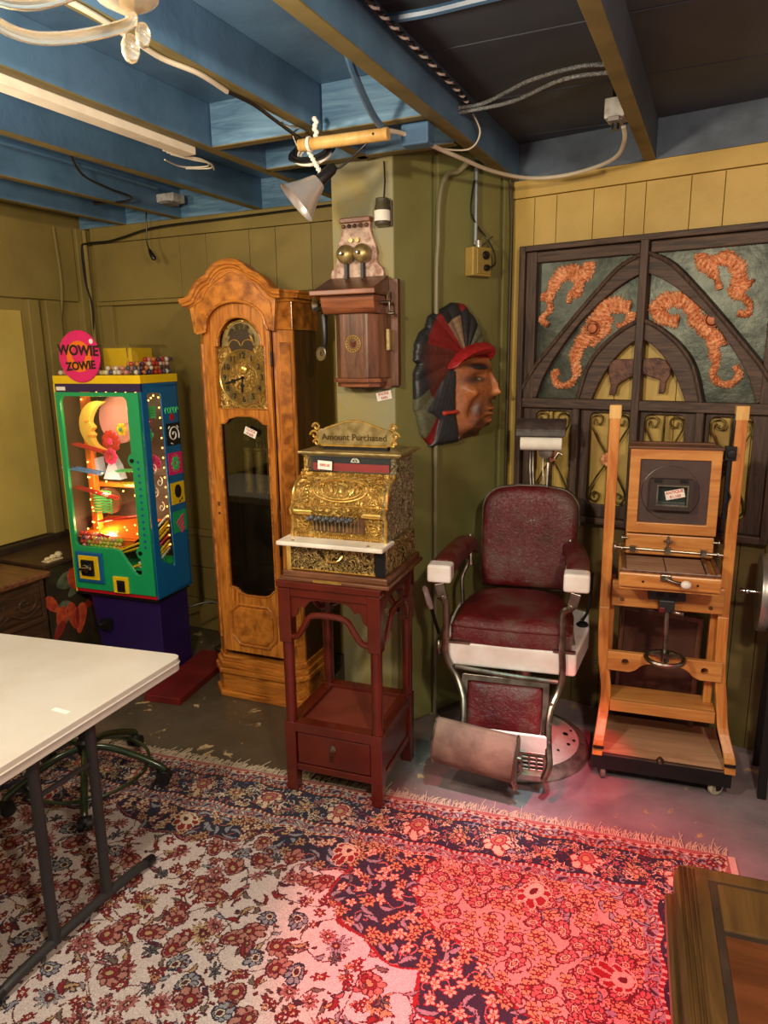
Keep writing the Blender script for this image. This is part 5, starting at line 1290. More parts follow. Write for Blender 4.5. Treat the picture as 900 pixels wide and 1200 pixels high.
m = MB(); m.box(-0.24, 0.24, 0.02, 0.26, 0.585, 0.60); m.plate([(0.05, 0.70), (0.235, 0.70), (0.235, 0.58), (0.12, 0.58)], (), 0.10, 0.11); m.build('inner_floor', gGR, gm)
m = MB(); m.box(-0.24, 0.05, 0.006, 0.05, 0.650, 0.661); m.build('ball_tray', M_acrylic, gm)
m = MB(); m.plate([(-0.12, 0.765), (-0.02, 0.758), (-0.075, 0.715)], (), 0.018, 0.022); rs_ = m.build('triangle_sign', gRD, gm)
m = MB(); m.tube([(-0.095, 0.016, 0.75), (-0.085, 0.016, 0.738), (-0.078, 0.016, 0.75), (-0.068, 0.016, 0.738), (-0.058, 0.016, 0.75)], 0.002, 5); m.build('sign_squiggle', gWH, rs_)
m = MB(); m.tube([(0.15+0.012*math.cos(t), 0.02, 0.60+0.0030*t) for t in [i*0.5 for i in range(26)]], 0.003, 5); m.build('white_spring', gWH, gm)
# string lights
M_bulb = emis('warm_string_bulb', (1.0, 0.36, 0.08, 1), 7)
m = MB(); pts = []
for k in range(9): pts.append((-0.185, 0.092, 0.80+k*0.08))
for k in range(6): pts.append((-0.19+k*0.062, 0.05, 0.775+0.01*math.sin(k*2)))
for k in range(6): pts.append((-0.17+k*0.06, 0.12, 1.478))
for k in range(7): pts.append((0.165, 0.03, 0.76+k*0.055))
for k in range(16): pts.append((0.244, 0.145, 0.70+k*0.05))
for k in range(4): pts.append((0.235, 0.06+0.02*k, 1.43+0.01*k))
for k in range(5): pts.append((-0.20+0.012*(k % 2), 0.10, 0.80+k*0.06))
pts += [(-0.05, 0.06, 1.03), (0.05, 0.06, 0.985), (0.12, 0.06, 0.965), (-0.07, 0.06, 1.07), (0.07, 0.1, 0.80), (0.02, 0.08, 0.79)]
for p in pts: m.ball(p, 0.0048, 6)
m.build('string_lights', M_bulb, gm)
for p, e in (((0.02, 0.02, 1.40), 0.7), ((0.0, 0.04, 0.98), 0.8), ((-0.05, 0.10, 0.79), 0.7), ((0.20, 0.10, 1.0), 0.8)):
    l = lamp('cabinet_bulb', 'POINT', (p[0]-0.05, p[1], p[2]), e*2.2, (1.0, 0.62, 0.30), 0.02); l.parent = gm
# ---- clear hopper and the round sign
m = MB(); hx = W_-0.002
prof_ = [(-hx, 1.563), (-hx, 1.66), (-hx+0.05, 1.705), (hx-0.05, 1.705), (hx, 1.66), (hx, 1.563)]
for y in (0.004, DP-0.006): m.plate([(x, z) for x, z in prof_], (), y, y+0.003, 'xz')
m.box(-hx, -hx+0.003, 0.006, DP-0.006, 1.563, 1.66); m.box(hx-0.003, hx, 0.006, DP-0.006, 1.563, 1.66)
m.plate([(-hx, 1.66), (-hx+0.05, 1.705), (-hx+0.047, 1.705), (-hx-0.0, 1.664)], (), 0.006, DP-0.006); m.box(-hx+0.05, hx-0.05, 0.006, DP-0.006, 1.702, 1.705)
m.bar((hx-0.05, DP/2, 1.7035), (hx, DP/2, 1.66), DP-0.01, 0.003, (0, 0, 1))
m.build('clear_hopper', M_acrylic, gm)
m = MB(); m.box(-0.02, 0.150, 0.09, 0.25, 1.563, 1.690); m.build('hopper_box', gYE, gm, bevel=0.004)
m = MB(); m.tube([(0.13, 0.085, 1.57), (0.13, 0.085, 1.69)], 0.003, 6); m.build('box_edge', M_brass, gm)
SX_, SZ_ = -0.075, 1.652
m = MB(); m.lathe([(0, 0), (0.122, 0), (0.124, 0.003), (0.122, 0.006), (0, 0.006)], (SX_, -0.006, SZ_), (0, -1, 0), 48); sg_o = m.build('round_sign', gPK, gm)
m = MB(); m.lathe([(0, 0), (0.074, 0), (0.074, 0.001), (0, 0.001)], (SX_, -0.012, SZ_), (0, -1, 0), 40); m.build('sign_orange_disc', gOR, sg_o)
m = MB(); m.lathe([(0, 0), (0.042, 0), (0.042, 0.0006), (0, 0.0006)], (SX_, -0.013, SZ_+0.01), (0, -1, 0), 30); m.build('sign_pink_disc', gPK, sg_o)
text('lettering', 'WOWIE', gBK, sg_o, (SX_-0.002, -0.0142, SZ_+0.027), 0.066, rot=(PI/2, 0.04, 0), bold=0.0022)
text('lettering', 'ZOWIE', gBK, sg_o, (SX_+0.006, -0.0142, SZ_-0.045), 0.054, rot=(PI/2, -0.05, 0), bold=0.0020)
m = MB(); m.lathe([(0, 0), (0.012, 0), (0, 0.001)], (SX_+0.080, -0.013, SZ_+0.070), (0, -1, 0), 16); m.build('sign_dot', gWH, sg_o)

# ---- gumballs: individual balls
ballcols = [('white', (236, 230, 220)), ('red', (196, 50, 50)), ('blue', (60, 66, 120)), ('pink', (230, 150, 150)), ('purple', (96, 60, 96)), ('yellow', (226, 196, 90)), ('lime', (150, 190, 50)), ('orange', (220, 130, 70))]
ballmesh = {}
for n, c in ballcols:
    m = MB(); m.ball((0, 0, 0), 0.0118, 12); t_ = m.build('gumball', C_(n+'_gumball_shell', *c, ro=0.25), None)
    ballmesh[n] = t_.data; bpy.data.objects.remove(t_)
gmM = Matrix.Translation(Vector((-2.735, 2.59, 0))) @ Matrix.Rotation(math.radians(5), 4, 'Z')
def gumball(p, col, where, grp):
    o = bpy.data.objects.new('gumball', ballmesh[col]); COL.objects.link(o); o.location = gmM @ Vector(p)
    art = 'an' if col == 'orange' else 'a'
    tag(o, '%s gumball %s' % (col, where), 'gumball', '%s gumballs %s' % (col, grp))
br = random.Random(3)
def heap(x0, x1, y0, y1, zb, hfun, n, cols, where, grp):
    got = []; t = 0
    while len(got) < n and t < 9000:
        t += 1
        lay = br.randint(0, 3); x = br.uniform(x0, x1); y = br.uniform(y0, y1); z = zb+0.0122+lay*0.0195
        if z > zb+hfun(x, y): continue
        if all((x-a)**2+(y-b)**2+(z-c)**2 > 0.0232**2 for a, b, c in got):
            got.append((x, y, z)); gumball((x, y, z), cols[br.randrange(len(cols))], where, grp)
heap(-0.235, -0.165, 0.018, 0.25, 1.563, lambda x, y: 0.055, 32, ['white', 'white', 'pink', 'yellow', 'white'], 'heaped in clear top left of round pink sign', 'left of the sign')
heap(0.035, 0.125, 0.018, 0.078, 1.563, lambda x, y: 0.045, 16, ['white', 'yellow', 'blue', 'pink'], 'heaped in clear top just right of round pink sign', 'just right of the sign')
heap(0.165, 0.240, 0.020, 0.268, 1.563, lambda x, y: 0.05+0.14*y, 100, ['red', 'blue', 'white', 'purple', 'pink', 'orange'], 'heaped in clear top beside yellow box on right', 'right of the yellow box')
# long pile on the right-hand side of the hopper box, seen through the side
got = 0
heap(-0.235, 0.225, 0.018, 0.03, 1.563, lambda x, y: 0.03, 14, ['white', 'pink'], 'in bottom row along front of clear top', 'in the bottom front row')
tray = []
for j in range(5):
    for i in range(11-(j > 3)*5):
        x = -0.208+i*0.0238+(0.0119 if j % 2 else 0); z = 0.712-0.0+0.0*i
        zz_ = 0.612+j*0.0 
        tray.append((x, 0.018+0.0, 0.614+j*0.0206+0.06))
for x, y, z in tray:
    c = br.choice(['lime', 'lime', 'yellow', 'orange', 'pink', 'red']) if x > -0.14 else br.choice(['red', 'purple', 'lime', 'pink'])
    gumball((x, y+0.003, z), c, 'in tray behind glass above coin handle', 'in the window tray')

# ================================================================== BARBER CHAIR (local: x to the sitter's left as seen, -y towards the front)
bc = thing('barber_chair', 'oxblood leather barber chair with white porcelain trim and round base', 'barber chair', (-0.65, 2.715, 0), 9)
M_baseporc = mat('worn_white_porcelain', S(226, 220, 214), 0.25, c2=S(190, 184, 180), nscale=6, coat=0.3)
m = MB(); m.lathe([(0.0, 0.0), (0.285, 0.0), (0.29, 0.012), (0.285, 0.03), (0.27, 0.040), (0.24, 0.046)], (0.0, 0.03, 0), (0, 0, 1), 56); bs = m.build('base_ring', mat('dull_nickel', S(170, 166, 158), 0.35, 0.7, c2=S(120, 112, 108), nscale=20), bc)
m = MB(); m.lathe([(0.245, 0.045), (0.20, 0.060), (0.13, 0.09), (0.085, 0.125), (0.075, 0.16), (0.075, 0.30), (0.0, 0.30)], (0.0, 0.03, 0), (0, 0, 1), 48); m.build('base_dish', M_baseporc, bs)
m = MB()
for a, r_, w in ((0.1, 0.19, 0.012), (-0.25, 0.21, 0.008), (0.3, 0.22, 0.006), (-0.05, 0.225, 0.007), (-0.6, 0.2, 0.006)): m.lathe([(0, 0.0022), (w, 0.001)], (r_*math.cos(a), 0.03+r_*math.sin(a), 0.056+(0.24-r_)*0.25), (0.25, 0, 1), 7)
m.build('chipped_spots', M_black, bs)
m = MB(); m.lathe([(0.05, 0.28), (0.05, 0.44)], (0, 0.03, 0), (0, 0, 1), 24); m.box(-0.18, 0.18, -0.15, 0.16, 0.43, 0.475); m.build('pump_column', M_steel, bc, bevel=0.005)
# porcelain apron
m = MB()
ap_o = [(-0.258, -0.29), (0.218, -0.29), (0.262, -0.02), (0.262, 0.16), (0.2, 0.2), (-0.24, 0.2), (-0.29, 0.16), (-0.29, -0.02)]
ap_i = [(x*0.82, y*0.82) for x, y in ap_o]
m.plate(ap_o, (), 0.488, 0.578, 'xy'); m.build('porcelain_apron', M_white, bc, bevel=0.010, seg=3)
# seat cushion
def cushion(name, P, zbot, ztop, puff, m_, parent, edge=0.03, n=18):
    """P: outline function u in [-1,1], v in [0,1] -> (x,y)"""
    rows = []
    for j in range(n+1):
        v = j/n; r_ = []
        for i in range(n+1):
            u = -1+2*i/n; x, y = P(u, v)
            e = min(1-abs(u), v*2, (1-v)*2); k = 1-max(0, 1-e/0.22)**2.6
            r_.append((x, y, ztop(v) + puff*k - edge*(1-k)))
        rows.append(r_)
    q = MB(); q.strip(rows)
    top = rows; bor = [top[0][i] for i in range(n+1)]+[top[j][n] for j in range(1, n+1)]+[top[n][i] for i in range(n-1, -1, -1)]+[top[j][0] for j in range(n-1, 0, -1)]
    q.strip([bor, [(x, y, zbot) for x, y, z in bor]], True, True)
    q.add([(x, y, zbot) for x, y, z in bor], [tuple(range(len(bor)))])
    return q.build(name, m_, parent, angle=60)
def seatP(u, v):
    hwid = 0.222+0.004*v-0.07*max(0, v-0.55)**1.5*2.2
    front = -0.275-0.012*(1-u*u)
    back = 0.13-0.10*abs(u)**3
    return (-0.022+u*hwid, front+(back-front)*v)
seat = cushion('seat_cushion', seatP, 0.578, lambda v: 0.655+0.008*v, 0.020, M_leather, bc, 0.012)
m = MB(); Q = [seatP(-1+2*i/24, 0) for i in range(25)]
m.tube([(x, y-0.001, 0.643) for x, y in Q], 0.004, 6); m.build('seat_piping', M_leather, seat)
for xa, xb in ((-0.252, -0.170), (0.135, 0.215)): m = MB(); m.box(xa, xb, -0.296, -0.28, 0.578, 0.586); m.build('seat_bracket', M_steel, bc)
# backrest
bo = [(-0.195, 0.66), (0.195, 0.66)]
shape = rrect(-0.200, 0.200, 0.655, 1.085, 0.02, 4)
def bx(t): return None
outline = [(0.19, 0.655), (0.198, 0.72)]+[(0.201, 0.90)]+arc(0.105, 0.985, 0.095, 0, 88, 8, 0.098)+[(0.05, 1.092), (-0.05, 1.092)]+arc(-0.105, 0.985, 0.095, 92, 180, 8, 0.098)+[(-0.201, 0.90), (-0.198, 0.72), (-0.19, 0.655)]
tilt = Matrix.Translation((0, 0.20, 0.655)) @ Matrix.Rotation(math.radians(-9), 4, 'X') @ Matrix.Translation((0, 0, -0.655))
n_ = len(outline)
m = MB(); m.M = tilt
cz_ = 0.865
def ring(sc, y): return [((x)*sc, y, cz_+(z-cz_)*sc) for x, z in outline]
rows = [ring(1.0, 0.0), ring(1.0, -0.016), ring(0.975, -0.034), ring(0.93, -0.046), ring(0.84, -0.052), ring(0.65, -0.052), ring(0.4, -0.048), ring(0.15, -0.046)]
m.strip([r_+[r_[0]] for r_ in rows]); m.add(rows[-1], [tuple(range(n_))])
back = m.build('backrest', M_leather, bc, angle=60)
m = MB(); m.M = tilt; m.tube([(x*1.012, 0.0, cz_+(z-cz_)*1.012) for x, z in outline], 0.006, 8, True); m.plate([(x, z) for x, z in outline], (), 0.0, 0.022, 'xz'); m.build('back_frame', M_steel, back)
# arms
for sg, x0, x1, nm in ((-1, -0.328, -0.238, 'left'), (1, 0.162, 0.252, 'right')):
    cx = (x0+x1)/2; m = MB()
    path = [(cx, -0.255), (cx+0.002*sg, -0.12), (cx-0.004*sg, 0.0), (cx-0.018*sg, 0.14), (cx-0.035*sg, 0.20)]
    rows = []
    for k, (px_, py_) in enumerate(smoothline(path, 5)):
        w = 0.040+0.002*math.sin(k*0.2); zt = 0.885-0.012*(k/20)
        if k > 16: zt -= 0.006*(k-16)
        rows.append([(px_-w, py_, zt-0.055), (px_-w, py_, zt-0.012), (px_-w*0.75, py_, zt), (px_-w*0.3, py_, zt+0.006), (px_+w*0.3, py_, zt+0.006), (px_+w*0.75, py_, zt), (px_+w, py_, zt-0.012), (px_+w, py_, zt-0.055)])
    m.strip([r_+[r_[0]] for r_ in rows]); m.add(rows[-1], [tuple(range(8))]); m.add(rows[0], [tuple(range(8))[::-1]])
    ar = m.build('armrest', M_leather, bc, angle=70)
    m = MB(); m.box(x0, x1, -0.322, -0.25, 0.818, 0.886); m.build('porcelain_cap', M_white, ar, bevel=0.010, seg=3)
    m = MB(); m.box(cx-0.03, cx+0.03, -0.27, 0.15, 0.808, 0.826)
    m.bar((cx, -0.31, 0.815), (cx-0.012*sg, -0.31, 0.765), 0.036, 0.014, (0, 1, 0)); m.tube([(cx-0.012*sg, -0.31, 0.77), (cx-0.02*sg, -0.31, 0.755)], 0.016, 10)
    # rear support of the arm
    m.tube(smoothline([(cx-0.01*sg, 0.13, 0.815), (cx-0.03*sg, 0.15, 0.76), (cx-0.012*sg, 0.12, 0.70), (cx-0.02*sg, 0.10, 0.62), (cx-0.02*sg, 0.10, 0.575)], 4), 0.009, 8)
    m.tube(smoothline([(cx-0.035*sg, 0.19, 0.88), (cx-0.040*sg, 0.17, 0.80), (cx-0.045*sg, 0.15, 0.75)], 4), 0.012, 8)
    m.build('arm_bracket', M_steel, ar, bevel=0.002)
# front side rails and leg frame
def frail(pts, w, nm='side_rail', r=0.0125):
    q = MB(); q.tube(smoothline(pts, 5), r, 10); return q.build(nm, M_steel, bc)
frail([(0.200, -0.31, 0.765), (0.180, -0.305, 0.752), (0.165, -0.302, 0.735), (0.164, -0.302, 0.68), (0.168, -0.302, 0.58), (0.172, -0.302, 0.50), (0.162, -0.31, 0.44), (0.140, -0.34, 0.385), (0.132, -0.37, 0.33), (0.137, -0.40, 0.25), (0.142, -0.42, 0.195), (0.125, -0.43, 0.145)], 1)
frail([(-0.285, -0.31, 0.765), (-0.268, -0.305, 0.752), (-0.258, -0.302, 0.72), (-0.258, -0.302, 0.60), (-0.260, -0.302, 0.545), (-0.240, -0.303, 0.49), (-0.214, -0.31, 0.45), (-0.186, -0.34, 0.39), (-0.178, -0.37, 0.33), (-0.180, -0.40, 0.25), (-0.18, -0.42, 0.19)], 1)
frail([(-0.222, -0.305, 0.488), (-0.03, -0.305, 0.474), (0.158, -0.305, 0.468)], 1, 'front_crossbar', 0.009)
m = MB(); m.M = Matrix.Translation((0, -0.302, 0.46)) @ Matrix.Rotation(math.radians(-12), 4, 'X') @ Matrix.Translation((0, 0, -0.46))
m.plate(rrect(-0.195, 0.128, 0.235, 0.462, 0.008, 3), (rrect(-0.172, 0.106, 0.262, 0.440, 0.006, 3),), -0.004, 0.010); lf = m.build('leg_frame', M_steel, bc, bevel=0.003)
m = MB(); m.M = Matrix.Translation((0, -0.302, 0.46)) @ Matrix.Rotation(math.radians(-12), 4, 'X') @ Matrix.Translation((0, 0, -0.46))
pr = rrect(-0.170, 0.104, 0.264, 0.438, 0.014, 4)
cxp, czp = -0.033, 0.351
rows = [[(cxp+(x-cxp)*s_, y, czp+(z-czp)*s_) for x, z in pr] for s_, y in ((1, 0.008), (1.0, -0.004), (0.96, -0.012), (0.85, -0.016), (0.4, -0.018))]
m.strip([r_+[r_[0]] for r_ in rows]); m.add(rows[-1], [tuple(range(len(pr)))]); m.build('calf_pad', M_leather, lf, angle=60)
m = MB()
for z, y in ((0.40, -0.347), (0.34, -0.377), (0.28, -0.40), (0.22, -0.42)): m.ball((0.139, y, z), 0.006, 8)
m.build('rail_screws', M_chrome, lf)
# footrest: white plate and iron grille, sloping
ft = Matrix.Translation((0.045, -0.405, 0.262)) @ Matrix.Rotation(math.radians(20), 4, 'X')
m = MB(); m.M = ft
m.plate(rrect(-0.225, 0.085, -0.035, 0.050, 0.012, 4), (), -0.004, 0.006, 'xz'); m.build('foot_plate', M_white, bc, bevel=0.002)
m = MB(); m.M = ft
hl = []
for j in range(4):
    for i in range(3): hl.append([(0.0+i*0.027, -0.062-j*0.022), (0.020+i*0.027, -0.062-j*0.022), (0.020+i*0.027, -0.048-j*0.022), (0.0+i*0.027, -0.048-j*0.022)])
m.plate([(-0.23, -0.036), (0.09, -0.036), (0.086, -0.10), (0.068, -0.155), (-0.21, -0.155)], hl, -0.006, 0.006, 'xz'); m.plate([(-0.21, -0.15), (0.07, -0.15), (0.068, -0.18), (-0.208, -0.18)], (), -0.016, 0.004); m.build('foot_grille', M_steel, bc, bevel=0.002)
# roller shaped calf / foot pad hung in front
rp = Matrix.Translation((-0.115, -0.445, 0.245)) @ Matrix.Rotation(math.radians(4), 4, 'Y') @ Matrix.Rotation(math.radians(-6), 4, 'Z')
m = MB(); m.M = rp; prf = []
prf = [(-0.045, 0.088), (-0.066, 0.05), (-0.074, 0.0), (-0.062, -0.05), (-0.025, -0.088), (0.01, -0.092), (0.035, -0.07), (0.02, 0.05), (-0.01, 0.092), (-0.035, 0.10)]
prf = smoothline(prf+[prf[0]], 4)[:-1]
X0, X1 = -0.150, 0.150
rows = []
for x, s_ in ((X0, 0.93), (X0+0.006, 1.0), (X1-0.006, 1.0), (X1, 0.93)): rows.append([(x, y*s_, z*s_) for y, z in prf])
m.strip([r_+[r_[0]] for r_ in rows]); m.add(rows[0], [tuple(range(len(prf)))]); m.add(rows[-1], [tuple(range(len(prf)))[::-1]])
rpd = m.build('footrest_pad', M_suede, bc, angle=50)
m = MB(); m.M = rp
for x in (X0+0.002, X1-0.002): m.tube([(x, y*1.01, z*1.01) for y, z in prf], 0.0035, 6, True)
m.cyl((X0-0.012, -0.02, 0.0), (X0, -0.02, 0.0), 0.008); m.ball((X0-0.014, -0.02, 0.0), 0.007, 8); m.cyl((X1, 0, 0.0), (X1+0.012, 0, 0.0), 0.010)
m.tube([(X0+0.03, 0.0, -0.09), (X0+0.07, 0.06, -0.15), (X0+0.10, 0.10, -0.13)], 0.006, 8); m.tube([(X1-0.01, -0.01, -0.08), (X1+0.005, 0.0, -0.12), (X1-0.02, 0.03, -0.14)], 0.010, 8)
m.tube([(X1+0.005, 0, -0.02), (X1+0.015, 0.02, -0.06), (X1-0.01, 0.05, -0.11)], 0.007, 8)
m.build('pad_frame', M_steel, rpd)
# levers
m = MB(); m.tube([(-0.325, -0.10, 0.53), (-0.345, -0.11, 0.60), (-0.355, -0.115, 0.645)], 0.008, 8); lv = m.build('reclining_lever', M_black, bc)
m = MB(); m.tube([(-0.354, -0.115, 0.64), (-0.362, -0.118, 0.665), (-0.372, -0.12, 0.70), (-0.380, -0.122, 0.725), (-0.383, -0.123, 0.735)], [0.009, 0.013, 0.011, 0.012, 0.005], 12); m.build('porcelain_handle', M_white, lv)
m = MB(); m.tube([(-0.305, -0.2, 0.545), (-0.306, -0.2, 0.48)], [0.008, 0.010], 10); m.build('side_pin', M_steel, bc)
m = MB(); m.tube([(0.204, -0.20, 0.545), (0.196, -0.20, 0.60), (0.192, -0.20, 0.640)], [0.017, 0.012, 0.010], 12); m.ball((0.191, -0.2, 0.645), 0.011, 10); m.build('hand_lever', M_steel, bc)
m = MB(); m.tube([(0.262, -0.0, 0.80), (0.262, -0.0, 0.70), (0.250, -0.0, 0.63), (0.235, 0.0, 0.60)], 0.006, 8); m.lathe([(0, 0), (0.022, 0.0), (0.024, 0.006), (0.016, 0.014), (0, 0.015)], (0.235, 0.0, 0.578), (0, 0, 1), 18); m.build('arm_post', M_black, bc)
# headrest with paper roll, swung behind
m = MB(); hy = 0.31
for x in (-0.012, 0.0, 0.042): m.tube([(x+0.02, 0.20, 0.95), (x+0.01, 0.26, 1.08), (x, hy, 1.16), (x, hy, 1.26)], 0.0035, 6)
m.tube([(0.066, 0.22, 1.0), (0.066, 0.28, 1.10), (0.066, hy, 1.18)], 0.010, 8); m.tube([(0.066, hy, 1.18), (0.058, hy, 1.21), (0.09, hy, 1.245)], 0.008, 8); m.tube([(0.09, hy, 1.20), (0.105, hy, 1.225), (0.12, hy, 1.218)], 0.006, 8)
m.lathe([(0, 0), (0.028, 0), (0.03, 0.01), (0, 0.012)], (0.05, hy, 1.23), (0, -1, 0), 16); hr = m.build('headrest_posts', M_steel, bc)
m = MB(); m.cyl((-0.052, hy-0.03, 1.270), (0.118, hy-0.03, 1.270), 0.032, n=28); m.build('paper_roll', M_paper, hr)
m = MB()
hp = smoothline([(hy-0.075, 1.302), (hy-0.068, 1.33), (hy-0.04, 1.358), (hy-0.0, 1.37), (hy+0.03, 1.355), (hy+0.03, 1.34), (hy-0.0, 1.33), (hy-0.04, 1.306)], 3)
m.plate(hp, (), -0.070, 0.132, 'yz'); m.build('headrest_pad', mat('cracked_dark_leather', S(70, 58, 54), 0.5, c2=S(48, 40, 38), nscale=20, bump=0.3), hr, bevel=0.006)

# ================================================================== STUDIO CAMERA STAND (local: y=0 front edge of the cart, +y back)
sc_ = thing('camera_stand', 'orange varnished wooden studio camera stand on black wheeled base', 'camera stand', (-0.11, 2.64, 0), 7)
m = MB(); m.box(-0.222, 0.270, 0.0, 0.36, 0.072, 0.080); m.box(-0.222, 0.270, -0.006, 0.0, 0.055, 0.115); m.box(-0.222, -0.21, 0, 0.36, 0.06, 0.11); m.box(0.258, 0.270, 0, 0.36, 0.06, 0.11)
bs_ = m.build('iron_base', M_black, sc_, bevel=0.002)
m = MB(); m.box(-0.205, 0.253, 0.012, 0.34, 0.080, 0.112); m.build('base_board', M_plank, sc_, bevel=0.003)
m = MB(); m.box(-0.21, 0.258, -0.004, 0.014, 0.08, 0.118); m.build('front_batten', M_weatherx, bs_, bevel=0.003)
m = MB(); m.lathe([(0, 0), (0.014, 0), (0.014, 0.012), (0, 0.012)], (0.02, 0.0, 0.118), (0, -0.3, 1), 6, False); m.cyl((0.02, 0, 0.12), (0.02, -0.004, 0.138), 0.006); m.build('bolt', M_steel, bs_)
def caster(x, y, yaw_, rr, mw):
    e = MB(); e.M = Matrix.Translation((x, y, 0)) @ Matrix.Rotation(yaw_, 4, 'Z')
    e.box(-0.022, 0.022, -0.022, 0.022, 0.066, 0.074)
    for sg in (-1, 1): e.plate([(-0.022, 0.07), (0.022, 0.07), (0.008, 0.025), (-0.012, 0.025)], (), sg*0.015, sg*0.0175, 'yz')
    o = e.build('caster', M_black, sc_); e = MB(); e.M = Matrix.Translation((x, y, 0)) @ Matrix.Rotation(yaw_, 4, 'Z')
    e.lathe([(0, -0.011), (rr*0.35, -0.011), (rr*0.4, -0.008), (rr*0.85, -0.010), (rr, -0.006), (rr, 0.006), (rr*0.85, 0.010), (rr*0.4, 0.008), (rr*0.35, 0.011), (0, 0.011)], (0, 0, rr+0.001), (1, 0, 0), 28); e.build('wheel', mw, o)
M_wheelw = mat('cream_rubber', S(186, 176, 156), 0.5); M_wheelg = mat('grey_rubber', S(110, 106, 100), 0.5)
caster(-0.185, 0.03, 0.1, 0.031, M_wheelg); caster(0.225, 0.03, -0.9, 0.033, M_wheelw); caster(-0.185, 0.32, 0.4, 0.031, M_wheelg); caster(0.23, 0.32, 0.2, 0.031, M_wheelg)
for sg, xa, xb, xf in ((-1, -0.212, -0.190, -0.205), (1, 0.204, 0.224, 0.258)):
    m = MB()
    m.bar((xa, 0.10, 0.68), (xa, 0.10, 1.425), 0.038, 0.034, (0, 1, 0)); up = m.build('upright', M_pine, sc_, bevel=0.003)
    m = MB(); m.box(xa-0.021, xa+0.021, 0.081, 0.119, 1.405, 1.455); m.build('pale_cap', M_pinetip, up, bevel=0.003)
    m = MB()
    P = smoothline([(xa, 0.10, 0.69), (xa+0.2*(xb-xa), 0.10, 0.5), (xb, 0.10, 0.36), (xb+0.3*(xf-xb), 0.085, 0.26), (xf, 0.03, 0.17), (xf+0.004*sg, 0.012, 0.112)], 5)
    rows = []
    for i, p in enumerate(P):
        d = 0.022+0.006*math.sin(PI*i/len(P)); rows.append([(p[0]-0.019, p[1]-d, p[2]), (p[0]+0.019, p[1]-d, p[2]), (p[0]+0.019, p[1]+d, p[2]), (p[0]-0.019, p[1]+d, p[2])])
    m.strip([r_+[r_[0]] for r_ in rows], False); m.add(rows[0], [(0, 1, 2, 3)]); m.add(rows[-1], [(3, 2, 1, 0)])
    m.build('lower_leg', M_pine, sc_, bevel=0.003)
    m = MB(); m.bar((xa-0.022*sg, 0.15, 0.318), (xa-0.022*sg, 0.14, 0.80), 0.03, 0.03, (0, 1, 0)); m.build('rear_brace', M_pine, sc_, bevel=0.003)
    m = MB(); m.cyl((xa+0.02*sg, 0.1, 0.45), (xa+0.026*sg, 0.1, 0.45), 0.008); m.box(xf-0.02, xf+0.02, -0.022, -0.012, 0.148, 0.156); m.build('bolt_plate', M_black, sc_)
m = MB(); m.box(-0.188, 0.200, 0.055, 0.082, 0.706, 0.805); ub = m.build('upper_rail', M_pinex, sc_, bevel=0.006)
m = MB()
for x, z in ((-0.15, 0.735), (0.155, 0.73)): m.cyl((x, 0.054, z), (x, 0.050, z), 0.007, n=12)
m.build('rail_bolt', M_walnut, ub)
sca = [(-0.190, 0.518), (-0.190, 0.442)]+smoothline([(-0.11, 0.440), (-0.085, 0.452), (-0.065, 0.472), (-0.03, 0.482), (0.06, 0.482), (0.095, 0.472), (0.115, 0.452), (0.14, 0.440)], 3)+[(0.214, 0.440), (0.214, 0.518)]
m = MB(); m.plate(sca[::-1], (arc(-0.125, 0.480, 0.013, 0, 360, 14)[:-1], arc(0.155, 0.478, 0.013, 0, 360, 14)[:-1]), 0.062, 0.085, 'xz'); m.build('scalloped_rail', M_pinex, sc_, bevel=0.002)
m = MB(); m.box(-0.172, 0.205, 0.06, 0.082, 0.272, 0.318); m.build('lower_rail', M_pinex, sc_, bevel=0.003)
m = MB(); m.box(-0.172, 0.205, 0.082, 0.20, 0.300, 0.318); m.build('lower_shelf', M_pinex, sc_, bevel=0.003)
# lifting screw and handwheel
m = MB(); m.box(-0.062, 0.066, 0.015, 0.055, 0.755, 0.828); m.box(-0.025, 0.03, 0.005, 0.04, 0.715, 0.76); lj = m.build('tilt_bracket', mat('dark_gunmetal', S(56, 58, 58), 0.45, 0.5), sc_, bevel=0.004)
m = MB(); m.box(-0.034, -0.008, 0.010, 0.016, 0.772, 0.812); m.box(0.012, 0.038, 0.010, 0.016, 0.772, 0.812); m.build('bracket_window', M_black, lj)
m = MB(); m.box(-0.022, -0.002, -0.002, 0.014, 0.715, 0.735); m.build('red_clamp', M_redpaint, lj, bevel=0.003)
m = MB(); m.tube([(0.02, 0.0, 0.722), (0.06, -0.01, 0.718)], 0.008, 10); m.build('clamp_lever', M_steel, lj)
m = MB(); m.cyl((0.010, 0.03, 0.545), (0.006, 0.03, 0.73), 0.009, n=14); m.build('lifting_screw', M_steel, sc_)
m = MB(); m.tube([(0.011+0.066*math.cos(t), 0.0+0.066*math.sin(t)+0.02, 0.530) for t in [2*PI*i/32 for i in range(32)]], 0.009, 8, True)
for k in range(3): m.tube([(0.011, 0.02, 0.536), (0.011+0.062*math.cos(k*2.1+0.5), 0.02+0.062*math.sin(k*2.1+0.5), 0.531)], 0.006, 6)
m.cyl((0.011, 0.02, 0.52), (0.011, 0.02, 0.555), 0.016, n=14); m.build('handwheel', M_steel, sc_)

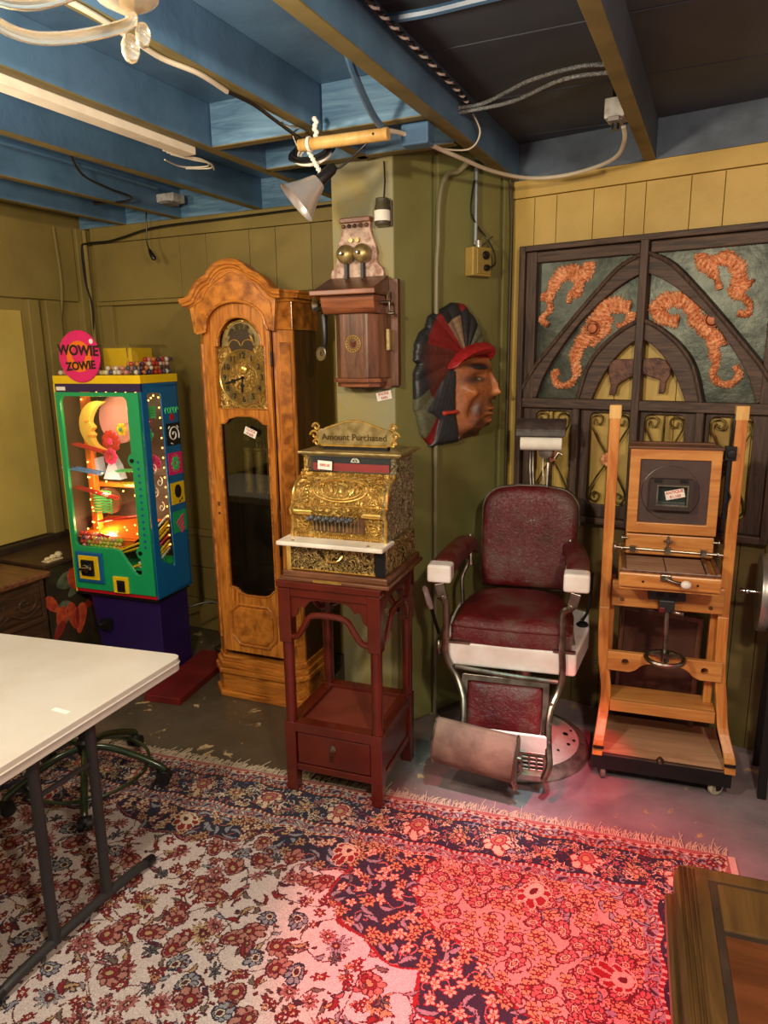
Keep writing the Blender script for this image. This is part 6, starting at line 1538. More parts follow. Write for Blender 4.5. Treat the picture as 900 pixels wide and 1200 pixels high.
# ================================================================== PORTRAIT CAMERA on the stand
pc = thing('studio_camera', 'large antique wooden studio camera with brown front board and price card', 'camera', (-0.11, 2.64, 0.828), 7)
zo = -0.828
m = MB(); m.box(-0.170, 0.160, -0.118, 0.30, 0.012, 0.064); bd_ = m.build('bed', M_pinex, pc, bevel=0.006)
m = MB(); m.box(-0.165, 0.155, -0.10, 0.28, 0.0, 0.013); m.build('bed_runner', M_pinex, pc)
m = MB(); m.box(-0.168, 0.157, -0.112, -0.106, 0.058, 0.075)
for x in (-0.155, 0.118, 0.150): m.box(x-0.006, x+0.006, -0.11, 0.10, 0.064, 0.078)
m.build('bed_rails', M_walnut, bd_, bevel=0.002)
m = MB(); m.box(-0.148, -0.018, -0.10, 0.08, 0.064, 0.073); m.box(-0.014, 0.110, -0.10, 0.08, 0.064, 0.073); m.build('bed_slats', M_blond if False else wood('greyish_bed_wood', S(164, 130, 104), S(120, 88, 66), 'x', 8, 0.6, 8, 0.08, 0), bd_, bevel=0.002)
m = MB(); m.box(-0.035, 0.0, -0.13, -0.118, 0.045, 0.068); m.tube([(-0.02, -0.13, 0.055), (0.01, -0.145, 0.050), (0.035, -0.15, 0.048)], 0.006, 8); ck_ = m.build('crank_bracket', M_steel, bd_, bevel=0.002)
m = MB(); m.ball((0.045, -0.152, 0.046), 0.016, 14, (1.1, 0.8, 0.9)); m.build('cream_knob', M_white, ck_)
m = MB()
for x in (-0.09, 0.085): m.cyl((x, -0.1185, 0.036), (x, -0.121, 0.036), 0.004, n=8)
m.build('bed_screws', M_black, bd_)
# front standard strip and rods
m = MB(); m.box(-0.150, 0.148, 0.065, 0.10, 0.085, 0.160); m.box(-0.15, 0.148, 0.09, 0.26, 0.075, 0.16)
fs_ = m.build('front_standard', M_pinex, pc, bevel=0.004)
m = MB(); m.cyl((-0.185, 0.055, 0.108), (0.18, 0.055, 0.102), 0.004, n=10)
for x in (-0.125, -0.005, 0.115): m.box(x-0.010, x+0.010, 0.044, 0.066, 0.095, 0.117)
for sg in (-1, 1):
    for z in (0.104, 0.145): m.lathe([(0, 0), (0.012, 0), (0.012, 0.004), (0.005, 0.006), (0.005, 0.02), (0, 0.02)], (sg*0.165, 0.058, z), (-sg, 0, 0), 14)
m.lathe([(0, 0), (0.016, 0), (0.016, 0.005), (0, 0.006)], (-0.005, 0.05, 0.14), (0, 0, 1), 14); m.cyl((-0.005, 0.05, 0.11), (-0.005, 0.05, 0.16), 0.004)
m.lathe([(0, 0), (0.02, 0), (0.022, 0.006), (0, 0.008)], (-0.19, 0.055, 0.108), (1, 0, 0), 14); m.build('focusing_rod', M_steel, fs_)
# body
m = MB(); m.plate([(-0.152, 0.168), (0.150, 0.168), (0.150, 0.474), (-0.152, 0.474)], ([(-0.116, 0.207), (0.116, 0.207), (0.116, 0.438), (-0.116, 0.438)],), 0.052, 0.085, 'xz'); fr_ = m.build('front_frame', M_pinex, pc, bevel=0.003)
m = MB(); m.box(-0.149, 0.147, 0.083, 0.125, 0.171, 0.472); m.box(-0.158, 0.156, 0.055, 0.135, 0.474, 0.484); m.build('body_box', M_walnutx, pc, bevel=0.003)
m = MB(); m.box(-0.117, 0.117, 0.062, 0.075, 0.206, 0.439); m.build('front_board', mat('matt_brown_board', S(74, 54, 50), 0.6, c2=S(62, 46, 44), nscale=14), fr_)
m = MB(); m.tube([(-0.01+0.098*math.cos(t), 0.0615, 0.318+0.098*math.sin(t)) for t in [2*PI*i/56 for i in range(56)]], 0.0012, 5, True); m.build('board_ring', M_steel, fr_)
m = MB(); m.plate(rrect(-0.082, 0.062, 0.262, 0.372, 0.006, 3), ([(-0.055, 0.280), (0.044, 0.280), (0.044, 0.350), (-0.055, 0.350)],), 0.022, 0.062, 'xz'); lb = m.build('lens_box', mat('brown_black_metal', S(66, 56, 52), 0.4, 0.4), fr_, bevel=0.003)
m = MB(); m.plate([(-0.058, 0.277), (0.047, 0.277), (0.047, 0.353), (-0.058, 0.353)], ([(-0.053, 0.282), (0.042, 0.282), (0.042, 0.348), (-0.053, 0.348)],), 0.020, 0.030); m.build('inner_rim', M_steel, lb)
m = MB(); m.box(-0.056, 0.045, 0.046, 0.052, 0.279, 0.351); m.build('dark_glass_panel', mat('dark_green_glass', S(40, 54, 50), 0.1), lb)
m = MB()
for x in (-0.055, 0.030): m.box(x-0.013, x+0.013, 0.018, 0.024, 0.362, 0.372)
m.build('box_hinge', M_black, lb)
price_tag('price_tag', ['ANTIQUE', '$1,100'], tuple(Matrix.Rotation(math.radians(7), 3, 'Z') @ Vector((0.004, 0.040, 0))+Vector((-0.11, 2.64, 0.828+0.318))), 7, 14, 0.064, 0.032, 'small white price card with red writing inside lens box of studio camera')
# pleated bellows and rear body
m = MB()
rows = []
for k in range(17):
    y = 0.125+k*0.009; e = 0.0 if k % 2 else 0.014
    rows.append([(-0.125-e*0.6+0.0, y, 0.195-e*0.6), (0.125+e*0.6, y, 0.195-e*0.6), (0.125+e*0.6, y, 0.445+e*0.6), (-0.125-e*0.6, y, 0.445+e*0.6)])
m.strip([r_+[r_[0]] for r_ in rows], False); m.build('bellows', M_black, pc)
m = MB(); m.box(-0.150, 0.150, 0.27, 0.30, 0.165, 0.475); m.build('rear_standard', M_walnutx, pc, bevel=0.004)
# right-hand rack and clamp
m = MB(); m.box(0.158, 0.196, 0.075, 0.10, 0.438, 0.488); m.box(0.168, 0.182, 0.082, 0.094, 0.23, 0.445); m.tube([(0.176, 0.088, 0.48), (0.180, 0.088, 0.55), (0.182, 0.088, 0.60)], 0.005, 8)
m.tube([(0.164, 0.08, 0.24), (0.176, 0.078, 0.27), (0.188, 0.08, 0.31), (0.178, 0.08, 0.34)], 0.004, 6); m.lathe([(0, 0), (0.016, 0), (0.016, 0.01), (0, 0.012)], (0.180, 0.075, 0.462), (0, -1, 0), 16)
for x, z in ((0.165, 0.255), (-0.168, 0.268)): m.lathe([(0, 0), (0.010, 0), (0.010, 0.004), (0.004, 0.006), (0, 0.014)], (x, 0.07, z), (1 if x > 0 else -1, 0, 0), 12)
m.build('rack_clamp', M_black, pc, bevel=0.002)

# ================================================================== FOLDING TABLE
def rot2(p, a): c, s_ = math.cos(math.radians(a)), math.sin(math.radians(a)); return (p[0]*c-p[1]*s_, p[0]*s_+p[1]*c)
tb = thing('folding_table', 'white plastic folding table with charcoal steel legs standing on rug', 'table', (-1.45, 1.61, 0), 0)
far = rot2((-1.8, 0), 8.5); near = rot2((0, -0.76), 3.0)
c00 = (0, 0); quad = [near, c00, far, (near[0]+far[0], near[1]+far[1])]
def roundpoly(P, r, n=6):
    out = []
    for i, p in enumerate(P):
        a = Vector(P[i-1])-Vector(p); b = Vector(P[(i+1) % len(P)])-Vector(p); a.normalize(); b.normalize()
        s0 = Vector(p)+a*r; s1 = Vector(p)+b*r
        for k in range(n+1):
            t = k/n; q = s0*(1-t)**2+Vector(p)*2*t*(1-t)+s1*t*t; out.append(tuple(q))
    return out
m = MB(); m.plate(roundpoly(quad, 0.035), (), 0.698, 0.74, 'xy'); top_ = m.build('tabletop', M_tablew, tb, bevel=0.008, seg=3)
m = MB(); lip = roundpoly(quad, 0.035); m.tube([(x, y, 0.722) for x, y in lip], 0.0035, 6, True); m.build('edge_moulding', M_tablew, top_)
m = MB(); m.box(-0.085, -0.03, -0.42, -0.405, 0.7398, 0.7404); m.build('moulded_mark', mat('pale_embossing', S(236, 232, 222), 0.5), top_)
lx = -0.125
for dy in (-0.468, -0.275):
    m = MB(); m.cyl((lx, dy, 0.04), (lx+0.01, dy-0.004, 0.70), 0.0155, n=18); m.build('leg', M_tableleg, tb)
m = MB(); m.tube(smoothline([(lx, -0.650, 0.027), (lx, -0.60, 0.038), (lx, -0.47, 0.046), (lx, -0.37, 0.048), (lx, -0.27, 0.046), (lx, -0.14, 0.038), (lx, -0.098, 0.027)], 4), 0.0145, 12)
fb = m.build('foot_bar', M_tableleg, tb)
for y in (-0.655, -0.093): m = MB(); m.cyl((lx, y-(0.012 if y < -0.3 else -0.012), 0.0285), (lx, y+(0.02 if y < -0.3 else -0.02), 0.034), 0.0165, n=16); m.build('foot_cap', M_blackpl, fb)
m = MB(); m.cyl((lx+0.006, -0.468, 0.50), (lx+0.006, -0.275, 0.50), 0.008, n=12); m.box(lx-0.02, lx+0.03, -0.50, -0.24, 0.675, 0.698); m.build('cross_brace', M_tableleg, tb)
for dy in (-0.50, -0.24):
    m = MB(); p_ = rot2((-1.55, 0), 8.5); m.cyl((p_[0], p_[1]+dy, 0.03), (p_[0], p_[1]+dy, 0.70), 0.0155, n=14); m.build('leg', M_tableleg, tb)
m = MB(); m.tube([(p_[0], p_[1]-0.65, 0.016), (p_[0], p_[1]-0.37, 0.035), (p_[0], p_[1]-0.10, 0.016)], 0.0135, 10); m.build('foot_bar', M_tableleg, tb)

# ================================================================== SWIVEL CHAIR BASE
cb = thing('swivel_chair_base', 'dark green metal five star chair base on black casters behind table legs', 'chair base', (-2.10, 1.76, 0.0125), 0)
M_cw = mat('black_caster_rubber', S(26, 26, 28), 0.45)
for a in (26, -46, -118, 170, 98):
    ca, sa = math.cos(math.radians(a)), math.sin(math.radians(a))
    m = MB(); m.tube(smoothline([(0.02*ca, 0.02*sa, 0.175), (0.10*ca, 0.10*sa, 0.165), (0.20*ca, 0.20*sa, 0.125), (0.275*ca, 0.275*sa, 0.085), (0.292*ca, 0.292*sa, 0.068)], 4), 0.0135, 12); st = m.build('star_leg', M_greenmetal, cb)
    m = MB(); x, y = 0.29*ca, 0.29*sa
    for sg in (-1, 1): m.cyl((x-sa*sg*0.006, y+ca*sg*0.006, 0.036), (x-sa*sg*0.024, y+ca*sg*0.024, 0.036), 0.026, n=20)
    m.ball((x, y, 0.046), 0.022, 12); m.cyl((x, y, 0.05), (x, y, 0.075), 0.007); m.build('caster', M_cw, st)
m = MB(); m.tube([(0.225*math.cos(t), 0.225*math.sin(t), 0.085) for t in [2*PI*i/40 for i in range(40)]], 0.007, 8, True); m.build('foot_ring', M_greenmetal, cb)
m = MB(); m.lathe([(0.0, 0.15), (0.03, 0.15), (0.034, 0.17), (0.034, 0.20), (0.024, 0.21), (0.020, 0.36), (0, 0.36)], (0, 0, 0), (0, 0, 1), 24); m.build('column', M_blackpl, cb)

# ================================================================== PANELLED WOODEN TABLE, bottom right
wt = thing('panelled_wooden_table', 'dark brown panelled wood tabletop with grooved edge at bottom right corner', 'table', (-0.008, 1.268, 0), 6)
M_deskx = wood('olive_brown_wood', S(92, 66, 34), S(62, 43, 22), 'y', 6, 0.35, 8, 0.05, 0.3)
M_desk2 = wood('warm_brown_panel', S(92, 50, 27), S(70, 36, 18), 'x', 6, 0.32, 8, 0.05, 0.4)
P = [(0.0, -1.3), (1.1, -1.3), (1.1, 0)] + [(0.03, 0.0), (0.012, -0.006), (0.003, -0.02), (0, -0.04)]
m = MB(); m.plate(P, (), 0.690, 0.718, 'xy'); wt_t = m.build('top_frame', M_deskx, wt, bevel=0.004)
m = MB()
for k in range(4): m.tube([(0.012+k*0.008, -1.3, 0.717), (0.012+k*0.008, -0.012, 0.717)], 0.0034, 8)
m.build('reeded_edge', M_deskx, wt_t)
m = MB(); m.box(0.045, 1.05, -0.035, -0.008, 0.715, 0.722); m.plate([(0.036, -1.3), (0.058, -1.3), (0.058, -0.012), (0.036, -0.012)], (), 0.715, 0.721, 'xy'); m.build('border_strip', M_deskx, wt_t, bevel=0.002)
m = MB(); m.box(0.058, 0.53, -1.28, -0.036, 0.7178, 0.7188); m.build('dark_groove', M_wallbrown, wt_t)
for y0, y1 in ((-0.152, -0.043), (-0.60, -0.164), (-1.25, -0.610)):
    m = MB(); m.box(0.071, 0.52, y0, y1, 0.714, 0.723); m.build('top_panel', M_deskx if y1 > -0.1 else M_desk2, wt_t, bevel=0.003)
m = MB(); m.box(0.012, 1.08, -1.28, -0.02, 0.60, 0.690); m.box(-0.012, 1.0, -1.28, -0.05, 0.655, 0.690); m.build('apron', M_deskx, wt, bevel=0.004)
for x, y in ((0.06, -0.08), (1.03, -0.08), (0.06, -1.22), (1.03, -1.22)):
    m = MB(); m.lathe([(0, 0), (0.024, 0), (0.030, 0.03), (0.020, 0.10), (0.032, 0.35), (0.022, 0.52), (0.034, 0.55), (0.034, 0.60), (0, 0.60)], (x, y, 0.0 if y < -0.2 else 0.014), (0, 0, 1), 20); m.build('leg', M_deskx, wt)

# ================================================================== LEFT: carved sideboard and flower painted cabinet
M_carv = wood('dark_carved_oak', S(74, 48, 28), S(44, 28, 16), 'y', 8, 0.5, 8, 0.4, 0.1)
sb = thing('carved_sideboard', 'dark brown carved sideboard against left wall behind white folding table', 'sideboard', (-3.0, 2.37, 0), 0)
m = MB(); m.box(-0.40, 0.0, -0.9, 0.0, 0.04, 0.575); m.build('body', M_carv, sb, bevel=0.004)
m = MB(); m.box(-0.42, 0.03, -0.93, 0.03, 0.575, 0.605); m.build('top', M_walnutx, sb, bevel=0.008)
m = MB(); m.box(0, 0.010, -0.42, -0.03, 0.39, 0.555); sbd = m.build('drawer_front', M_carv, sb, bevel=0.003)
m = MB()
for yc in (-0.12, -0.30):
    m.tube([(0.013, yc+(0.01+0.008*t)*math.cos(t), 0.475+(0.008+0.007*t)*math.sin(t)) for t in [i*0.4 for i in range(18)]], 0.005, 6)
    m.tube(smoothline([(0.013, yc-0.08, 0.44), (0.014, yc-0.03, 0.41), (0.014, yc+0.03, 0.415), (0.013, yc+0.08, 0.44)], 4), 0.005, 6)
m.build('scroll_carving', M_carv, sbd)
m = MB(); m.box(0, 0.012, -0.9, 0.0, 0.355, 0.378); m.box(0, 0.008, -0.025, 0, 0.05, 0.57)
for x in (-0.35, -0.05):
    for y in (-0.85, -0.05): m.box(x-0.03, x+0.03, y-0.03, y+0.03, 0, 0.05)
m.build('mouldings', M_carv, sb, bevel=0.003)
fc = thing('flower_painted_cabinet', 'low dark cabinet painted with orange flowers left of gumball machine', 'cabinet', (-3.04, 2.42, 0), 0)
m = MB(); m.box(-0.36, 0, 0, 0.58, 0.0, 0.60); m.build('body', mat('dark_green_brown_lacquer', S(58, 46, 30), 0.35, c2=S(36, 34, 26), nscale=7, coat=0.3), fc, bevel=0.006)
m = MB(); m.box(-0.38, 0.015, -0.01, 0.6, 0.60, 0.622); m.build('top', M_carv, fc, bevel=0.004)
cF = mat('faded_orange_paint', S(196, 84, 44), 0.5, c2=S(150, 48, 34), nscale=24, lo=0.35, hi=0.65); cF2 = mat('dark_red_paint_petals', S(130, 40, 30), 0.5, nscale=20); cLf = mat('grey_green_leaf_paint', S(96, 104, 80), 0.5, c2=S(56, 66, 48), nscale=20)
def petal(y, z, L_, w, a, m_, nm='painted_petal', th=0.004):
    q = MB(); pts = []
    for k in range(16):
        t = 2*PI*k/16; u = L_*0.5*math.cos(t); v = w*0.5*math.sin(t)*(1+0.3*math.cos(t)); c, s_ = math.cos(a), math.sin(a)
        pts.append((y+u*c-v*s_, z+u*s_+v*c))
    q.plate(pts, (), 0, th, 'yz'); return q.build(nm, m_, fc, bevel=0.001)
for y, z, L_, w, a, mm_, th in ((0.09, 0.33, 0.14, 0.10, 1.2, cLf, 0.002), (0.20, 0.46, 0.18, 0.07, 0.6, cLf, 0.002), (0.12, 0.50, 0.12, 0.09, 0.2, cLf, 0.002), (0.17, 0.50, 0.12, 0.075, 1.5, cF, 0.004), (0.02, 0.40, 0.12, 0.06, 2.2, cF, 0.004), (0.07, 0.31, 0.13, 0.07, 1.3, cF, 0.005), (0.045, 0.25, 0.11, 0.05, 0.9, cF2, 0.006), (0.14, 0.30, 0.16, 0.06, 1.7, cF, 0.005), (0.19, 0.27, 0.17, 0.065, 1.3, cF, 0.006), (0.165, 0.29, 0.10, 0.025, 1.5, cF2, 0.007), (0.30, 0.42, 0.10, 0.06, 2.0, cF2, 0.003), (0.27, 0.34, 0.12, 0.05, 0.4, cF2, 0.004)): petal(y, z, L_, w, a, mm_, th=th)
m = MB(); m.ball((-0.01, 0.02, 0.636), 0.012, 8, (1, 1.6, 0.9)); m.ball((-0.005, 0.05, 0.640), 0.015, 8, (1, 1.3, 1)); m.ball((-0.005, 0.085, 0.645), 0.018, 8, (1, 1.2, 1)); m.box(-0.03, 0.01, 0.0, 0.1, 0.622, 0.628)
tag(m.build('crumpled_paper', mat('crumpled_cream_paper', S(206, 190, 150), 0.8, bump=0.6, nscale=30), None), 'small crumpled cream paper on the flower painted cabinet', 'paper'); bpy.data.objects['crumpled_paper'].location = (-3.06, 2.45, 0)

# ================================================================== small floor things
pk = MB(); pk.box(-0.10, 0.10, -0.28, 0.28, 0.0, 0.035)
o = pk.build('red_plank', M_redpaint, None, bevel=0.003); at(o, (-2.38, 2.70, 0), 9); tag(o, 'dark red painted board lying on concrete floor beside gumball machine', 'board')
m = MB(); m.tube(smoothline([(-2.55, 2.90, 0.30), (-2.44, 2.98, 0.32), (-2.36, 3.00, 0.25), (-2.33, 2.98, 0.12), (-2.38, 2.97, 0.045), (-2.45, 2.985, 0.042), (-2.50, 3.1, 0.012)], 6), 0.005, 8); m.tube([(-2.50, 3.02, 0.295), (-2.2, 3.15, 0.30)], 0.006, 8)
tag(m.build('power_cord', M_blackpl, None), 'black power cord looping down between gumball machine and oak clock', 'cord')
# framed board leaning behind the stand
fb_ = thing('framed_board', 'reddish brown framed board leaning on wall behind camera stand', 'board', (-0.20, 3.01, 0), -10)
fb_.rotation_euler = (Matrix.Rotation(math.radians(-10), 3, 'Z') @ Matrix.Rotation(math.radians(-4), 3, 'X')).to_euler()
m = MB(); m.box(-0.10, 0.20, 0.002, 0.012, 0.02, 0.56); m.build('panel', mat('dark_red_brown_panel', S(84, 46, 32), 0.5, c2=S(64, 34, 24), nscale=5), fb_)
m = MB(); m.plate([(-0.115, 0.0), (0.215, 0.0), (0.215, 0.58), (-0.115, 0.58)], ([(-0.095, 0.02), (0.195, 0.02), (0.195, 0.56), (-0.095, 0.56)],), -0.008, 0.016); m.build('frame', M_walnut, fb_, bevel=0.003)
# drum shaped machine with a metal rim at the right edge
dm = thing('rimmed_wooden_drum', 'dark wooden drum with grey metal rim and spindle at right edge of picture', 'drum', (0.203, 2.86, 0), 2)
m = MB(); m.lathe([(0, 0.02), (0.128, 0.02), (0.132, 0.03), (0.135, 0.18), (0.132, 0.33), (0, 0.33)], (0, 0, 0.765), (1, 0, 0), 44); m.build('shell', M_walnutx, dm)
m = MB(); m.lathe([(0.128, -0.010), (0.142, -0.010), (0.145, 0.0), (0.145, 0.012), (0.140, 0.022), (0.128, 0.022)], (0, 0, 0.765), (1, 0, 0), 44); rm = m.build('metal_rim', mat('grey_rim_metal', S(168, 164, 158), 0.35, 0.8, nscale=12), dm)
m = MB()
for k in range(5): m.bar((0.005, 0, 0.765), (0.005, 0.13*math.cos(k*1.257), 0.765+0.13*math.sin(k*1.257)), 0.012, 0.016, (1, 0, 0))
m.build('spoke', M_black, rm)
m = MB(); m.lathe([(0, -0.075), (0.010, -0.074), (0.012, -0.066), (0.006, -0.060), (0.006, -0.056), (0.011, -0.050), (0.011, -0.042), (0.006, -0.038), (0.006, 0.02), (0, 0.02)], (0, 0, 0.765), (1, 0, 0), 16); m.build('spindle', M_chrome, dm)
m = MB()
for x in (0.06, 0.28):
    for sg in (-1, 1): m.bar((x, sg*0.12, 0), (x, sg*0.03, 0.66), 0.03, 0.03, (1, 0, 0))
m.box(0.04, 0.30, -0.05, 0.05, 0.625, 0.645); m.build('trestle', M_black, dm, bevel=0.003)

# ================================================================== CEILING FITTINGS
# white plastic trunking under the joist
o = MB().box(-1.812, -1.752, -2.0, 2.22, 2.345, 2.372).build('white_trunking', mat('white_gloss_plastic', S(226, 216, 196), 0.4), None, bevel=0.004); tag(o, 'long white plastic trunking strip fixed beside a ceiling joist', 'trunking')
# wooden pole hanging under the joists
pl = thing('hanging_pole', 'short pale wooden pole hanging level under the ceiling joists', 'pole', (-1.14, 2.175, 2.308), 3)
m = MB(); m.cyl((-0.155, 0, 0), (0.155, 0, 0.0), 0.019, n=10); m.build('rod', M_pinetip, pl)
m = MB(); m.cyl((0.112, -0.0195, 0), (0.112, -0.016, 0), 0.004, n=8); m.build('hole_plug', M_black, pl)
m = MB()
for x in (-0.12, -0.115): m.tube([(x+0.021*0, 0.021*math.cos(t), 0.021*math.sin(t)) for t in [2*PI*i/14 for i in range(14)]], 0.003, 6, True)
for k in range(6): m.ball((-0.095+0.004*math.sin(k*2), 0, 0.022+k*0.010), 0.0085, 8)
m.build('white_rope_tie', M_paper, pl)
m = MB(); m.tube(smoothline([(-0.16, -0.005, 0.0), (-0.17, -0.01, 0.035), (-0.15, -0.01, 0.05), (-0.19, -0.01, 0.06), (-0.21, -0.01, 0.075), (-0.18, -0.01, 0.09)], 4), 0.003, 6); m.build('wire_hook', M_steel, pl)
# coil of black and white cord
m = MB()
for k in range(14):
    cx, cy, cz = -1.285+rnd.uniform(-.01, .01), 2.23+rnd.uniform(-.02, .02), 2.31+rnd.uniform(-0.004, 0.004); r1, r2 = 0.07+rnd.uniform(-.012, .014), 0.032+rnd.uniform(-.006, .010)
    m.cur = (k % 4 == 0); m.tube([(cx+r1*math.cos(t), cy+0.3*r1*math.sin(t), cz+r2*math.sin(t)-0.01) for t in [2*PI*i/26 for i in range(26)]], 0.0042, 6, True)
o = m.build('coiled_cord', [M_blackpl, M_paper]); tag(o, 'bundle of coiled black and white cord hanging behind wooden pole', 'cord')
# clamp lamp
cl = thing('clamp_lamp', 'silver metal clamp lamp shade hanging from wooden pole by white rope', 'lamp', (-1.215, 2.19, 2.215), 0)
axv = (-R*0.70-U*0.66+fw*0.02).normalized()
ax = (axv.x, axv.y, axv.z)
m = MB(); m.lathe([(0.018, 0.025), (0.026, 0.03), (0.034, 0.05), (0.046, 0.08), (0.064, 0.115), (0.072, 0.127), (0.0735, 0.129), (0.070, 0.127), (0.062, 0.112), (0.044, 0.078), (0.032, 0.05), (0.016, 0.032)], (0, 0, 0), ax, 40); m.build('shade', mat('spun_aluminium', S(214, 208, 204), 0.3, 0.6, nscale=6), cl)
m = MB(); m.lathe([(0, -0.045), (0.012, -0.043), (0.018, -0.03), (0.020, 0.02), (0.021, 0.03), (0, 0.03)], (0, 0, 0), ax, 20); sk = m.build('socket', M_blackpl, cl)
m = MB(); m.lathe([(0.0, 0.03), (0.012, 0.035), (0.022, 0.07), (0.018, 0.09), (0, 0.10)], (0, 0, 0), ax, 18); m.build('bulb', mat('unlit_bulb', S(220, 216, 206), 0.2), sk)
m = MB()
for k in range(9): t = k/8; m.ball((-0.018+(-0.075+0.018)*t*0.9, 0, 0.010+t*0.085), 0.0085, 8, (1.1, 1, 0.8))
m.build('white_rope', M_paper, cl)
m = MB(); m.tube(smoothline([(-axv.x*0.04, -axv.y*0.04, -axv.z*0.04), (0.05, 0.01, 0.02), (0.12, 0.0, 0.055), (0.18, 0.0, 0.10), (0.20, 0.0, 0.13)], 5), 0.0035, 8); m.build('flex', M_blackpl, cl)

def cable(name, pts, r, m_, label, k=6, cat='cable'):
    q = MB(); q.tube(smoothline(pts, k), r, 8); return tag(q.build(name, m_, None), label, cat)
M_cream = mat('cream_cable', S(206, 196, 174), 0.5); M_flex = ornate('flexible_steel_conduit', S(196, 196, 190), S(90, 96, 100), 90, 0.4, 0.6, 0.3)
M_bluepipe = mat('blue_painted_conduit', S(66, 100, 132), 0.4); M_greyc = mat('grey_green_conduit', S(120, 114, 84), 0.45)
cable('white_cable', [(-1.02, 2.215, 2.33), (-0.987, 2.287, 2.335), (-0.95, 2.414, 2.33), (-0.907, 2.63, 2.328), (-0.862, 2.88, 2.33), (-0.774, 3.08, 2.335), (-0.637, 3.10, 2.332), (-0.492, 3.03, 2.335), (-0.40, 2.90, 2.335), (-0.36, 2.76, 2.35), (-0.355, 2.68, 2.37)], 0.0075, M_cream, 'thick cream cable sagging below the joists towards ceiling junction box')
cable('steel_conduit', [(-0.86, 2.47, 2.44), (-0.77, 2.49, 2.45), (-0.607, 2.41, 2.465), (-0.446, 2.374, 2.468), (-0.34, 2.39, 2.46)], 0.006, M_flex, 'upper flexible steel conduit crossing the dark ceiling bay')
cable('steel_conduit', [(-0.86, 2.485, 2.43), (-0.68, 2.49, 2.44), (-0.498, 2.40, 2.45), (-0.34, 2.40, 2.445)], 0.006, M_flex, 'lower flexible steel conduit crossing the dark ceiling bay')
q = MB()
for ph_, mi in ((0, 0), (PI, 1)):
    q.cur = mi; base = smoothline([(-0.845, 1.3, 2.49), (-0.835, 1.67, 2.475), (-0.83, 1.9, 2.465), (-0.825, 2.15, 2.46), (-0.83, 2.42, 2.46), (-0.84, 2.56, 2.45)], 40)
    q.tube([(p[0]+0.0045*math.cos(i*0.6+ph_), p[1], p[2]+0.0045*math.sin(i*0.6+ph_)) for i, p in enumerate(base)], 0.0036 if mi else 0.0052, 6)
tag(q.build('twisted_cable', [M_blackpl, M_paper]), 'black and white twisted cable running along the big blue joist', 'cable')
cable('thin_cable', [(-0.84, 2.55, 2.45), (-0.83, 2.62, 2.40), (-0.86, 2.60, 2.345), (-0.93, 2.52, 2.335), (-0.95, 2.45, 2.34)], 0.003, M_cream, 'thin pale wire looping under the end of the big joist')
cable('ceiling_pipe', [(-0.87, 1.885, 2.49), (-0.748, 1.90, 2.49), (-0.611, 1.896, 2.49), (-0.34, 1.89, 2.49)], 0.012, M_bluepipe, 'blue painted pipe across the dark ceiling near top of picture', cat='pipe')
cable('ceiling_pipe', [(-0.93, 1.74, 2.50), (-0.935, 1.80, 2.43), (-0.955, 1.90, 2.38), (-1.0, 2.10, 2.345), (-1.01, 2.21, 2.325)], 0.011, M_bluepipe, 'blue painted pipe slanting down to end of wooden pole', cat='pipe')
o = MB().box(-0.995, -0.90, 2.30, 2.36, 2.30, 2.365).build('pipe_box', M_bluepipe, None, bevel=0.006); tag(o, 'blue painted square junction box under joists above green wall', 'junction box')
cable('joist_cable', [(-1.285, 0.7, 2.362), (-1.28, 1.0, 2.362), (-1.27, 1.27, 2.361), (-1.285, 1.42, 2.360), (-1.300, 1.54, 2.360), (-1.285, 1.66, 2.361), (-1.30, 1.80, 2.361)], 0.0065, M_cream, 'cream cable clipped along underside of blue joist')
cable('joist_cable', [(-1.30, 1.79, 2.361), (-1.285, 1.90, 2.355), (-1.29, 2.02, 2.345), (-1.29, 2.15, 2.33), (-1.28, 2.22, 2.32)], 0.0055, M_blackpl, 'black cable drooping from joist to the coiled cord')
cable('wall_cable', [(-1.60, 3.24, 2.352), (-2.09, 3.24, 2.345), (-2.405, 3.23, 2.34), (-2.743, 3.22, 2.335), (-2.923, 3.22, 2.325), (-3.08, 3.22, 2.300), (-3.20, 3.22, 2.285), (-3.36, 3.22, 2.285), (-3.405, 3.22, 2.26), (-3.40, 3.22, 2.08), (-3.38, 3.23, 1.94), (-3.39, 3.23, 1.70), (-3.39, 3.23, 1.2)], 0.006, M_blackpl, 'black cable along top of back wall and down its left corner')
pg = thing('hanging_plug', 'black plug hanging on its cord from ceiling in front of back wall', 'plug', (-2.80, 3.1, 2.19), 0)
m = MB(); m.tube(smoothline([(-0.06, -0.3, 0.20), (-0.01, -0.02, 0.23), (0, 0, 0.16), (-0.01, 0, 0.06), (0.004, 0, 0.01)], 5), 0.004, 8); m.build('cord', M_blackpl, pg)
m = MB(); m.tube([(0.004, 0, 0.012), (0.014, 0, -0.01), (0.030, 0, -0.035), (0.034, 0, -0.042)], [0.007, 0.012, 0.014, 0.010], 12); m.build('plug_body', M_blackpl, pg)
cable('ceiling_cable', [(-2.25, 2.0, 2.50), (-2.30, 2.15, 2.42), (-2.42, 2.33, 2.375), (-2.50, 2.55, 2.37), (-2.52, 2.70, 2.365), (-2.62, 2.78, 2.37), (-2.85, 2.8, 2.38)], 0.005, M_blackpl, 'black cable sagging between the left joists near ceiling box')
cable('ceiling_pipe', [(-2.45, 1.6, 2.42), (-2.45, 2.21, 2.42), (-2.47, 2.82, 2.42)], 0.008, M_bluepipe, 'thin blue conduit running along left joists to white box', cat='pipe')
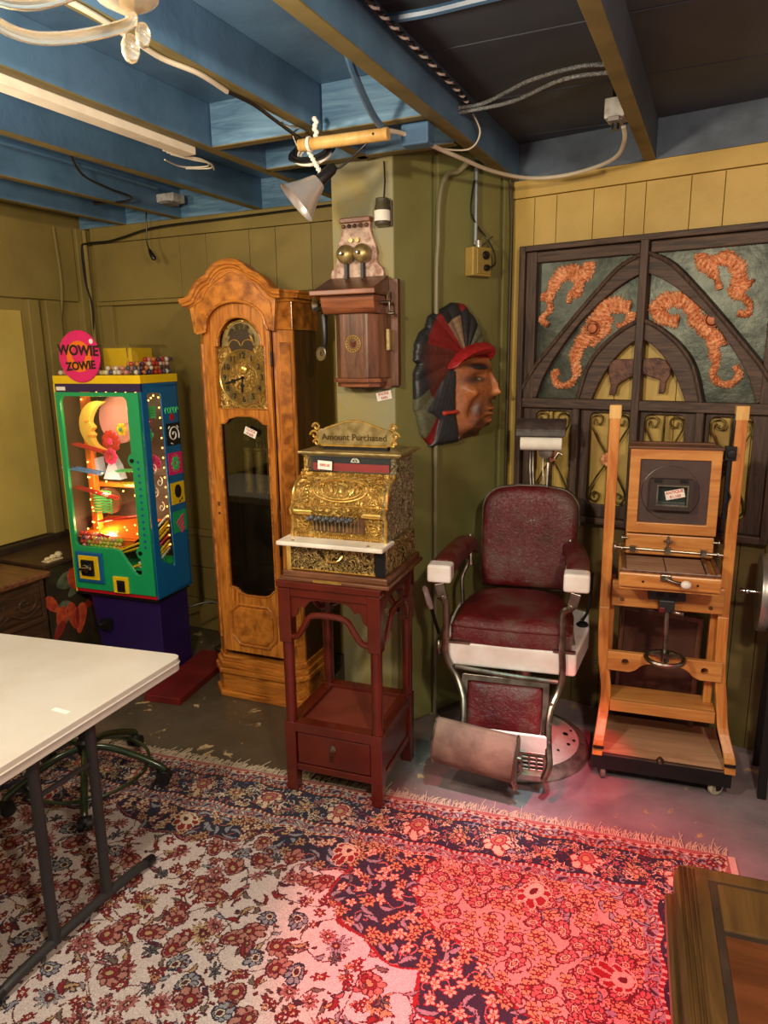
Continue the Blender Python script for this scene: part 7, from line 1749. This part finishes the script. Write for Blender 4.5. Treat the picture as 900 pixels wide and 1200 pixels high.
def jbox(loc, rz, label, s_=(0.05, 0.05, 0.025)):
    e = thing('junction_box', label, 'junction box', loc, rz)
    m = MB(); m.box(-s_[0], s_[0], -s_[1], s_[1], -s_[2], s_[2]); m.build('box', mat('white_painted_box', S(190, 188, 180), 0.5, c2=S(150, 148, 142), nscale=30), e, bevel=0.004)
    m = MB(); m.box(-s_[0]*0.55, s_[0]*0.55, -s_[1]-0.01, s_[1]*0.6, -s_[2]-0.012, -s_[2]+0.002)
    for x in (-0.6, 0.6): m.cyl((x*s_[0], -s_[1]*0.7, -s_[2]), (x*s_[0], -s_[1]*0.7, -s_[2]-0.008), 0.005, n=8)
    m.build('socket_plate', mat('grey_socket', S(120, 118, 112), 0.5), e, bevel=0.002); return e
jbox((-2.645, 3.12, 2.44), 0, 'white electrical box on ceiling joist at upper left', (0.055, 0.045, 0.02))
jb = jbox((-0.37, 2.62, 2.405), -4, 'white electrical box on ceiling joist above arched panel', (0.032, 0.04, 0.03))
m = MB(); m.cyl((0, -0.01, -0.03), (0, -0.01, -0.06), 0.012, n=12); m.tube([(0.01, 0.0, 0.03), (0.02, -0.05, 0.07), (0.03, -0.12, 0.09)], 0.006, 8); m.tube([(-0.01, 0.0, 0.03), (0.0, -0.05, 0.075), (0.02, -0.12, 0.095)], 0.006, 8); m.build('plug_and_wires', M_blackpl, jb)
q = MB(); pts_ = [(-1.85, 2.20, 2.355), (-1.82, 2.27, 2.35), (-1.80, 2.36, 2.352), (-1.86, 2.46, 2.358), (-1.95, 2.42, 2.358), (-1.93, 2.30, 2.355), (-1.84, 2.24, 2.352)]
for k in range(3): q.tube(smoothline([(x, y-0.02*k, z+0.002*k) for x, y, z in pts_[:4+k]], 5), 0.003, 6)
tag(q.build('loose_wires', M_cream, None), 'loose pale wires curling out of the end of white trunking', 'wires')
# conduits on the green wall (children-free, placed in wall coordinates)
def gw(t, z, off=0.015): 
    a = math.radians(GA); return (CX1+t*math.cos(a)+off*math.sin(a), CY+t*math.sin(a)-off*math.cos(a), z)
cable('wall_conduit', [gw(0.212, 0.0), gw(0.212, 0.6), gw(0.212, 1.3), gw(0.214, 1.93), gw(0.222, 2.08), gw(0.225, 2.20), gw(0.240, 2.29), gw(0.27, 2.345, 0.02), gw(0.32, 2.36, 0.03), gw(0.35, 2.40, 0.06)], 0.011, M_greyc, 'grey green conduit running up green wall behind carved head', cat='conduit')
cable('wall_conduit', [gw(0.437, 2.09), gw(0.437, 2.2), gw(0.437, 2.36), gw(0.437, 2.50)], 0.010, mat('steel_conduit_grey', S(120, 126, 128), 0.4, 0.4), 'straight grey conduit above yellow box on green wall', cat='conduit')
eb = thing('wall_switch_box', 'yellow painted switch box on green wall below grey conduit', 'switch box', gw(0.445, 2.02, 0.0), GA)
m = MB(); m.box(-0.055, 0.055, -0.05, 0, -0.058, 0.058); m.build('box', mat('ochre_box_paint', S(168, 142, 70), 0.45), eb, bevel=0.005)
m = MB(); m.box(-0.035, 0.048, -0.056, -0.05, -0.05, 0.05); fp = m.build('face_plate', mat('ochre_plate', S(150, 128, 66), 0.4), eb, bevel=0.003)
m = MB(); m.lathe([(0, 0), (0.018, 0), (0.016, 0.01), (0.006, 0.012), (0, 0.012)], (0.012, -0.056, 0.025), (0, -1, 0), 20); m.lathe([(0, 0), (0.014, 0), (0.012, 0.014), (0, 0.015)], (0.016, -0.056, -0.025), (0, -1, 0), 16); m.build('round_sockets', M_black, fp)
m = MB(); m.cyl((-0.005, -0.03, 0.058), (-0.005, -0.03, 0.085), 0.014, n=12); m.tube([(0.0, -0.04, 0.06), (0.03, -0.045, 0.085), (0.06, -0.05, 0.105)], 0.003, 6); m.build('chrome_nipple', M_chrome, eb)
cable('switch_cord', [gw(0.46, 1.995, 0.07), gw(0.50, 2.01, 0.07), gw(0.505, 2.06, 0.06), gw(0.49, 2.12, 0.03), gw(0.45, 2.16, 0.02), gw(0.405, 2.22, 0.02), gw(0.42, 2.34, 0.02)], 0.0035, M_blackpl, 'thin black cord looping beside the yellow switch box', cat='cord')
cable('corner_cable', [gw(0.64, 2.37, 0.02), gw(0.655, 2.15, 0.02), gw(0.655, 1.8, 0.02), gw(0.655, 1.2, 0.02), gw(0.655, 0.6, 0.02)], 0.006, mat('dark_olive_cable', S(60, 52, 34), 0.5), 'dark cable running down corner between green and yellow walls')
cable('corner_pipe', [(-3.39, 3.23, 2.36), (-3.39, 3.235, 1.8), (-3.39, 3.235, 0.9)], 0.012, M_backwall, 'painted pipe running down left corner of room', cat='pipe')
cable('wall_pipe', [(-3.425, 3.05, 2.36), (-3.42, 3.06, 2.1), (-3.42, 3.05, 1.96), (-3.43, 3.02, 1.80), (-3.44, 3.0, 1.6)], 0.008, M_backwall, 'thin painted pipe on left wall beside the corner', cat='pipe')

# ================================================================== GLASS CHANDELIER, only its edge in view
ch = thing('glass_chandelier', 'clear amber tinted glass chandelier arms and drops at top left corner', 'chandelier', (-0.70, 0.50, 2.03), 0)
M_cglass = bpy.data.materials.new('blown_glass'); M_cglass.use_nodes = True
b_ = M_cglass.node_tree.nodes['Principled BSDF']; b_.inputs['Base Color'].default_value = (1, 0.9, 0.72, 1); b_.inputs['Transmission Weight'].default_value = 0.8; b_.inputs['Roughness'].default_value = 0.12; b_.inputs['IOR'].default_value = 1.45
m = MB(); m.cyl((0, 0, -0.06), (0, 0, 0.49), 0.010); m.lathe([(0, -0.10), (0.03, -0.08), (0.045, -0.04), (0.02, 0.0), (0.035, 0.05), (0.012, 0.10), (0, 0.10)], (0, 0, 0), (0, 0, 1), 24); m.build('stem', M_cglass, ch)
for k, a in enumerate((30, 78, 150, 222, 294, 342)):
    ca, sa = math.cos(math.radians(a)), math.sin(math.radians(a)); rr = 0.225
    m = MB(); m.tube(smoothline([(0.02*ca, 0.02*sa, -0.03), (0.08*ca, 0.08*sa, -0.055), (0.14*ca, 0.14*sa, -0.045), (rr*ca, rr*sa, -0.005), (rr*ca, rr*sa, 0.01)], 5), 0.0065, 10)
    m.lathe([(0.0, 0.0), (0.012, 0.0), (0.032, 0.010), (0.036, 0.014), (0.030, 0.012), (0.01, 0.006), (0, 0.005)], (rr*ca, rr*sa, 0.008), (0, 0, 1), 20); ar = m.build('glass_arm', M_cglass, ch)
    m = MB(); m.tube([(rr*ca, rr*sa, 0.014), (rr*ca, rr*sa, 0.05)], 0.008, 10); m.build('candle_sleeve', mat('cream_candle_sleeve', S(240, 220, 180), 0.5), ar)
    m = MB(); m.lathe([(0, 0.0), (0.008, 0.004), (0.012, 0.018), (0.007, 0.036), (0, 0.048)], (rr*ca, rr*sa, 0.05), (0, 0, 1), 14); m.build('candle_bulb', emis('chandelier_bulb', (1, 0.8, 0.5, 1), 12) if 'chandelier_bulb' not in MATS else MATS['chandelier_bulb'], ar)
    m = MB(); m.ball((rr*ca, rr*sa, -0.03), 0.011, 10, (1, 1, 1.5)); m.ball((rr*ca+0.02, rr*sa, -0.02), 0.009, 10, (1, 1, 1.6)); m.build('glass_drop', M_cglass, ar)
